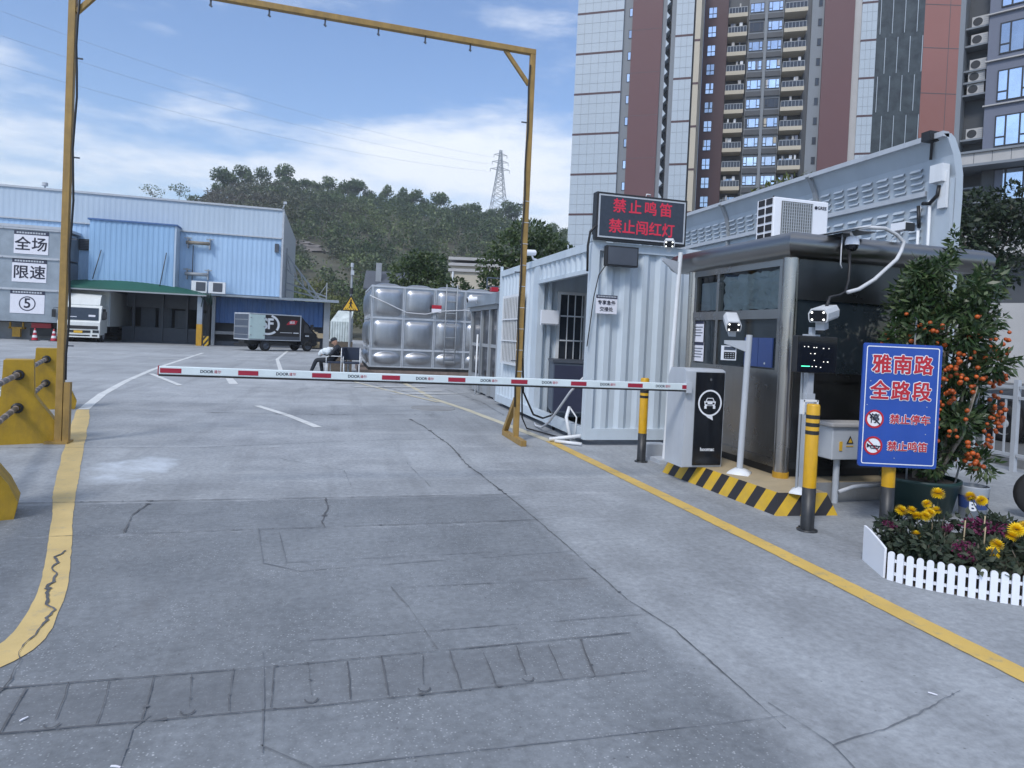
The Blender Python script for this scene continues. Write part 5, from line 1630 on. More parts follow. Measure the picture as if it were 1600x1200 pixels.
for z in (8.0, 8.6, 9.2): b.box(-.25, 8.25, -.25 - (z - 8) * .1, 8, z, z + .3)
b.build('cornice', M['podium'], t, world=False)
b = MB(); b.cyl((.25, -.1, 0), (.25, -.1, 8), .12, n=8); b.build('downpipe', M['white_paint'], t, world=False)
# ================================================================== NOISE BARRIER
nb = thing('noise_barrier', 'grey louvred metal noise barrier wall with a curved top behind the booth', 'noise barrier', (9.0, 12, 0))
Y0, Y1 = 8.05, 20.0
prof = [(9.06, 0), (9.06, 3.2), (9.08, 3.9), (9.07, 4.25), (9.0, 4.55), (8.88, 4.78), (8.8, 4.84)]
b = MB(); vs = []
for (x, z) in prof: vs += [(x, Y0, z), (x, Y1, z)]
for (x, z) in reversed(prof): vs += [(x + .14, Y0, z + .02), (x + .14, Y1, z + .02)]
n = len(vs) // 2
b.add(vs, [(2 * i, 2 * i + 1, 2 * ((i + 1) % n) + 1, 2 * ((i + 1) % n)) for i in range(n)])
b.add([vs[2 * i] for i in range(n)], [tuple(range(n))])
for yi in range(int((Y1 - Y0 - .5) / .34)):
    y = Y0 + .55 + yi * .34
    for z in [2.3 + k * .115 for k in range(14)] + [4.12 + k * .095 for k in range(4)]:
        x = 9.06 if z < 4.1 else 9.075 - (z - 4.12) * .2
        b.add([(x - .004, y, z), (x - .004, y + .22, z), (x - .045, y + .22, z + .012), (x - .045, y, z + .012), (x - .004, y, z + .06), (x - .004, y + .22, z + .06)], [(3, 2, 1, 0), (2, 3, 4, 5)])
b.build('wall_panel', M['louver'], nb)
b = MB(); b.box(8.98, 9.05, Y0 + .45, Y1, 4.0, 4.08); b.box(8.78, 8.9, Y0, Y1, 4.80, 4.88); b.build('rail', M['light_grey'], nb)
b = MB(); b.box(8.99, 9.055, Y0, Y0 + .42, 0, 4.2); b.build('end_plate', M['louver'], nb)
for y in (11.0, 14.0, 17.0):
    b = MB()
    for (x0, z0), (x1, z1) in zip(prof, prof[1:]): b.bar((x0 - .035, y, z0), (x1 - .035, y, z1), .09, .05)
    b.build('post', M['grey_paint'], nb)
# fixtures on the barrier
b = MB(); b.box(8.7, 9.0, 8.2, 8.36, 4.78, 4.92); b.bar((8.95, 8.4, 4.55), (8.85, 8.3, 4.8), .04, .04); tag(b.build('security_camera', M['black']), 'black floodlight camera on the top edge of the noise barrier', 'camera')
b = MB(); b.box(8.86, 9.0, 8.1, 8.32, 4.15, 4.42); b.box(8.93, 8.98, 8.08, 8.22, 3.75, 4.3); b.m = 1; b.tube([(8.93, 8.2, 4.1), (8.9, 8.2, 3.95), (8.92, 8.35, 3.85), (8.95, 8.5, 3.88)], .03, 6)
tag(b.build('junction_box', [M['white_paint'], M['cable_black']]), 'white electrical junction box on the end of the noise barrier', 'junction box')
for i, y in enumerate((8.36, 8.55)):
    b = MB(); b.tube([(8.94, y, 2.2), (8.94, y, 3.9 - i * .05)], .025, 6); tag(b.build('conduit', M['white_paint']), ('white conduit pipe running up the noise barrier to the junction box', 'white conduit pipe on the noise barrier beside the black cable')[i], 'conduit', 'conduits on the noise barrier')
b = MB(); b.tube([(8.92, 8.55, 3.85), (8.92, 8.52, 3.5)], .028, 6); tag(b.build('cable', M['cable_black']), 'short thick black cable entering the white conduit on the noise barrier', 'cable')
b = MB(); b.tube([(8.92, 12.2, 4.7), (8.95, 12.1, 4.4), (8.96, 12.1, 4.1)], .02, 6); tag(b.build('cable', M['cable_black']), 'black cable curving over the noise barrier above the air conditioner', 'cable')
# dry shrub on top
r = random.Random(31); b = MB(); crown(b, r, [((9.6, 12.6, 5.0), (.5, 1.2, .25)), ((9.7, 13.6, 4.9), (.4, .8, .2)), ((9.6, 11.6, 4.9), (.35, .5, .15))], 420, .16, .3); b.tube([(9.7, 12.8, 3), (9.65, 12.7, 4.8)], .03, 5)
tag(b.build('climbing_shrub', M['leaf_light']), 'yellowish shrub tips showing over the top of the noise barrier', 'shrub')

# ================================================================== WHITE CABIN
cbn = thing('container_cabin', 'white corrugated container cabin with an open bay and barred windows', 'cabin', (4.7, 11.3, 0))
cx0, cx1, cy0, cy1, cz0, cz1 = 3.5, 5.94, 8.75, 14.0, .08, 2.88
b = MB()
for x in (cx0, cx1 - .12):
    for y in (cy0, cy1 - .12): b.box(x, x + .12, y, y + .12, cz0, cz1)
for y in (cy0, cy1 - .1): b.box(cx0 + .12, cx1 - .12, y, y + .1, cz0, cz0 + .16); b.box(cx0 + .12, cx1 - .12, y, y + .1, cz1 - .12, cz1)
for x in (cx0, cx1 - .1): b.box(x, x + .1, cy0 + .12, cy1 - .12, cz0, cz0 + .16); b.box(x, x + .1, cy0 + .12, cy1 - .12, cz1 - .12, cz1)
b.box(cx0 - .01, cx0 + .2, cy0 - .01, cy0 + .2, cz1, cz1 + .09); b.box(cx0, cx0 + .05, cy1 - .06, cy1, cz1, cz1 + .1)
b.m = 1; b.box(cx0 + .06, cx0 + .13, cy0 - .013, cy0 - .009, cz1 + .02, cz1 + .06)
b.build('frame', [M['cabin_white'], M['black']], cbn, bevel=.008)
b = MB(); b.corr((cx0 + .12, cy0 + .07), (cx1 - .12, cy0 + .07), cz0 + .16, cz1 - .12, (0, -1), .27, .045, .28); b.build('front_wall', M['cabin_white'], cbn)
b = MB(); b.corr((cx0 + .06, cy1 - .12), (cx0 + .06, 11.45), cz0 + .16, cz1 - .12, (-1, 0), .24, .035, .3); b.build('side_wall', M['cabin_white'], cbn)
b = MB(); b.corr((cx0 + .06, 11.2), (cx0 + .06, cy0 + .12), 2.47, cz1 - .12, (-1, 0), .24, .035, .3); b.box(cx0, cx0 + .08, cy0 + .12, 11.25, 2.44, 2.5); b.build('header', M['cabin_white'], cbn)
b = MB(); b.box(cx0 + .01, cx0 + .12, 11.2, 11.45, cz0 + .16, cz1 - .12); b.box(cx0 + .12, cx1 - .1, 11.3, 11.36, cz0, cz1 - .12); b.box(cx0 + .2, cx0 + .26, 11.2, 11.29, cz0 + .1, 2.5)
b.box(cx1 - .06, cx1, cy0 + .1, cy1, cz0, cz1 - .1); b.box(cx0 + .1, cx1 - .1, cy1 - .07, cy1, cz0, cz1 - .1); b.build('inner_wall', M['cabin_white'], cbn)
b = MB(); b.box(cx0 + .1, cx1 - .1, cy0 + .1, cy1 - .1, cz1 - .1, cz1 - .03); b.build('roof', M['light_grey'], cbn)
b = MB(); b.box(cx0 + .1, cx1 - .1, 11.36, cy1 - .1, cz0, cz0 + .1); b.build('floor', M['grey_paint'], cbn)


def barred(name, org, xd, w, h, nb_, cross, par, nrm):
    """white framed window with bars; org lower left corner, xd along the wall"""
    F = frame(org, xd, (0, 0, 1))
    g_ = MB(); g_.box(0, w, 0, h, -.02, .005, F); o = g_.build(name, M['window_dark'], par)
    q = MB()
    q.box(-.05, 0, -.05, h + .05, -.02, .03, F); q.box(w, w + .05, -.05, h + .05, -.02, .03, F); q.box(0, w, -.05, 0, -.02, .03, F); q.box(0, w, h, h + .05, -.02, .03, F)
    q.box(w * .5 - .02, w * .5 + .02, 0, h, -.01, .018, F)
    q.build('frame', M['white_paint'], o)
    q = MB()
    for k in range(1, nb_): q.box(w * k / nb_ - .008, w * k / nb_ + .008, 0, h, .035, .051, F)
    for c in cross: q.box(0, w, h * c - .012, h * c + .012, .052, .066, F)
    q.build('bars', M['white_paint'], o)
    return o


barred('window', (3.46, 13.35, .98), (0, -1, 0), 1.35, 1.28, 12, (.33, .66), cbn, None)
barred('window', (3.95, 11.285, 1.0), (1, 0, 0), .95, 1.28, 7, (.36, .70), cbn, None)

b = MB(); b.box(3.66, 4.14, 8.60, 8.70, 2.54, 2.82); b.m = 1; b.box(3.68, 4.12, 8.592, 8.60, 2.56, 2.80)
tag(b.build('blank_display', [M['black'], M['dark_grey']]), 'small dark switched off display box under the red LED board', 'display')
t = thing('led_board', 'red lettered LED board reading 禁止鸣笛 禁止闯红灯 on the cabin roof', 'LED board', (4.2, 8.7, 2.88))
b = MB(); x0, x1, z0, z1 = 3.5, 4.9, 2.90, 3.56
b.box(x0, x1, 8.66, 8.80, z0, z1); b.build('casing', M['black'], t)
b = MB(); b.box(x0 + .05, x1 - .05, 8.652, 8.66, z0 + .05, z1 - .05); b.m = 1
for (a, c, d, e) in ((x0 + .03, x1 - .03, z0 + .03, z0 + .05), (x0 + .03, x1 - .03, z1 - .05, z1 - .03), (x0 + .03, x0 + .05, z0 + .05, z1 - .05), (x1 - .05, x1 - .03, z0 + .05, z1 - .05)): b.box(a, c, 8.648, 8.662, d, e)
M['led_face'] = mat('led_face', (.035, .045, .065), .45, var=.2, vscale=20)
b.build('screen', [M['led_face'], M['light_grey']], t)
b = MB(); b.bold('l1', onS(4.2, 8.650, 3.375), .004, 5); b.bold('l2', onS(4.2, 8.650, 3.09), .004, 5); b.build('lettering', M['led_red'], t)
b = MB(); b.tube([(4.27, 8.72, 3.56), (4.27, 8.70, 3.6), (4.33, 8.70, 3.6), (4.33, 8.72, 3.56)], .01, 5); b.build('lifting_eye', M['white_paint'], t)
t = thing('paper_notice', 'white paper reading 专享急件 交接处 taped to the front of the cabin', 'notice', (3.72, 8.7, 2.0))
b = MB(); b.box(3.56, 3.88, 8.757, 8.762, 1.87, 2.08); b.box(3.56, 3.88, 8.758, 8.764, 2.08, 2.13); b.m = 0; b.v = [p - V((0, .09, 0)) for p in b.v]
b.build('sheet', M['paper'], t)
b = MB(); b.box(3.56, 3.88, 8.662, 8.666, 2.085, 2.13); b.m = 1
for k in range(12): b.box(3.58 + k * .024, 3.597 + k * .024, 8.660, 8.662, 2.098, 2.118)
b.build('header', [M['navy'], M['light_grey']], t)
b = MB(); b.bold('p1', onS(3.72, 8.664, 2.02), .001, 5); b.bold('p2', onS(3.72, 8.664, 1.93), .001, 5); b.build('lettering', M['ink'], t)
b = MB(); b.box(3.54, 3.86, 11.06, 11.13, 1.72, 1.98); b.m = 1; b.box(3.54, 3.86, 11.052, 11.06, 1.73, 1.745); tag(b.build('wall_box', [M['white_plastic'], M['grey_paint']]), 'white wall box in the cabin bay beside the barred window', 'wall box')
# grey cabinet in the bay
t = thing('metal_cabinet', 'dark slate metal cabinet on short legs standing in the cabin bay', 'cabinet', (3.95, 10.6, 0), radians(-14))
b = MB(); b.box(-.33, .5, -.45, .45, .28, 1.10); b.build('cabinet_body', M['cabinet_slate'], t, world=False, bevel=.012)
b = MB(); b.box(-.35, .52, -.47, .47, 1.10, 1.14); b.build('lid', M['dark_grey'], t, world=False)
b = MB(); b.box(-.31, .48, -.456, -.45, .32, 1.06); b.build('front_door', M['navy'], t, world=False)
for sx in (-.28, .45):
    for sy in (-.4, .4):
        b = MB(); b.tube([(sx, sy, .28), (sx, sy, .0)], .025, 6); b.build('leg', M['black'], t, world=False)
# camera on the roof
def bullet_cam(loc, rz, tilt, label, par=None, scale=1.0, name='security_camera'):
    t = thing(name, label, 'camera', loc, rz)
    Mx = Matrix.Rotation(tilt, 4, 'Y') @ Matrix.Scale(scale, 4)
    b = MB(); b.cyl(V((-.1, 0, 0)), V((.1, 0, 0)), .04, .045, 14); b.v = [Mx @ p for p in b.v]; b.build('housing', M['white_plastic'], t, world=False)
    b = MB(); b.cyl(V((.101, 0, 0)), V((.106, 0, 0)), .038, n=14); b.v = [Mx @ p for p in b.v]; b.build('lens', M['black'], t, world=False)
    b = MB(); b.tube([(-.06, 0, -.03), (-.1, 0, -.1), (-.25, 0, -.12)], .018, 6); b.build('bracket', M['white_plastic'], t, world=False)
    return t


bullet_cam((3.42, 11.6, 3.02), radians(200), .1, 'white bullet camera on the left roof edge of the cabin', scale=1.3)
b = MB(); b.tube([(3.52, 8.66, 3.1), (3.44, 8.7, 3.0), (3.42, 8.72, 2.8), (3.43, 8.72, 2.45)], .018, 6); tag(b.build('cable', M['cable_black']), 'thick black cable at the cabin corner below the LED board', 'cable')
b = MB(); b.tube([(3.68, 8.64, 2.56), (3.58, 8.66, 2.4), (3.53, 8.68, 2.1), (3.50, 8.70, 1.7), (3.47, 8.7, 1.4)], .008, 5)
tag(b.build('cable', M['cable_black']), 'thin black wire hanging down the cabin corner from the dark display', 'cable')
# hose and pipes on the ground at the bay
b = MB(); b.tube([(3.52, 8.9, .95), (3.4, 9.1, .72), (3.35, 9.45, .42), (3.33, 9.8, .18), (3.32, 10.1, .06), (3.35, 10.5, .03), (3.45, 10.9, .02)], .018, 6); tag(b.build('hose', M['cable_white']), 'white hose looping from the cabin bay down to the ground', 'hose')
b = MB(); b.tube([(2.66, 9.1, 1.2), (2.72, 9.2, .7), (2.95, 9.4, .35), (3.3, 10.0, .22), (3.6, 10.3, .25)], .015, 6); tag(b.build('cable', M['cable_black']), 'thick black cable drooping from the gantry post to the slate cabinet', 'cable')
b = MB(); b.tube([(2.66, 9.1, .9), (2.78, 9.4, .3), (3.1, 10.2, .03), (3.3, 9.6, .02), (3.42, 9.1, .02)], .012, 6)
tag(b.build('cable', M['cable_black']), 'thin black cable from the gantry post lying on the ground by the cabin', 'cable')
b = MB(); b.tube([(3.1, 9.05, .04), (3.5, 8.85, .12)], .028, 8); b.tube([(3.15, 8.95, .03), (3.45, 8.68, .03)], .024, 8); b.tube([(3.4, 9.0, .05), (3.36, 9.1, .35), (3.42, 9.15, .5)], .026, 8); b.tube([(3.42, 9.15, .5), (3.5, 9.05, .36), (3.46, 9.0, .05)], .012, 6)
tag(b.build('pvc_pipes', M['white_paint']), 'loose white pipes lying at the bottom corner of the cabin bay', 'pipes')

# kiosk beyond the cabin
t = thing('steel_kiosk', 'narrow grey steel guard kiosk just beyond the white cabin', 'kiosk', (4.5, 16, 0))
b = MB(); b.box(3.6, 5.6, 14.5, 17.6, 2.1, 2.2); b.box(3.7, 5.6, 14.5, 17.5, .05, .5)
for y in (14.5, 15.3, 16.2, 17.4): b.box(3.62, 3.74, y, y + .1, .05, 2.2)
b.box(3.66, 3.72, 14.6, 17.4, 1.2, 1.28); b.build('frame', M['grey_paint'], t)
b = MB(); b.box(3.68, 3.70, 14.6, 17.4, .5, 2.1); b.build('window', M['window_dark'], t)
b = MB(); b.add([(3.5, 14.3, 2.2), (5.9, 14.3, 2.2), (5.9, 17.6, 2.2), (3.5, 17.6, 2.2), (3.5, 14.3, 2.44), (5.9, 14.3, 2.9), (5.9, 17.6, 2.9), (3.5, 17.6, 2.44)], [(3, 2, 1, 0), (4, 5, 6, 7), (0, 1, 5, 4), (1, 2, 6, 5), (2, 3, 7, 6), (3, 0, 4, 7)]); b.build('roof', M['zinc'], t)
b = MB(); b.box(3.72, 4.2, 15.0, 15.04, .9, 1.5); b.build('notice_board', M['paper'], t)
b = MB(); b.tube([(3.52, 16.1, 0), (3.52, 16.1, 1.5)], .022, 8); tag(b.build('downpipe', M['white_paint']), 'thin white pipe standing in front of the steel kiosk', 'pipe')
bullet_cam((3.42, 16.3, 2.36), radians(185), .15, 'white camera on the corner of the kiosk roof beside the water tank', scale=1.6)
b = MB(); b.box(3.54, 3.70, 14.9, 15.1, 2.5, 2.60); b.m = 1; b.bar((3.45, 15.0, 2.55), (3.45, 15.0, 2.82), .025, .025); b.bar((3.8, 15.0, 2.55), (3.8, 15.0, 2.82), .025, .025); b.bar((3.45, 15, 2.82), (3.8, 15, 2.82), .025, .025); b.bar((3.45, 15, 2.62), (3.8, 15, 2.62), .025, .025)
tag(b.build('alarm_lamp', [M['red_paint'], M['cabinet_slate']]), 'small red alarm horn in a square bracket on the kiosk roof', 'alarm')

# ================================================================== HEIGHT GANTRY
gn = thing('height_gantry', 'tall ochre steel height limit gantry spanning the lane', 'gantry', (0, 9, 0))
LX, LY, RX, RY, GH = -3.03, 8.93, 2.6, 9.08, 5.46
for (x, y) in ((LX, LY), (RX, RY)):
    b = MB(); b.box(x - .038, x + .038, y - .038, y + .038, 0, GH); b.build('post', M['gantry_paint'], gn, bevel=.006)
b = MB(); b.bar((LX - .038, LY, GH + .038), (RX + .038, RY, GH + .038), .076, .076); b.build('beam', M['gantry_paint'], gn, bevel=.006)
for s, x, y in ((1, LX, LY), (-1, RX, RY)):
    b = MB(); b.bar((x + s * .04, y, GH - .42), (x + s * .40, y, GH + .01), .05, .05); b.build('brace', M['gantry_paint'], gn)
b = MB(); b.box(RX - .04, RX + .04, RY - .42, RY + .62, .0, .08); b.build('foot', M['gantry_paint'], gn, bevel=.004)
b = MB(); b.bar((RX, RY + .05, .60), (RX, RY + .60, .06), .07, .07); b.build('brace', M['gantry_paint'], gn)
b = MB(); b.box(LX - .12, LX + .12, LY - .1, LY + .1, 0, .03); b.box(LX + .046, LX + .11, LY - .035, LY + .035, .03, .72); b.build('foot', M['gantry_paint'], gn)
b = MB()
for f in (.11, .26, .38, .50, .62, .73, .84):
    x = LX + (RX - LX) * f; y = LY + (RY - LY) * f; b.bar((x, y, GH), (x, y, GH - .07), .02, .02); b.bar((x - .015, y, GH - .07), (x + .015, y, GH - .09), .02, .02)
for (x, y, s) in ((LX, LY, 1), (RX, RY, -1)):
    for z in (1.15, 2.4, 3.35, 4.5): b.bar((x + s * .05, y - .03, z), (x + s * .13, y - .03, z), .016, .016)
b.build('hooks', M['dark_grey'], gn)
b = MB(); pts = [(LX + .07 + .012 * sin(z * 5), LY - .04, z) for z in [.75 + k * .3 for k in range(16)]]; b.tube(pts, .013, 5); b.build('cable', M['cable_black'], gn); b = MB()
pts = [(RX + .02 - .065 + .01 * sin(z * 6), RY - .05, z) for z in [.5 + k * .3 for k in range(17)]]; b.tube(pts, .012, 5)
b.build('cable', M['cable_black'], gn)
b = MB()
for k in range(9): z = 1.0 + k * .3; b.box(RX - .043, RX + .043, RY - .043, RY + .043, z, z + .008)
b.build('cable_ties', M['cable_white'], gn)

# ================================================================== CONCRETE BARRIERS WITH PIPES
dv = V((-.31, .951, 0)); BR = atan2(.951, -.31) - pi / 2      # local y along the row
pa = [(-.40, 0), (.40, 0), (.42, .12), (.36, .26), (.155, .56), (.14, .97), (-.14, .97), (-.155, .56), (-.36, .26), (-.42, .12)]
bp = None
spots = [((-2.60, 5.63), 'yellow concrete barrier nearest the camera, cut by the left picture edge'), ((-3.47, 8.98), 'yellow concrete barrier in the middle of the row beside the gantry foot'), ((-4.36, 12.25), 'farthest yellow concrete barrier of the row, behind the gantry post')]
for (x, y), lab in spots:
    if bp is None:
        bp = thing('concrete_barrier', lab, 'barrier', (x, y, 0), BR, 'yellow barriers along the entry')
        b = MB(); b.prism(pa, -.16, .16, Matrix(((1, 0, 0, 0), (0, 0, 1, 0), (0, 1, 0, 0), (0, 0, 0, 1)))); b.build('barrier_block', M['barrier_paint'], bp, world=False, bevel=.012)
        for z in (.80, .42):
            for s_ in (-1, 1):
                b = MB(); b.lathe([(.032, 0), (.06, 0), (.06, .03), (.034, .03)], 14, M=Matrix.Translation((0, s_ * .16, z)) @ Matrix.Rotation(-s_ * pi / 2, 4, 'X')); b.build('pipe_socket', M['black'], bp, world=False)
    else: dup(bp, (x, y, 0), label=lab)
M['pipe_band'] = mat('pipe_band', (.42, .34, .29), .6, var=.35, vscale=12, dirt=.5, dirtcol=(.2, .17, .15))
M['pipe_worn'] = mat('pipe_worn', (.13, .12, .115), .5, .3, var=.4, vscale=14, dirt=.4, dirtcol=(.3, .2, .12))
ends = [V((-2.0, 2.3, 0))] + [V((*s[0], 0)) for s in spots]
k = 0
for a, c in zip(ends, ends[1:]):
    for z in (.80, .42):
        d = (c - a).normalized(); p0 = a + d * .18 + V((0, 0, z)); p1 = c - d * .18 + V((0, 0, z))
        b = MB(); b.cyl(p0, p1, .030, n=12); b.m = 1
        L_ = (p1 - p0).length; q = .12
        while q < L_ - .1:
            b.cyl(p0 + d * q, p0 + d * (q + .09), .0312, n=12, caps=False); q += .36
        where = ('between the nearest barrier and the picture edge', 'between the nearest and the middle barrier', 'between the middle and the farthest barrier')[k // 2]
        tag(b.build('barrier_pipe', [M['pipe_worn'], M['pipe_band']]), ('upper' if z > .5 else 'lower') + ' worn striped steel pipe ' + where, 'pipe', 'striped pipes through the yellow barriers'); k += 1

# ================================================================== ISLAND
b = MB()
poly = [(3.78, 6.95), (3.90, 5.06), (4.52, 5.02), (4.52, 5.50), (6.4, 5.50), (6.4, 7.7), (4.3, 7.7)]
inner = [(3.86, 6.9), (3.97, 5.14), (4.46, 5.10), (4.46, 5.50), (6.4, 5.50), (6.4, 7.7), (4.32, 7.65)]
n = len(poly)
b.add([(x, y, 0) for x, y in poly] + [(x, y, .19) for x, y in inner], [(i + n, i, (i + 1) % n, (i + 1) % n + n) for i in range(n)])
for i in range(2, n): b.mi[i] = 2
b.m = 1; b.add([(x, y, .19) for x, y in inner], [tuple(range(n))])
tag(b.build('traffic_island', [M['kerb_hazard'], M['tan_concrete'], M['concrete']]), 'raised concrete island with black and yellow striped kerb under the barrier cabinet', 'traffic island')

# ================================================================== TOLL BOOTH
bo = thing('toll_booth', 'brushed stainless steel toll booth with a rounded overhanging roof', 'booth', (5.4, 6.7, .19))
bx0, bx1, by0, by1, bz0, bz1 = 4.42, 6.45, 5.72, 7.64, .28, 2.42
b = MB(); b.box(bx0 + .06, bx1, by0 + .06, by1, .19, .28); b.build('plinth', M['black'], bo)
for (x, y) in ((bx0 + .04, by0 + .04), (bx0 + .04, by1 - .04), (bx1 - .04, by0 + .04)):
    b = MB(); b.cyl((x, y, .19), (x, y, 2.45), .075, n=20); b.m = 1; b.cyl((x, y, .19), (x, y, .25), .079, n=20); b.build('corner_post', [M['steel'], M['yellow_paint']], bo)
# lower panels
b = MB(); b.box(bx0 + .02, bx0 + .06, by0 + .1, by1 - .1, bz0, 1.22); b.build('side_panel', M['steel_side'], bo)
b = MB(); b.box(bx0 + .1, bx1 - .1, by0 + .02, by0 + .06, bz0, 1.22); b.build('front_panel', M['steel_darkened'], bo)  # stainless front; what it would mirror is painted in as darker steel
b = MB(); b.box(bx0 + .06, bx1, by1 - .05, by1, bz0, bz1); b.box(bx1 - .05, bx1, by0 + .1, by1 - .05, bz0, bz1); b.build('rear_panel', M['steel_darkened'], bo)
b = MB()
for z0, z1 in ((bz0, bz0 + .08), (1.18, 1.27), (1.80, 1.90), (2.34, 2.44)):
    b.box(bx0 + .0, bx0 + .07, by0 + .1, by1 - .1, z0, z1)
for y in (by0 + .12, by1 - .16, 6.98): b.box(bx0 + .005, bx0 + .065, y, y + .05, 1.27, 2.34)
b.build('side_frame', M['steel_side'], bo)
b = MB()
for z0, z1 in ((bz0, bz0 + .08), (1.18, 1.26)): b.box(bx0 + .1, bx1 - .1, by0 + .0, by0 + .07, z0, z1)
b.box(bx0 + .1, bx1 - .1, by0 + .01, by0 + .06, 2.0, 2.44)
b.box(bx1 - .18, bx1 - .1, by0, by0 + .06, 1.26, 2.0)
b.build('front_frame', M['steel_darkened'], bo)
M['glass_thin'] = mat('glass_thin', (.16, .20, .23), .08, 0, var=.2, vscale=2, rvar=.04, spec=.9)
for (y0, y1, z0, z1) in ((by0 + .17, 6.98, 1.90, 2.34), (7.03, by1 - .16, 1.90, 2.34)):
    b = MB(); b.quad((bx0 + .035, y1, z0), (bx0 + .035, y0, z0), (bx0 + .035, y0, z1), (bx0 + .035, y1, z1)); b.build('upper_window', M['clear_glass'], bo)
b = MB(); b.box(bx0 + .03, bx0 + .045, by0 + .17, by1 - .16, 1.27, 1.80); b.build('side_window', M['glass_dark'], bo)
b = MB(); b.box(bx0 + .1, bx1 - .18, by0 + .03, by0 + .045, 1.26, 2.0); b.build('front_window', M['glass_dark'], bo)
b = MB(); b.box(bx0 + .056, bx0 + .066, 7.05, by1 - .2, 1.92, 2.26); b.build('blind', M['light_grey'], bo)
b = MB(); r = random.Random(9); vs = []
for j in range(10):
    for i in range(17): vs.append((bx0 + .068 + r.uniform(-.016, .016), by0 + .18 + 1.08 * i / 16 + r.uniform(-.02, .02), 1.91 + .40 * j / 9 + r.uniform(-.015, .015)))
for j in range(9):
    for i in range(16):
        q = (j * 17 + i, j * 17 + i + 1, (j + 1) * 17 + i + 1, (j + 1) * 17 + i)
        b.add([vs[k] for k in q], [(0, 1, 2), (0, 2, 3)] if r.random() < .5 else [(0, 1, 3), (1, 2, 3)])
b.build('crumpled_foil', M['foil'], bo)
# roof with a rounded edge: profile swept round a rectangle
rx0, rx1, ry0, ry1 = bx0 - .01, 6.78, by0 - .02, 7.86
pf = [(0, 2.41)] + [(-.0 - .125 * sin(a), 2.535 - .125 * cos(a)) for a in [pi * k / 10 for k in range(11)]] + [(.3, 2.67)]
b = MB(); vs = []
for (o, z) in pf: vs += [(rx0 + o, ry0 + o, z), (rx1 - o, ry0 + o, z), (rx1 - o, ry1 - o, z), (rx0 + o, ry1 - o, z)]
np_ = len(pf)
for c in range(4):
    c2 = (c + 1) % 4
    b.add([vs[i * 4 + c] for i in range(np_)] + [vs[i * 4 + c2] for i in range(np_)], [(i, i + np_, i + 1 + np_, i + 1) for i in range(np_ - 1)], True)
b.add(vs[-4:], [(0, 1, 2, 3)]); b.add(vs[:4], [(3, 2, 1, 0)])
b.build('roof', M['steel_roof'], bo)
# things behind the side glass: papers, blue folders
wx = bx0 + .022
for (y0, y1, z0, z1, m_, lab) in ((7.58, 7.30, 1.53, 1.79, 'paper', 'upper white notice sheet on the booth side window'), (7.59, 7.28, 1.29, 1.525, 'paper', 'lower white notice sheet on the booth side window')):
    t = thing('notice_sheet', lab, 'notice', (wx, (y0 + y1) / 2, z0), 0, 'notice sheets on the booth window')
    q = MB(); q.box(wx - .004, wx, y1, y0, z0, z1); q.build('sheet', M[m_], t)
    q = MB(); q.box(wx - .006, wx - .004, y1, y0, z1 - .035, z1); q.build('header', M['navy'], t)
    q = MB()
    for k in range(4):
        zz = z1 - .07 - k * .035; q.box(wx - .0055, wx - .004, y1 + .02 + (k % 2) * .03, y0 - .03, zz - .012, zz)
    q.build('print_lines', M['cabinet_slate'], t)
for i, (y0, y1) in enumerate(((5.95, 6.18), (6.19, 6.43))):
    b = MB(); b.box(wx - .014, wx, y0, y1, 1.29, 1.60); b.m = 1; b.cyl((wx - .016, (y0 + y1) / 2, 1.33), (wx - .014, (y0 + y1) / 2, 1.33), .012, n=8)
    tag(b.build('blue_folder', [M['folder_blue'], M['light_grey']]), ('blue folder on the booth side window, nearer the steel corner post', 'blue folder on the booth side window, nearer the camera pole')[i], 'folder', 'blue folders on the booth window')
# AC on the booth roof
t = thing('air_conditioner', 'large pale grey outdoor air conditioner on the booth roof', 'air conditioner', (5.15, 6.8, 2.67))
b = MB(); b.box(4.84, 5.58, 6.6, 6.92, 2.72, 3.23); b.box(4.88, 4.96, 6.62, 6.9, 2.67, 2.72); b.box(5.4, 5.5, 6.62, 6.9, 2.67, 2.72); b.build('casing', M['white_plastic'], t, bevel=.012)
M['grille_grey'] = mat('grille_grey', (.15, .16, .16), .6, var=.1)
b = MB(); b.box(4.94, 5.36, 6.592, 6.6, 2.76, 3.19); b.m = 1
for k in range(14): b.box(4.95 + k * .0305, 4.958 + k * .0305, 6.588, 6.592, 2.77, 3.18)
for k in range(12): b.box(4.95, 5.35, 6.587, 6.59, 2.775 + k * .036, 2.779 + k * .036)
b.build('front_grille', [M['grille_grey'], M['light_grey']], t)
b = MB()
for k in range(5):
    for j in range(2): b.box(4.832, 4.84, 6.63 + j * .14, 6.74 + j * .14, 2.75 + k * .1, 2.82 + k * .1)
b.build('side_vents', M['black'], t)
b = MB(); b.text('gree', onS(5.49, 6.597, 3.15)); b.cyl((5.405, 6.598, 3.15), (5.405, 6.594, 3.15), .02, n=12); b.build('badge', M['ink'], t)
# plate on the front roof edge
b = MB(); b.prism([(4.80, 2.675), (5.02, 2.715), (5.02, 2.722), (4.80, 2.682)], -6.3, -5.35, Matrix(((1, 0, 0, 0), (0, 0, -1, 0), (0, 1, 0, 0), (0, 0, 0, 1)))); b.box(5.02, 5.24, 5.5, 6.1, 2.70, 2.708)
tag(b.build('cover_plate', M['grey_paint']), 'thin metal cover plate on the booth roof edge below the air conditioner', 'plate')
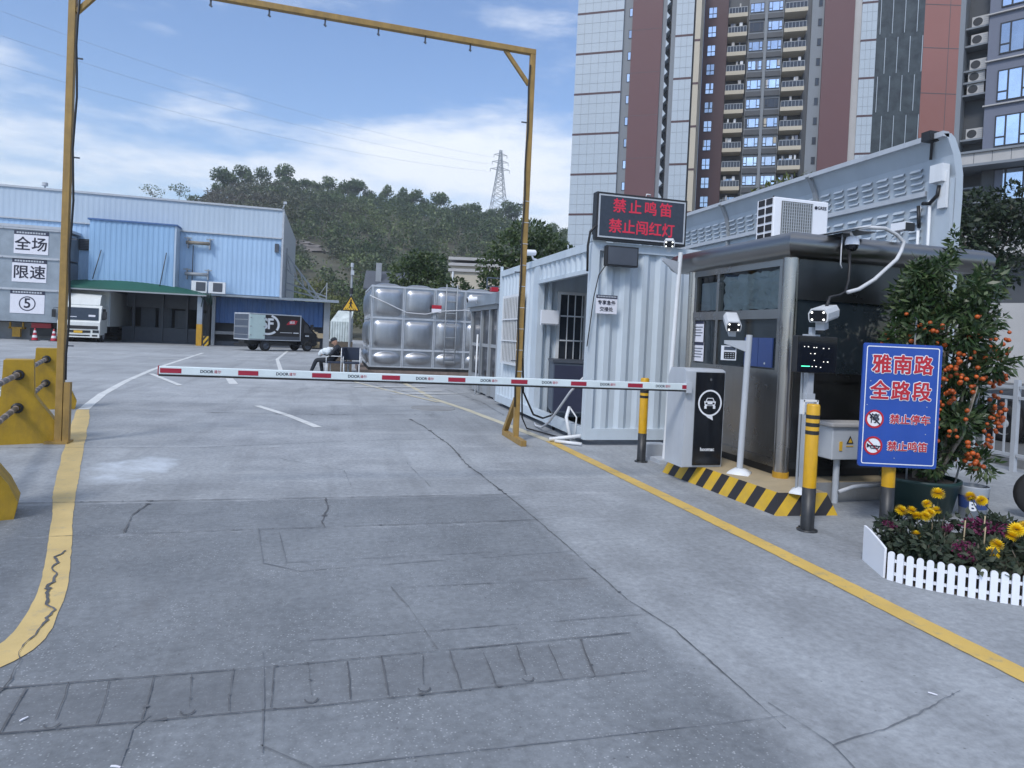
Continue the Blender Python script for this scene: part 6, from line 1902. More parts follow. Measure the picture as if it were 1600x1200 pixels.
# dome camera
t = thing('dome_camera', 'white dome camera hanging under the front roof edge of the booth', 'camera', (4.95, 5.52, 2.55))
b = MB(); b.tube([(4.93, 5.6, 2.69), (4.94, 5.52, 2.68), (4.95, 5.50, 2.63)], .014, 6); b.lathe([(.02, .09), (.055, .075), (.065, .03), (.066, .0)], 18, (4.95, 5.50, 2.55)); b.build('housing', M['white_plastic'], t)
b = MB(); b.lathe([(.058, .0), (.055, -.03), (.035, -.055), (.001, -.062)], 18, (4.95, 5.50, 2.55)); b.build('dome', M['black_gloss'], t)
# small camera on the roof
t = thing('security_camera', 'small dark box camera on a stub pole on the booth roof edge', 'camera', (5.73, 5.7, 2.66))
b = MB(); b.cyl((5.73, 5.72, 2.62), (5.73, 5.72, 2.78), .016, n=8); b.bar((5.73, 5.72, 2.76), (5.60, 5.72, 2.64), .012, .012); b.build('stub_pole', M['light_grey'], t)
b = MB(); b.box(5.66, 5.76, 5.58, 5.76, 2.78, 2.86); b.m = 1; b.box(5.67, 5.78, 5.57, 5.60, 2.77, 2.85); b.build('housing', [M['white_plastic'], M['black']], t)
b = MB()
b.tube([(5.02, 5.55, 2.72), (5.12, 5.5, 2.74), (5.30, 5.46, 2.74), (5.44, 5.46, 2.69), (5.52, 5.44, 2.62), (5.47, 5.42, 2.52), (5.40, 5.40, 2.43), (5.25, 5.36, 2.33), (5.05, 5.30, 2.20), (4.82, 5.24, 2.09), (4.66, 5.2, 2.05)], .019, 8)
tag(b.build('conduit_cable', M['cable_white']), 'pale corrugated conduit sagging from the booth roof to the camera', 'cable')
b = MB(); b.tube([(4.92, 5.5, 2.5), (4.90, 5.46, 2.32), (4.84, 5.4, 2.18), (4.72, 5.3, 2.06), (4.52, 5.15, 2.01), (4.36, 5.08, 1.98), (4.3, 5.06, 1.86)], .014, 6)
tag(b.build('cable', M['cable_black']), 'black cable hanging from the dome camera to the plate camera', 'cable')
b = MB(); b.tube([(4.90, 5.58, 2.66), (4.86, 5.54, 2.5), (4.86, 5.54, 2.36), (4.88, 5.54, 2.32)], .007, 5); tag(b.build('thin_wire', M['cable_white']), 'thin white wire dangling under the booth roof edge', 'wire')

# electrical box at the booth front
t = thing('electric_box', 'light grey electrical box with a hazard sticker, on a pipe leg before the booth', 'electric box', (5.05, 5.55, .19))
b = MB(); b.box(4.72, 5.18, 5.36, 5.58, .44, .76); b.build('box', M['light_grey'], t, bevel=.01)
b = MB(); b.box(4.69, 5.21, 5.33, 5.60, .76, .80); b.build('lid', M['podium'], t, bevel=.01)
b = MB(); b.prism([(4.88, .60), (4.96, .60), (4.92, .675)], -5.357, -5.353, Matrix(((1, 0, 0, 0), (0, 0, -1, 0), (0, 1, 0, 0), (0, 0, 0, 1)))); b.m = 1
b.prism([(4.898, .61), (4.942, .61), (4.92, .652)], -5.352, -5.349, Matrix(((1, 0, 0, 0), (0, 0, -1, 0), (0, 1, 0, 0), (0, 0, 0, 1)))); b.box(4.88, 4.96, 5.354, 5.36, .57, .58); b.box(4.80, 4.83, 5.35, 5.36, .53, .62)
b.build('hazard_sticker', [M['black'], M['sign_yellow']], t)
b = MB(); b.cyl((4.86, 5.45, .0), (4.86, 5.45, .44), .03, n=10); b.build('leg', M['light_grey'], t)
b = MB(); b.tube([(4.86, 5.40, .12), (5.0, 5.38, .17), (5.1, 5.38, .18), (5.6, 5.38, .18)], .02, 8); tag(b.build('water_pipe', M['cable_white']), 'white plastic pipe running along the booth base from the electrical box', 'pipe')

# ================================================================== BARRIER GATE
gt = thing('barrier_gate', 'boom barrier with grey and black cabinet and a long white arm with red blocks', 'barrier gate', (3.95, 6.35, .19))
b = MB(); b.prism([(6.28, .19), (6.66, .19), (6.66, 1.14), (6.60, 1.24), (6.34, 1.24), (6.28, 1.22)], 3.64, 4.11, Matrix(((0, 0, 1, 0), (1, 0, 0, 0), (0, 1, 0, 0), (0, 0, 0, 1))))
b.build('cabinet', M['light_grey'], gt, bevel=.01)
b = MB(); b.box(3.755, 4.095, 6.264, 6.28, .215, 1.205); b.build('front_panel', M['black_gloss'], gt, bevel=.004)
b = MB()
cxx, czz = 3.928, .88
for q in range(36):
    a0 = radians(250 - 320 * q / 36); a1 = radians(250 - 320 * (q + 1) / 36)
    a0 = 2 * pi * q / 36; a1 = 2 * pi * (q + 1) / 36
    b.quad((cxx + cos(a0) * .142, 6.262, czz + sin(a0) * .142), (cxx + cos(a1) * .142, 6.262, czz + sin(a1) * .142), (cxx + cos(a1) * .124, 6.262, czz + sin(a1) * .124), (cxx + cos(a0) * .124, 6.262, czz + sin(a0) * .124))
yq = 6.2625
b.add([(cxx - .06, yq, czz - .122), (cxx + .035, yq, czz - .128), (cxx + .045, yq, czz - .185), (cxx - .02, yq, czz - .155)], [(0, 1, 2, 3)])
b.add([(cxx - .055, yq, czz + .02), (cxx + .055, yq, czz + .02), (cxx + .035, yq, czz + .055), (cxx - .035, yq, czz + .055)], [(0, 1, 2, 3)])
b.add([(cxx - .07, yq, czz + .018), (cxx + .07, yq, czz + .018), (cxx + .06, yq, czz - .03), (cxx - .06, yq, czz - .03)], [(0, 1, 2, 3)])
for s in (-1, 1): b.box(cxx + s * .052 - .014, cxx + s * .052 + .014, yq - .001, yq, czz - .06, czz - .03)
b.m = 1
for s in (-1, 1): b.box(cxx + s * .042 - .012, cxx + s * .042 + .012, yq - .002, yq - .0005, czz - .012, czz + .006)
b.add([(cxx - .042, yq - .0015, czz + .024), (cxx + .042, yq - .0015, czz + .024), (cxx + .03, yq - .0015, czz + .048), (cxx - .03, yq - .0015, czz + .048)], [(0, 1, 2, 3)])
b.box(cxx - .03, cxx + .03, yq - .002, yq - .0005, czz - .024, czz - .014)
b.build('car_emblem', [M['sign_white'], M['black_gloss']], gt)
b = MB(); b.text('cab', onS(3.92, 6.262, .385)); b.build('lettering', M['sign_white'], gt)
b = MB(); b.cyl((3.925, 6.264, 1.13), (3.925, 6.258, 1.13), .014, n=12); b.build('indicator', M['steel'], gt)
# arm (leaves the cabinet's left side, towards -x)
ax0, ax1, az, ay = -1.39, 3.68, 1.045, 6.25
def tilt(mb):
    mb.v = [p + V((0, 0, .028 * (ax1 - p.x) / (ax1 - ax0))) for p in mb.v]
    return mb


b = MB(); b.box(ax0, ax1, ay - .02, ay + .02, 1.012, 1.082); tilt(b).build('arm', M['boom_white'], gt, bevel=.006)
b = MB(); b.box(ax0, ax1, ay - .018, ay + .018, .997, 1.013); tilt(b).build('rubber_edge', M['rubber'], gt)
b = MB(); b.box(ax0 - .006, ax0, ay - .022, ay + .022, 1.008, 1.085); tilt(b).build('end_cap', M['red_paint'], gt)
for k in range(9):
    x = ax0 + .012 + k * .6185
    b = MB(); b.box(x, min(x + .165, ax1 - .06), ay - .0225, ay - .02, 1.026, 1.066); tilt(b).build('red_block', M['block_red'], gt)
    if k < 8:
        t2 = MB(); t2.m = 0; t2.text('boom', onS(x + .365, ay - .0212, 1.046)); t2.m = 1; t2.text('boom2', onS(x + .452, ay - .0212, 1.046)); tilt(t2).build('lettering', [M['ink'], M['red_paint']], gt)
b = MB(); b.box(3.62, 3.68, 6.22, 6.279, .985, 1.10); b.build('arm_clamp', M['light_grey'], gt)


# ================================================================== BOLLARDS
def bollard(loc, label, stripes):
    t = thing('bollard', label, 'bollard', loc, 0, 'yellow and black bollards beside the island')
    b = MB(); b.lathe([(.0525, .36), (.0525, 1.035), (.045, 1.05), (.001, 1.05)], 24); b.build('post', M['bollard_yellow'], t, world=False)
    b = MB(); b.lathe([(.0535, .0), (.0535, .36), (.0, .36)], 24); b.build('black_base', M['black_paint'], t, world=False)
    b = MB(); b.lathe([(.082, 0), (.082, .012), (.054, .014)], 24)
    for k in range(4): b.cyl((cos(k * pi / 2 + .4) * .068, sin(k * pi / 2 + .4) * .068, .012), (cos(k * pi / 2 + .4) * .068, sin(k * pi / 2 + .4) * .068, .024), .008, n=6)
    b.build('flange', M['black_paint'], t, world=False)
    if stripes:
        b = MB()
        for z in (.80, .865, .93): b.lathe([(.0532, z), (.0532, z + .032)], 24)
        b.build('black_bands', M['black'], t, world=False)
    return t


bollard((3.81, 7.56, 0), 'yellow and black bollard in front of the white cabin behind the boom', True)
bollard((3.87, 4.63, 0), 'tall yellow and black bollard at the corner of the striped island', True)
bollard((4.64, 4.60, 0), 'yellow and black bollard carrying the blue road sign', False)

# ================================================================== CAMERA POLES
def plate_camera(org, F, label_parts, t):
    """box camera looking along local -y; F world matrix of the camera"""
    b = MB(); pr_ = [(-.065, -.05), (.065, -.05), (.075, -.03), (.078, .02), (.055, .06), (-.055, .06), (-.078, .02), (-.075, -.03)]
    b.prism([(x, z) for x, z in pr_], -.02, .26, F @ Matrix(((1, 0, 0, 0), (0, 0, 1, 0), (0, 1, 0, 0), (0, 0, 0, 1)))); o = b.build('camera_housing', M['cam_white'], t, bevel=.008)
    b = MB(); b.prism([(x * .86, z * .82 - .002) for x, z in pr_], -.026, -.019, F @ Matrix(((1, 0, 0, 0), (0, 0, 1, 0), (0, 1, 0, 0), (0, 0, 0, 1)))); b.cyl(F @ V((0, -.03, 0)), F @ V((0, -.02, 0)), .026, n=16); b.build('front_glass', M['black_gloss'], o)
    for sx in (-.045, .045):
        for sz in (-.028, .03):
            b = MB(); b.cyl(F @ V((sx, -.031, sz)), F @ V((sx, -.024, sz)), .009, n=10); b.build('infrared_lamp', M['lamp_led'], o)
    b = MB(); b.box(-.035, .035, .02, .12, -.12, -.05, F); b.build('tilt_bracket', M['light_grey'], o)


t = thing('plate_camera_pole', 'grey pole on the island with a plate camera on a side arm', 'camera pole', (4.12, 5.96, .19))
b = MB(); b.cyl((4.12, 5.96, .2), (4.17, 5.98, 1.62), .032, n=14); b.build('pole', M['light_grey'], t)
b = MB(); b.lathe([(.15, 0), (.145, .015), (.07, .05), (.035, .055)], 4, (4.12, 5.96, .19)); b.build('base_plate', M['white_paint'], t)
b = MB(); b.add([(4.15, 5.97, 1.56), (4.15, 5.97, 1.44), (3.93, 6.04, 1.52), (3.93, 6.04, 1.555), (4.15, 5.99, 1.56), (4.15, 5.99, 1.44), (3.93, 6.06, 1.52), (3.93, 6.06, 1.555)], [(0, 3, 2, 1), (4, 5, 6, 7), (0, 4, 7, 3), (1, 2, 6, 5), (2, 3, 7, 6)]); b.build('arm', M['light_grey'], t)
plate_camera(None, Matrix.Translation((3.985, 5.99, 1.70)) @ Matrix.Rotation(radians(-26), 4, 'Z') @ Matrix.Rotation(radians(22), 4, 'X'), '', t)
b = MB(); b.box(3.90, 4.06, 6.03, 6.06, 1.35, 1.50); b.m = 1; b.box(3.915, 4.045, 6.026, 6.03, 1.365, 1.435); b.m = 2; b.box(3.915, 4.045, 6.027, 6.03, 1.455, 1.49); b.m = 3
for k in range(4):
    for j in range(3): b.box(3.925 + k * .03, 3.942 + k * .03, 6.024, 6.026, 1.375 + j * .02, 1.382 + j * .02)
b.build('display_box', [M['white_plastic'], M['black_gloss'], M['cabinet_slate'], M['light_grey']], t)

t = thing('display_post', 'grey post with a wide black display screen and a plate camera on top', 'display post', (4.20, 5.07, .19))
b = MB(); b.box(4.175, 4.235, 5.08, 5.14, .19, 1.30); b.box(4.16, 4.25, 5.07, 5.15, .93, 1.10); b.m = 1; b.cyl((4.14, 5.12, .2), (4.14, 5.12, 1.3), .011, n=8)
b.build('post', [M['light_grey'], M['grey_paint']], t)
b = MB(); b.lathe([(.15, 0), (.145, .015), (.07, .05), (.035, .055)], 4, (4.205, 5.11, .19)); b.build('base_plate', M['white_paint'], t)
b = MB(); b.box(3.99, 4.42, 5.02, 5.09, 1.29, 1.62); b.build('display_casing', M['black'], t, bevel=.01)
b = MB(); b.box(4.0, 4.41, 5.014, 5.02, 1.30, 1.61); b.build('screen', M['black_gloss'], t)
b = MB(); r = random.Random(3)
for (x, z) in ((4.06, 1.52), (4.10, 1.52), (4.16, 1.515), (4.185, 1.515), (4.26, 1.51), (4.32, 1.51), (4.13, 1.46), (4.17, 1.46), (4.17, 1.40), (4.27, 1.39), (4.31, 1.39), (4.15, 1.345), (4.19, 1.345), (4.24, 1.34)):
    b.box(x, x + r.uniform(.005, .014), 5.0125, 5.014, z, z + .006)
b.m = 1; b.box(4.04, 4.13, 5.0125, 5.014, 1.345, 1.352); b.m = 0
b.build('lit_pixels', [M['lamp_led'], M['led_green']], t)
b = MB(); b.box(4.185, 4.225, 5.08, 5.12, 1.62, 1.70); b.box(4.13, 4.27, 5.07, 5.13, 1.62, 1.635); b.build('camera_stem', M['light_grey'], t)
plate_camera(None, Matrix.Translation((4.17, 4.98, 1.80)) @ Matrix.Rotation(radians(-58), 4, 'Z') @ Matrix.Rotation(radians(10), 4, 'X') @ Matrix.Scale(1.1, 4), '', t)

# bracket over the near bollard
b = MB()
b.box(3.80, 3.94, 4.66, 4.70, 1.065, 1.08); b.box(3.795, 3.81, 4.66, 4.70, .96, 1.08); b.box(3.93, 3.945, 4.66, 4.70, .96, 1.08)
tag(b.build('pipe_bracket', M['white_paint']), 'white steel U bracket behind the top of the near bollard', 'bracket')

t = thing('camera_pole', 'tall thin white pole with a camera on an arm in front of the white cabin', 'camera pole', (4.11, 7.53, 0))
b = MB(); b.cyl((4.11, 7.53, 0), (4.20, 7.53, 2.64), .028, n=12); b.build('pole', M['white_paint'], t)
b = MB(); b.box(3.98, 4.24, 7.40, 7.66, 0, .05); b.build('base_plate', M['light_grey'], t)
b = MB(); b.add([(4.18, 7.52, 2.36), (4.18, 7.52, 2.52), (3.92, 7.45, 2.55), (3.92, 7.45, 2.51), (4.18, 7.55, 2.36), (4.18, 7.55, 2.52), (3.92, 7.48, 2.55), (3.92, 7.48, 2.51)], [(0, 1, 2, 3), (7, 6, 5, 4), (1, 5, 6, 2), (3, 2, 6, 7), (0, 3, 7, 4)]); b.build('arm', M['light_grey'], t)
plate_camera(None, Matrix.Translation((4.0, 7.46, 2.72)) @ Matrix.Rotation(radians(-28), 4, 'Z') @ Matrix.Rotation(radians(14), 4, 'X') @ Matrix.Scale(.85, 4), '', t)
b = MB(); b.box(4.05, 4.35, 7.9, 8.1, 0, .16); b.m = 1; b.tube([(4.35, 7.95, .1), (4.5, 7.8, .04), (4.3, 7.5, .02), (4.2, 7.4, .02)], .018, 6); tag(b.build('ground_box', [M['light_grey'], M['cable_black']]), 'small pale ground box with a black cable between the pole and the cabin', 'box')

# ================================================================== BLUE SIGN
SR_ = radians(-15.5)
sg = thing('road_sign', 'blue road sign reading 雅南路 全路段 with no parking and no horn symbols', 'road sign', (4.63, 4.515, 1.06), SR_)
W_, H_ = .655, 1.035
def rrect(w, h, rd, n=5):
    pts = []
    for (cx_, cy_, a0) in ((w / 2 - rd, h / 2 - rd, 0), (-w / 2 + rd, h / 2 - rd, 90), (-w / 2 + rd, -h / 2 + rd, 180), (w / 2 - rd, -h / 2 + rd, 270)):
        for k in range(n + 1): a = radians(a0 + 90 * k / n); pts.append((cx_ + cos(a) * rd, cy_ + sin(a) * rd))
    return pts


FS = Matrix(((1, 0, 0, 0), (0, 0, -1, 0), (0, 1, 0, 0), (0, 0, 0, 1)))
b = MB(); b.prism(rrect(W_, H_, .02), -.01, .01, FS); b.build('board', M['sign_blue'], sg, world=False)
b = MB(); o_ = rrect(W_ - .045, H_ - .045, .018); i_ = rrect(W_ - .061, H_ - .061, .012); n = len(o_)
b.add([FS @ V((x, y, .0115)) for x, y in o_] + [FS @ V((x, y, .0115)) for x, y in i_], [(i, (i + 1) % n, (i + 1) % n + n, i + n) for i in range(n)])
b.build('border_line', M['sign_white'], sg, world=False)
w_ = MB(); r_ = MB()
for key, x, z in (('s1', 0, .335), ('s2', -.005, .115), ('s3', .085, -.118), ('s4', .075, -.345)):
    big = key in ('s1', 's2')
    w_.bold(key, FS @ Matrix.Translation((x, z, .0115)), .0105 if big else .0052, 14); r_.bold(key, FS @ Matrix.Translation((x, z, .0145)), .0042 if big else .0017, 8)
w_.build('lettering_outline', M['sign_white'], sg, world=False); r_.build('lettering', M['sign_red'], sg, world=False)


def disc(mb, x, z, r0, r1, t_, n=36):
    for q in range(n):
        a0 = 2 * pi * q / n; a1 = 2 * pi * (q + 1) / n
        mb.add([FS @ V((x + cos(a0) * r0, z + sin(a0) * r0, t_)), FS @ V((x + cos(a1) * r0, z + sin(a1) * r0, t_)), FS @ V((x + cos(a1) * r1, z + sin(a1) * r1, t_)), FS @ V((x + cos(a0) * r1, z + sin(a0) * r1, t_))], [(0, 1, 2, 3)])


def slab(mb, p, q, w, t_):
    p = V((*p, 0)); q = V((*q, 0)); d = (q - p).normalized(); s = V((-d.y, d.x, 0)) * w / 2
    mb.add([FS @ V((c.x, c.y, t_)) for c in (p - s, q - s, q + s, p + s)], [(0, 1, 2, 3)])


for z, kind in ((-.118, 's5'), (-.342, 'horn')):
    b = MB(); x = -.212
    b.m = 0; disc(b, x, z, .062, .0, .0125); b.m = 1; disc(b, x, z, .078, .0615, .0145)
    b.m = 1 if kind == 'horn' else 2
    slab(b, (x - .048, z + .045), (x + .048, z - .045), .011, .0170)
    b.m = 2
    if kind == 's5': b.bold('s5', FS @ Matrix.Translation((x, z, .0150)), .0012, 5)
    else:
        t_ = .0180
        b.add([FS @ V((a_[0] + x, a_[1] + z, t_)) for a_ in ((-.055, .022), (-.03, .004), (-.03, -.006), (-.055, -.018))], [(3, 2, 1, 0)])
        slab(b, (x - .03, z), (x + .06, z - .004), .008, t_); slab(b, (x - .02, z - .02), (x + .04, z - .022), .008, t_); slab(b, (x + .04, z - .022), (x + .05, z - .004), .008, t_); slab(b, (x - .02, z - .02), (x - .024, z), .008, t_)
        for k in range(3): slab(b, (x + .0 + k * .014, z - .012), (x + .0 + k * .014, z + .008), .005, t_)
    b.build('prohibition_disc', [M['sign_white'], M['sign_red'], M['ink']], sg, world=False)
b = MB()
for (x, z) in ((-.26, .42), (-.26, .2), (-.28, .0), (.22, .0), (.22, -.23), (-.03, -.44)): b.cyl(FS @ V((x, z, .011)), FS @ V((x, z, .015)), .004, n=8)
b.build('rivets', M['light_grey'], sg, world=False)

# ================================================================== KUMQUAT TREE
KX, KY = 5.60, 5.02
QX, QY = KX - .15, KY + .02
pt = thing('plant_pot', 'large dark green round plastic plant pot holding the kumquat tree', 'pot', (QX, QY, 0))
b = MB(); b.lathe([(.001, .0), (.26, .0), (.325, .30), (.34, .31), (.34, .345), (.318, .345), (.31, .31), (.001, .30)], 32, (QX, QY, 0)); b.build('pot_wall', M['pot_green'], pt)
b = MB(); b.lathe([(.305, .312), (.2, .33), (.001, .34)], 24, (QX, QY, 0)); b.build('potting_soil', M['soil'], pt)
kt = thing('kumquat_tree', 'bushy kumquat tree full of small orange fruit in a dark green pot', 'tree', (KX, KY, .3))
r = random.Random(77)
b = MB(); KB = []
for i in range(16):
    a = r.uniform(0, 6.28); rad = r.uniform(.02, .2); top = V((KX + cos(a) * r.uniform(.1, .46), KY + sin(a) * r.uniform(.1, .42), r.uniform(1.2, 2.25)))
    p0 = V((KX - .13 + cos(a) * rad * .6, KY + sin(a) * rad * .6, .3)); md = (p0 + top) / 2 + V((cos(a) * .08, sin(a) * .08, 0))
    b.tube([p0, md, top], [.022, .014, .005], 6); KB.append((p0, md, top))
b.build('stems', M['pale_bark'], kt)
b = MB()
for (x, y) in ((-.44, -.12), (.3, -.3), (.2, .35), (-.3, .25)):
    b.tube([(KX - .14 + x * .6, KY + y * .6, .3), (KX + x, KY + y, 1.85)], .009, 6)
b.build('support_canes', M['grey_paint'], kt)
blobs = []
for z, R_, n in ((.56, .36, 8), (.76, .42, 9), (.98, .46, 10), (1.25, .47, 10), (1.55, .50, 12), (1.85, .48, 12), (2.12, .45, 14)):
    for k in range(n):
        a = 6.28 * k / n + r.uniform(-.3, .3); q = r.uniform(.5, 1.0) * R_
        blobs.append(((KX + cos(a) * q, KY + sin(a) * q, z + r.uniform(-.14, .14)), (r.uniform(.10, .17), r.uniform(.10, .17), r.uniform(.10, .17))))
blobs += [((KX + x, KY + y, z), (.05, .05, .16)) for x, y, z in ((-.42, -.05, 2.22), (-.16, -.1, 2.30), (.02, 0, 2.34), (.16, .1, 2.46), (.2, .1, 2.58), (.38, 0, 2.18), (.5, .1, 2.0), (-.3, 0, 2.28))]
b = MB()
crown(b, r, blobs, 13500, .080, .34, .1, .5)
b.build('foliage', M['leaf_kumquat'], kt)
b = MB()
def fruit(mb, p, R_):
    prof = [(.001, -1), (.6, -.8), (.95, -.3), (.95, .3), (.6, .8), (.001, 1)]
    mb.lathe([(x * R_, z * R_ * .92) for x, z in prof], 9, p)
fruits = []
for _ in range(150):
    z = r.choices([r.uniform(.42, .9), r.uniform(.9, 1.3), r.uniform(1.3, 1.72), r.uniform(1.7, 1.9)], [4, 4.5, 5, .6])[0]
    a = r.uniform(2.6, 6.1) if r.random() < .75 else r.uniform(0, 6.28); R_ = (.42 if z < .8 else .51) * r.uniform(.86, 1.04)
    c = V((KX + cos(a) * R_, KY + sin(a) * R_ * .95, z))
    for k in range(r.randint(1, 4)):
        fruits.append((c + V((r.uniform(-.05, .05), r.uniform(-.05, .05), r.uniform(-.05, .05))), r.uniform(.0155, .0245)))
fruits.sort(key=lambda f: f[0].x * .264 + f[0].y * .964)
for p, R_ in fruits[:99]:
    q = MB(); fruit(q, p, R_); q.build('fruit', M['orange'], kt)
q = MB()
for p, R_ in fruits[99:]: fruit(q, p, R_)
tag(q.build('far_fruit', M['orange'], kt), kind='stuff')
# bucket beside the pot
t = thing('paint_bucket', 'white and blue plastic bucket standing behind the flower bed beside the pot', 'bucket', (5.80, 4.78, 0))
b = MB(); b.lathe([(.001, 0), (.105, 0), (.125, .30), (.13, .31), (.12, .31), (.11, .02), (.001, .02)], 24, (5.80, 4.78, 0)); b.m = 1; b.lathe([(.1075, .03), (.121, .22)], 24, (5.80, 4.78, 0)); b.build('bucket_wall', [M['light_grey'], M['folder_blue']], t)  # shade on the bucket is put into its duller grey and blue
b = MB(); b.text('bkt', frame((5.703, 4.701, .13), (.63, -.77, 0), (0, 0, 1))); b.build('letter', M['sign_white'], t)

# ================================================================== FLOWER BED
fp = [(3.78, 3.92), (3.625, 3.57), (3.68, 3.45), (3.77, 3.34), (3.88, 3.24), (4.0, 3.14), (4.14, 3.035), (4.32, 2.92), (4.55, 2.80), (4.9, 2.66), (5.4, 2.55)]
b = MB(); poly = fp[1:] + [(6.2, 3.0), (6.0, 3.9), (5.2, 4.25), (4.5, 4.3), (4.0, 4.15), (3.80, 3.92)]
cc = V((4.7, 3.5, .16)); n = len(poly)
ring = [V((x, y, 0)) for x, y in poly]; mid = [cc.lerp(p, .8) for p in ring]
for p in mid: p.z = .10
b.add([tuple(p) for p in ring] + [tuple(p) for p in mid] + [tuple(cc)], [(i, (i + 1) % n, (i + 1) % n + n, i + n) for i in range(n)] + [(i + n, (i + 1) % n + n, 2 * n) for i in range(n)], True)
tag(b.build('flower_bed_soil', M['soil']), 'mound of dark soil inside the white picket fence', 'flower bed')
pf_ = thing('picket_fence', 'low white plastic picket fence edging the flower bed', 'fence', (3.9, 3.3, 0))
# resample the path for pickets
path = [V((x, y, 0)) for x, y in fp[1:]]; cum = [0]
for a, c in zip(path, path[1:]): cum.append(cum[-1] + (c - a).length)


def along(s):
    for i in range(len(path) - 1):
        if s <= cum[i + 1]:
            f = (s - cum[i]) / (cum[i + 1] - cum[i]); return path[i].lerp(path[i + 1], f), (path[i + 1] - path[i]).normalized()
    return path[-1], (path[-1] - path[-2]).normalized()


s = .03
k = 0
while s < cum[-1] - .05 and k < 34:
    p, d = along(s); F = frame((p.x, p.y, 0), (d.x, d.y, 0), (0, 0, 1))
    w = .0195; arc = [(w * cos(a), .172 + .018 * sin(a)) for a in [pi * q / 8 for q in range(9)]]
    b = MB(); b.prism([(-w, 0), (w, 0)] + arc[0:] if False else [(w, 0)] + arc + [(-w, 0)], .0, .014, F); b.build('picket', M['white_plastic'], pf_, bevel=.003)
    s += .0555; k += 1
for z in (.045, .13):
    b = MB()
    for i in range(40):
        p, d = along(.02 + (cum[-1] - .1) * i / 40); q, _ = along(.02 + (cum[-1] - .1) * (i + 1) / 40)
        nn = V((d.y, -d.x, 0)) * -.006; b.bar(p + nn + V((0, 0, z)), q + nn + V((0, 0, z)), .01, .02)
    b.build('rail', M['white_plastic'], pf_)
F = frame((3.78, 3.92, 0), (-.155, -.35, 0), (0, 0, 1))
b = MB(); b.prism([(0, 0), (.37, 0), (.375, .20), (.30, .215), (.1, .245), (0, .25)], 0, .014, F); b.build('end_board', M['white_plastic'], pf_)

# bedding plants
r = random.Random(5)
lab_n = 0
spots = [(3.93, 3.76), (3.88, 3.50), (4.0, 3.9), (4.02, 3.55), (4.08, 3.3), (4.22, 3.72), (4.3, 3.42), (4.3, 3.12), (4.48, 3.9), (4.5, 3.55), (4.55, 3.22), (4.62, 2.95), (4.75, 3.75), (4.8, 3.4), (4.9, 3.05), (5.05, 3.6), (5.15, 3.2), (4.95, 3.95)]
bpl = None
desc = 'low grey green leafy bedding plant inside the white picket fence'
for i, (x, y) in enumerate(spots):
    t = thing('bedding_plant', desc, 'plant', (x, y, .08), 0, 'leafy bedding plants in the flower bed')
    q = MB()
    h = r.uniform(.14, .22)
    for kx in range(5): q.tube([(x, y, .05), (x + r.uniform(-.09, .09), y + r.uniform(-.09, .09), .08 + h)], .004, 4)
    q.build('stems', M['bark'], t)
    q = MB(); crown(q, r, [((x + r.uniform(-.1, .1), y + r.uniform(-.1, .1), .1 + h * r.uniform(.2, .9)), (.10, .10, .07)) for _ in range(5)], 330, .052, .55, .2, .8); q.build('foliage', M['leaf_bed'], t)
mz = [(4.45, 3.95, .46, 1.15), (4.68, 3.88, .45, .95), (4.73, 3.83, .43, .95), (3.98, 3.82, .38, .95), (4.05, 3.80, .38, .9), (4.04, 3.74, .36, .8), (4.10, 3.73, .36, .85), (4.15, 3.74, .38, .85), (4.21, 3.82, .42, .8), (4.22, 3.75, .39, .85),
      (3.87, 3.58, .28, .8), (4.62, 3.48, .32, 1.15), (4.49, 3.41, .30, .95), (4.68, 3.47, .34, 1.0), (4.25, 3.32, .28, .95), (4.18, 3.29, .24, 1.0)]
ML = ['large yellow chrysanthemum standing tallest in front of the green pot', 'yellow chrysanthemum in front of the bucket, left of the two', 'yellow chrysanthemum in front of the bucket, right of the two', 'leftmost yellow chrysanthemum of the flower bed',
      'yellow chrysanthemum in the row of blooms near the sign bollard, left end of the row', 'yellow chrysanthemum low in the middle of the row near the sign bollard', 'yellow chrysanthemum in the row near the sign bollard, third from left', 'yellow chrysanthemum at the right end of the row near the sign bollard',
      'yellow chrysanthemum above the row near the sign bollard', 'yellow chrysanthemum just below the upper one at the end of the row', 'small ragged yellow chrysanthemum alone near the fence corner', 'yellow chrysanthemum at the right picture edge, highest of three', 'yellow chrysanthemum at the right, lowest and leftmost of three',
      'yellow chrysanthemum cut by the right picture edge', 'spiky yellow chrysanthemum above another one near the right pickets', 'fading yellow chrysanthemum lowest of all near the right pickets']
mum = None
for (x, y, z, sc_), lab in zip(mz, ML):
    if mum is None:
        mum = thing('chrysanthemum', lab, 'flower', (x, y, z), 0, 'yellow chrysanthemums in the flower bed')
        q = MB()
        for k in range(120):
            ph = math.acos(1 - 1.55 * (k + .5) / 120); th = k * 2.399963
            d = V((sin(ph) * cos(th), sin(ph) * sin(th), cos(ph))); leaf(q, d * .008, d + V((0, 0, -.12 * ph)), V((0, 0, 1)) + d * .3, .040 * (1 - .15 * (ph < .6)), .013)
        q.build('petals', M['mum_yellow'], mum, world=False)
        q = MB(); q.tube([(0, 0, 0), (.01, .005, -.12), (.0, .02, -.36)], .004, 5); q.build('stalk', M['leaf_bed'], mum, world=False)
        mum.scale = (sc_,) * 3
    else:
        o = dup(mum, (x, y, z), r.uniform(0, 6), lab, sc_); o.rotation_euler = (r.uniform(-.5, .5) + .25, r.uniform(-.4, .4), r.uniform(0, 6))
pp = None
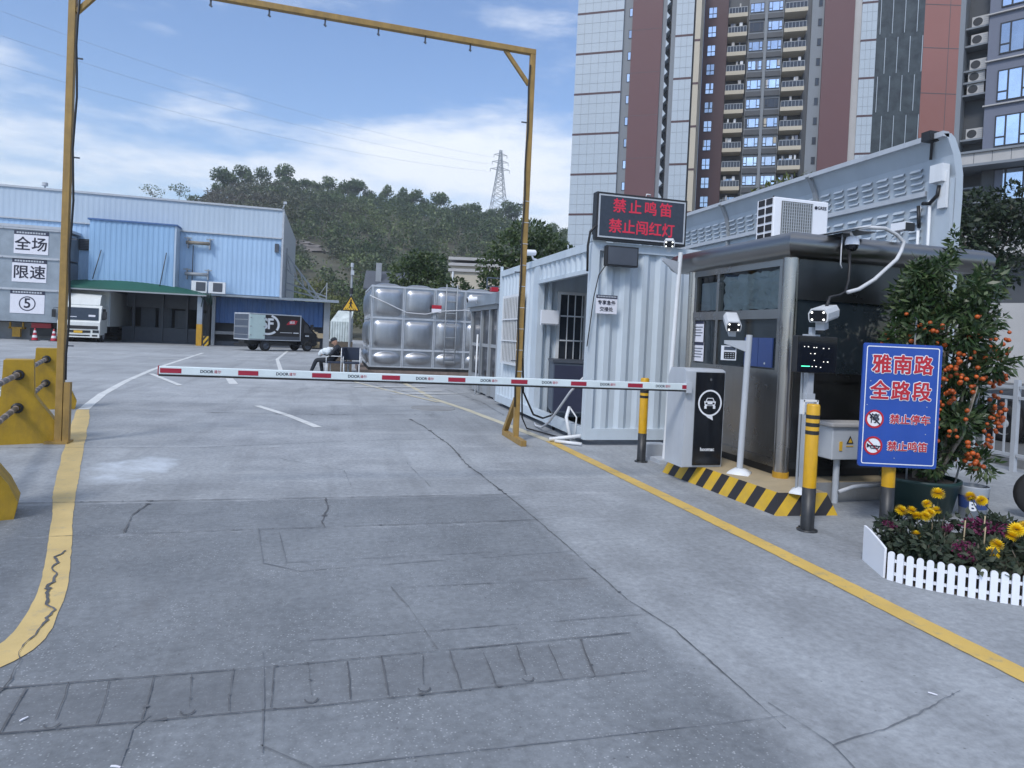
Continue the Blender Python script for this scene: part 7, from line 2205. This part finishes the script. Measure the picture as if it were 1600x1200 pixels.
for i, (x, y, z, sc_, lab) in enumerate(((4.52, 3.66, .30, 1.5, 'large dark purple flower cluster near the right picture edge'), (4.60, 3.6, .29, 1.4, 'purple flower cluster beside the yellow blooms at the right edge'), (4.08, 3.42, .25, 1.0, 'purple flower cluster in the middle of the flower bed'),
                                  (4.0, 3.34, .22, .9, 'reddish purple flower cluster low behind the middle pickets'), (4.42, 3.22, .24, .6, 'small bright purple flower behind the right pickets'), (3.86, 3.78, .30, .7, 'purple flower cluster at the fence corner by the sign bollard'), (4.36, 3.78, .26, .7, 'pale purple flowers at the back of the flower bed'))):
    if pp is None:
        pp = thing('purple_flower', lab, 'flower', (x, y, z), 0, 'purple flowers in the flower bed')
        q = MB(); crown(q, r, [((0, 0, 0), (.05, .05, .03)), ((.05, .02, -.01), (.035, .03, .02)), ((-.04, .03, .0), (.03, .03, .025))], 170, .02, .7, .3, .6); q.build('petals', M['purple'], pp, world=False)
        q = MB(); q.tube([(0, 0, -.01), (0, .01, -.2)], .004, 5); q.build('stalk', M['leaf_bed'], pp, world=False); pp.scale = (sc_,) * 3
    else: dup(pp, (x, y, z), r.uniform(0, 6), lab, sc_)
for i, (x, y, h) in enumerate(((4.30, 3.6, .28), (4.36, 3.5, .26), (4.5, 3.62, .30), (4.24, 3.8, .34))):
    q = MB(); q.tube([(x, y, .08), (x + .01, y, .08 + h)], .0045, 5); tag(q.build('plant_stake', M['tan_concrete']), ['thin tan stake upright in the middle of the flower bed, left of the pair', 'thin tan stake upright in the middle of the flower bed, right of the pair', 'thin tan stake in the flower bed toward the right edge', 'thin pale stake in front of the green pot'][i], 'stake', 'plant stakes in the flower bed')

# ================================================================== RIGHT EDGE: railing, car, scooter, tree
rl = thing('street_railing', 'pale steel street railing with thin vertical bars beyond the kumquat tree', 'railing', (8.8, 6.9, 0))
for y in (8.0, 6.72, 5.3):
    b = MB(); b.box(8.77, 8.83, y - .03, y + .03, 0, 1.22); b.build('post', M['light_grey'], rl)
b = MB()
for (a, c) in ((8.0, 6.72), (6.72, 5.3)):
    for z in (1.12, .98, .22): b.bar((8.8, a - .04, z), (8.8, c + .04, z), .035, .04)
    n = 9
    for k in range(1, n): y = a + (c - a) * k / n; b.bar((8.8, y, .22), (8.8, y, .98), .02, .02)
b.build('bars', M['light_grey'], rl)

cr_ = thing('parked_car', 'dark grey car parked on the street behind the railing', 'car', (12.65, 7.75, 0), radians(90))
# local x forward (front to +x), width in y; nearer side is local y+ (world -x)
b = MB()
st = [(-2.3, .45, .80, .70), (-2.1, .32, .95, .82), (-1.2, .25, 1.0, .88), (0, .22, 1.0, .9), (1.2, .24, .98, .9), (1.9, .3, .88, .86), (2.25, .42, .72, .7)]
vs = []
for (x, z0, z1, w) in st: vs += [(x, -w, z0), (x, -w - .02, (z0 + z1) / 2), (x, -w * .95, z1), (x, w * .95, z1), (x, w + .02, (z0 + z1) / 2), (x, w, z0)]
n = len(st)
b.add(vs, [(i * 6 + j, (i + 1) * 6 + j, (i + 1) * 6 + (j + 1) % 6, i * 6 + (j + 1) % 6) for i in range(n - 1) for j in range(6)] + [tuple(range(6)), tuple(reversed(range((n - 1) * 6, n * 6)))], True)
b.build('car_body', M['car_grey'], cr_, world=False)
b = MB()
st = [(-1.9, .98, .80), (-1.2, 1.42, .66), (-.2, 1.48, .66), (.45, 1.40, .66), (1.15, .98, .80)]
vs = []
for (x, z1, w) in st: vs += [(x, -.84, .96), (x, -w, z1), (x, w, z1), (x, .84, .96)]
b.add(vs, [(i * 4 + j, (i + 1) * 4 + j, (i + 1) * 4 + j + 1, i * 4 + j + 1) for i in range(4) for j in range(3)] + [(0, 1, 2, 3), (19, 18, 17, 16)], False)
b.build('cabin_glass', M['black_gloss'], cr_, world=False)
for x in (-1.35, 1.4):
    for s in (-1, 1):
        b = MB(); b.cyl((x, s * .895, .36), (x, s * .93, .36), .40, n=24); b.build('wheel_arch', M['black'], cr_, world=False)
        o = wheel(cr_, x, s * .87, .33, .33, .2, rim='light_grey')
b = MB(); b.box(2.0, 2.28, .4, .75, .58, .70); b.box(2.0, 2.28, -.75, -.4, .58, .70); b.build('headlight', M['sign_white'], cr_, world=False)

sc = thing('motor_scooter', 'motor scooter whose black front tyre shows at the right picture edge', 'scooter', (6.50, 4.66, 0), radians(-38))
M4 = None
q = MB(); q.lathe([(.15, -.04), (.205, -.045), (.235, -.02), (.235, .02), (.205, .045), (.15, .04)], 28, M=Matrix.Translation((0, 0, .235)) @ Matrix.Rotation(pi / 2, 4, 'X')); o = q.build('front_wheel', M['rubber'], sc, world=False)
q = MB(); q.lathe([(.155, -.03), (.14, -.02), (.05, -.03), (.02, -.04), (.02, .04), (.05, .03), (.14, .02), (.155, .03)], 20, M=Matrix.Translation((0, 0, .235)) @ Matrix.Rotation(pi / 2, 4, 'X')); q.build('rim', M['light_grey'], o, world=False)
q = MB(); q.tube([(0, -.07, .235), (.12, -.05, .55), (.25, 0, .95)], .02, 6); q.tube([(0, .07, .235), (.12, .05, .55)], .02, 6); q.tube([(.22, -.3, 1.0), (.27, 0, 1.0), (.22, .3, 1.0)], .015, 6); q.build('fork', M['black'], sc, world=False)
q = MB(); q.prism([(.2, .3), (.3, .9), (.38, .9), (.42, .3), (.95, .28), (1.0, .72), (1.6, .78), (1.55, .4), (1.2, .25)], -.16, .16, Matrix(((1, 0, 0, 0), (0, 0, 1, 0), (0, 1, 0, 0), (0, 0, 0, 1)))); q.build('scooter_body', M['cabinet_slate'], sc, world=False, bevel=.03)
q = MB(); q.lathe([(.15, -.05), (.235, -.04), (.235, .04), (.15, .05)], 24, M=Matrix.Translation((1.3, 0, .235)) @ Matrix.Rotation(pi / 2, 4, 'X')); q.build('rear_wheel', M['rubber'], sc, world=False)

bl = [((-.7, 0, 5.2), (.9, .9, .8)), ((.2, .2, 5.9), (1.0, .9, .8)), ((.9, -.3, 6.6), (.9, .8, .7)), ((-.2, 0, 6.4), (.8, .8, .6)), ((.8, .2, 5.2), (.9, .9, .9)), ((-.5, .3, 4.2), (.8, .8, .7)), ((.6, 0, 4.4), (.8, .8, .7)), ((1.7, 0, 6.1), (.8, .8, .8)), ((-1.1, 0, 5.9), (.55, .6, .5))]
t = tree_proto('street_tree', 'dark leaved street tree at the right edge in front of the slate block', 404, 6.4, bl, 4300, .19, M['leaf_dark'], M['bark'], .12, .55, inner=.25); t.location = (20.6, 17.2, 0)

# ================================================================== AIR
b = MB(); b.box(-640, 640, -320, 660, -12, 126)
hz = bpy.data.materials.new('haze'); hz.use_nodes = True
_n = hz.node_tree; _n.nodes.remove(_n.nodes['Principled BSDF'])
_v = _n.nodes.new('ShaderNodeVolumePrincipled'); _v.inputs['Density'].default_value = .00058; _v.inputs['Color'].default_value = (.86, .92, 1, 1); _v.inputs['Anisotropy'].default_value = .2
_n.links.new(_v.outputs[0], _n.nodes['Material Output'].inputs['Volume'])
tag(b.build('haze', hz), kind='stuff')
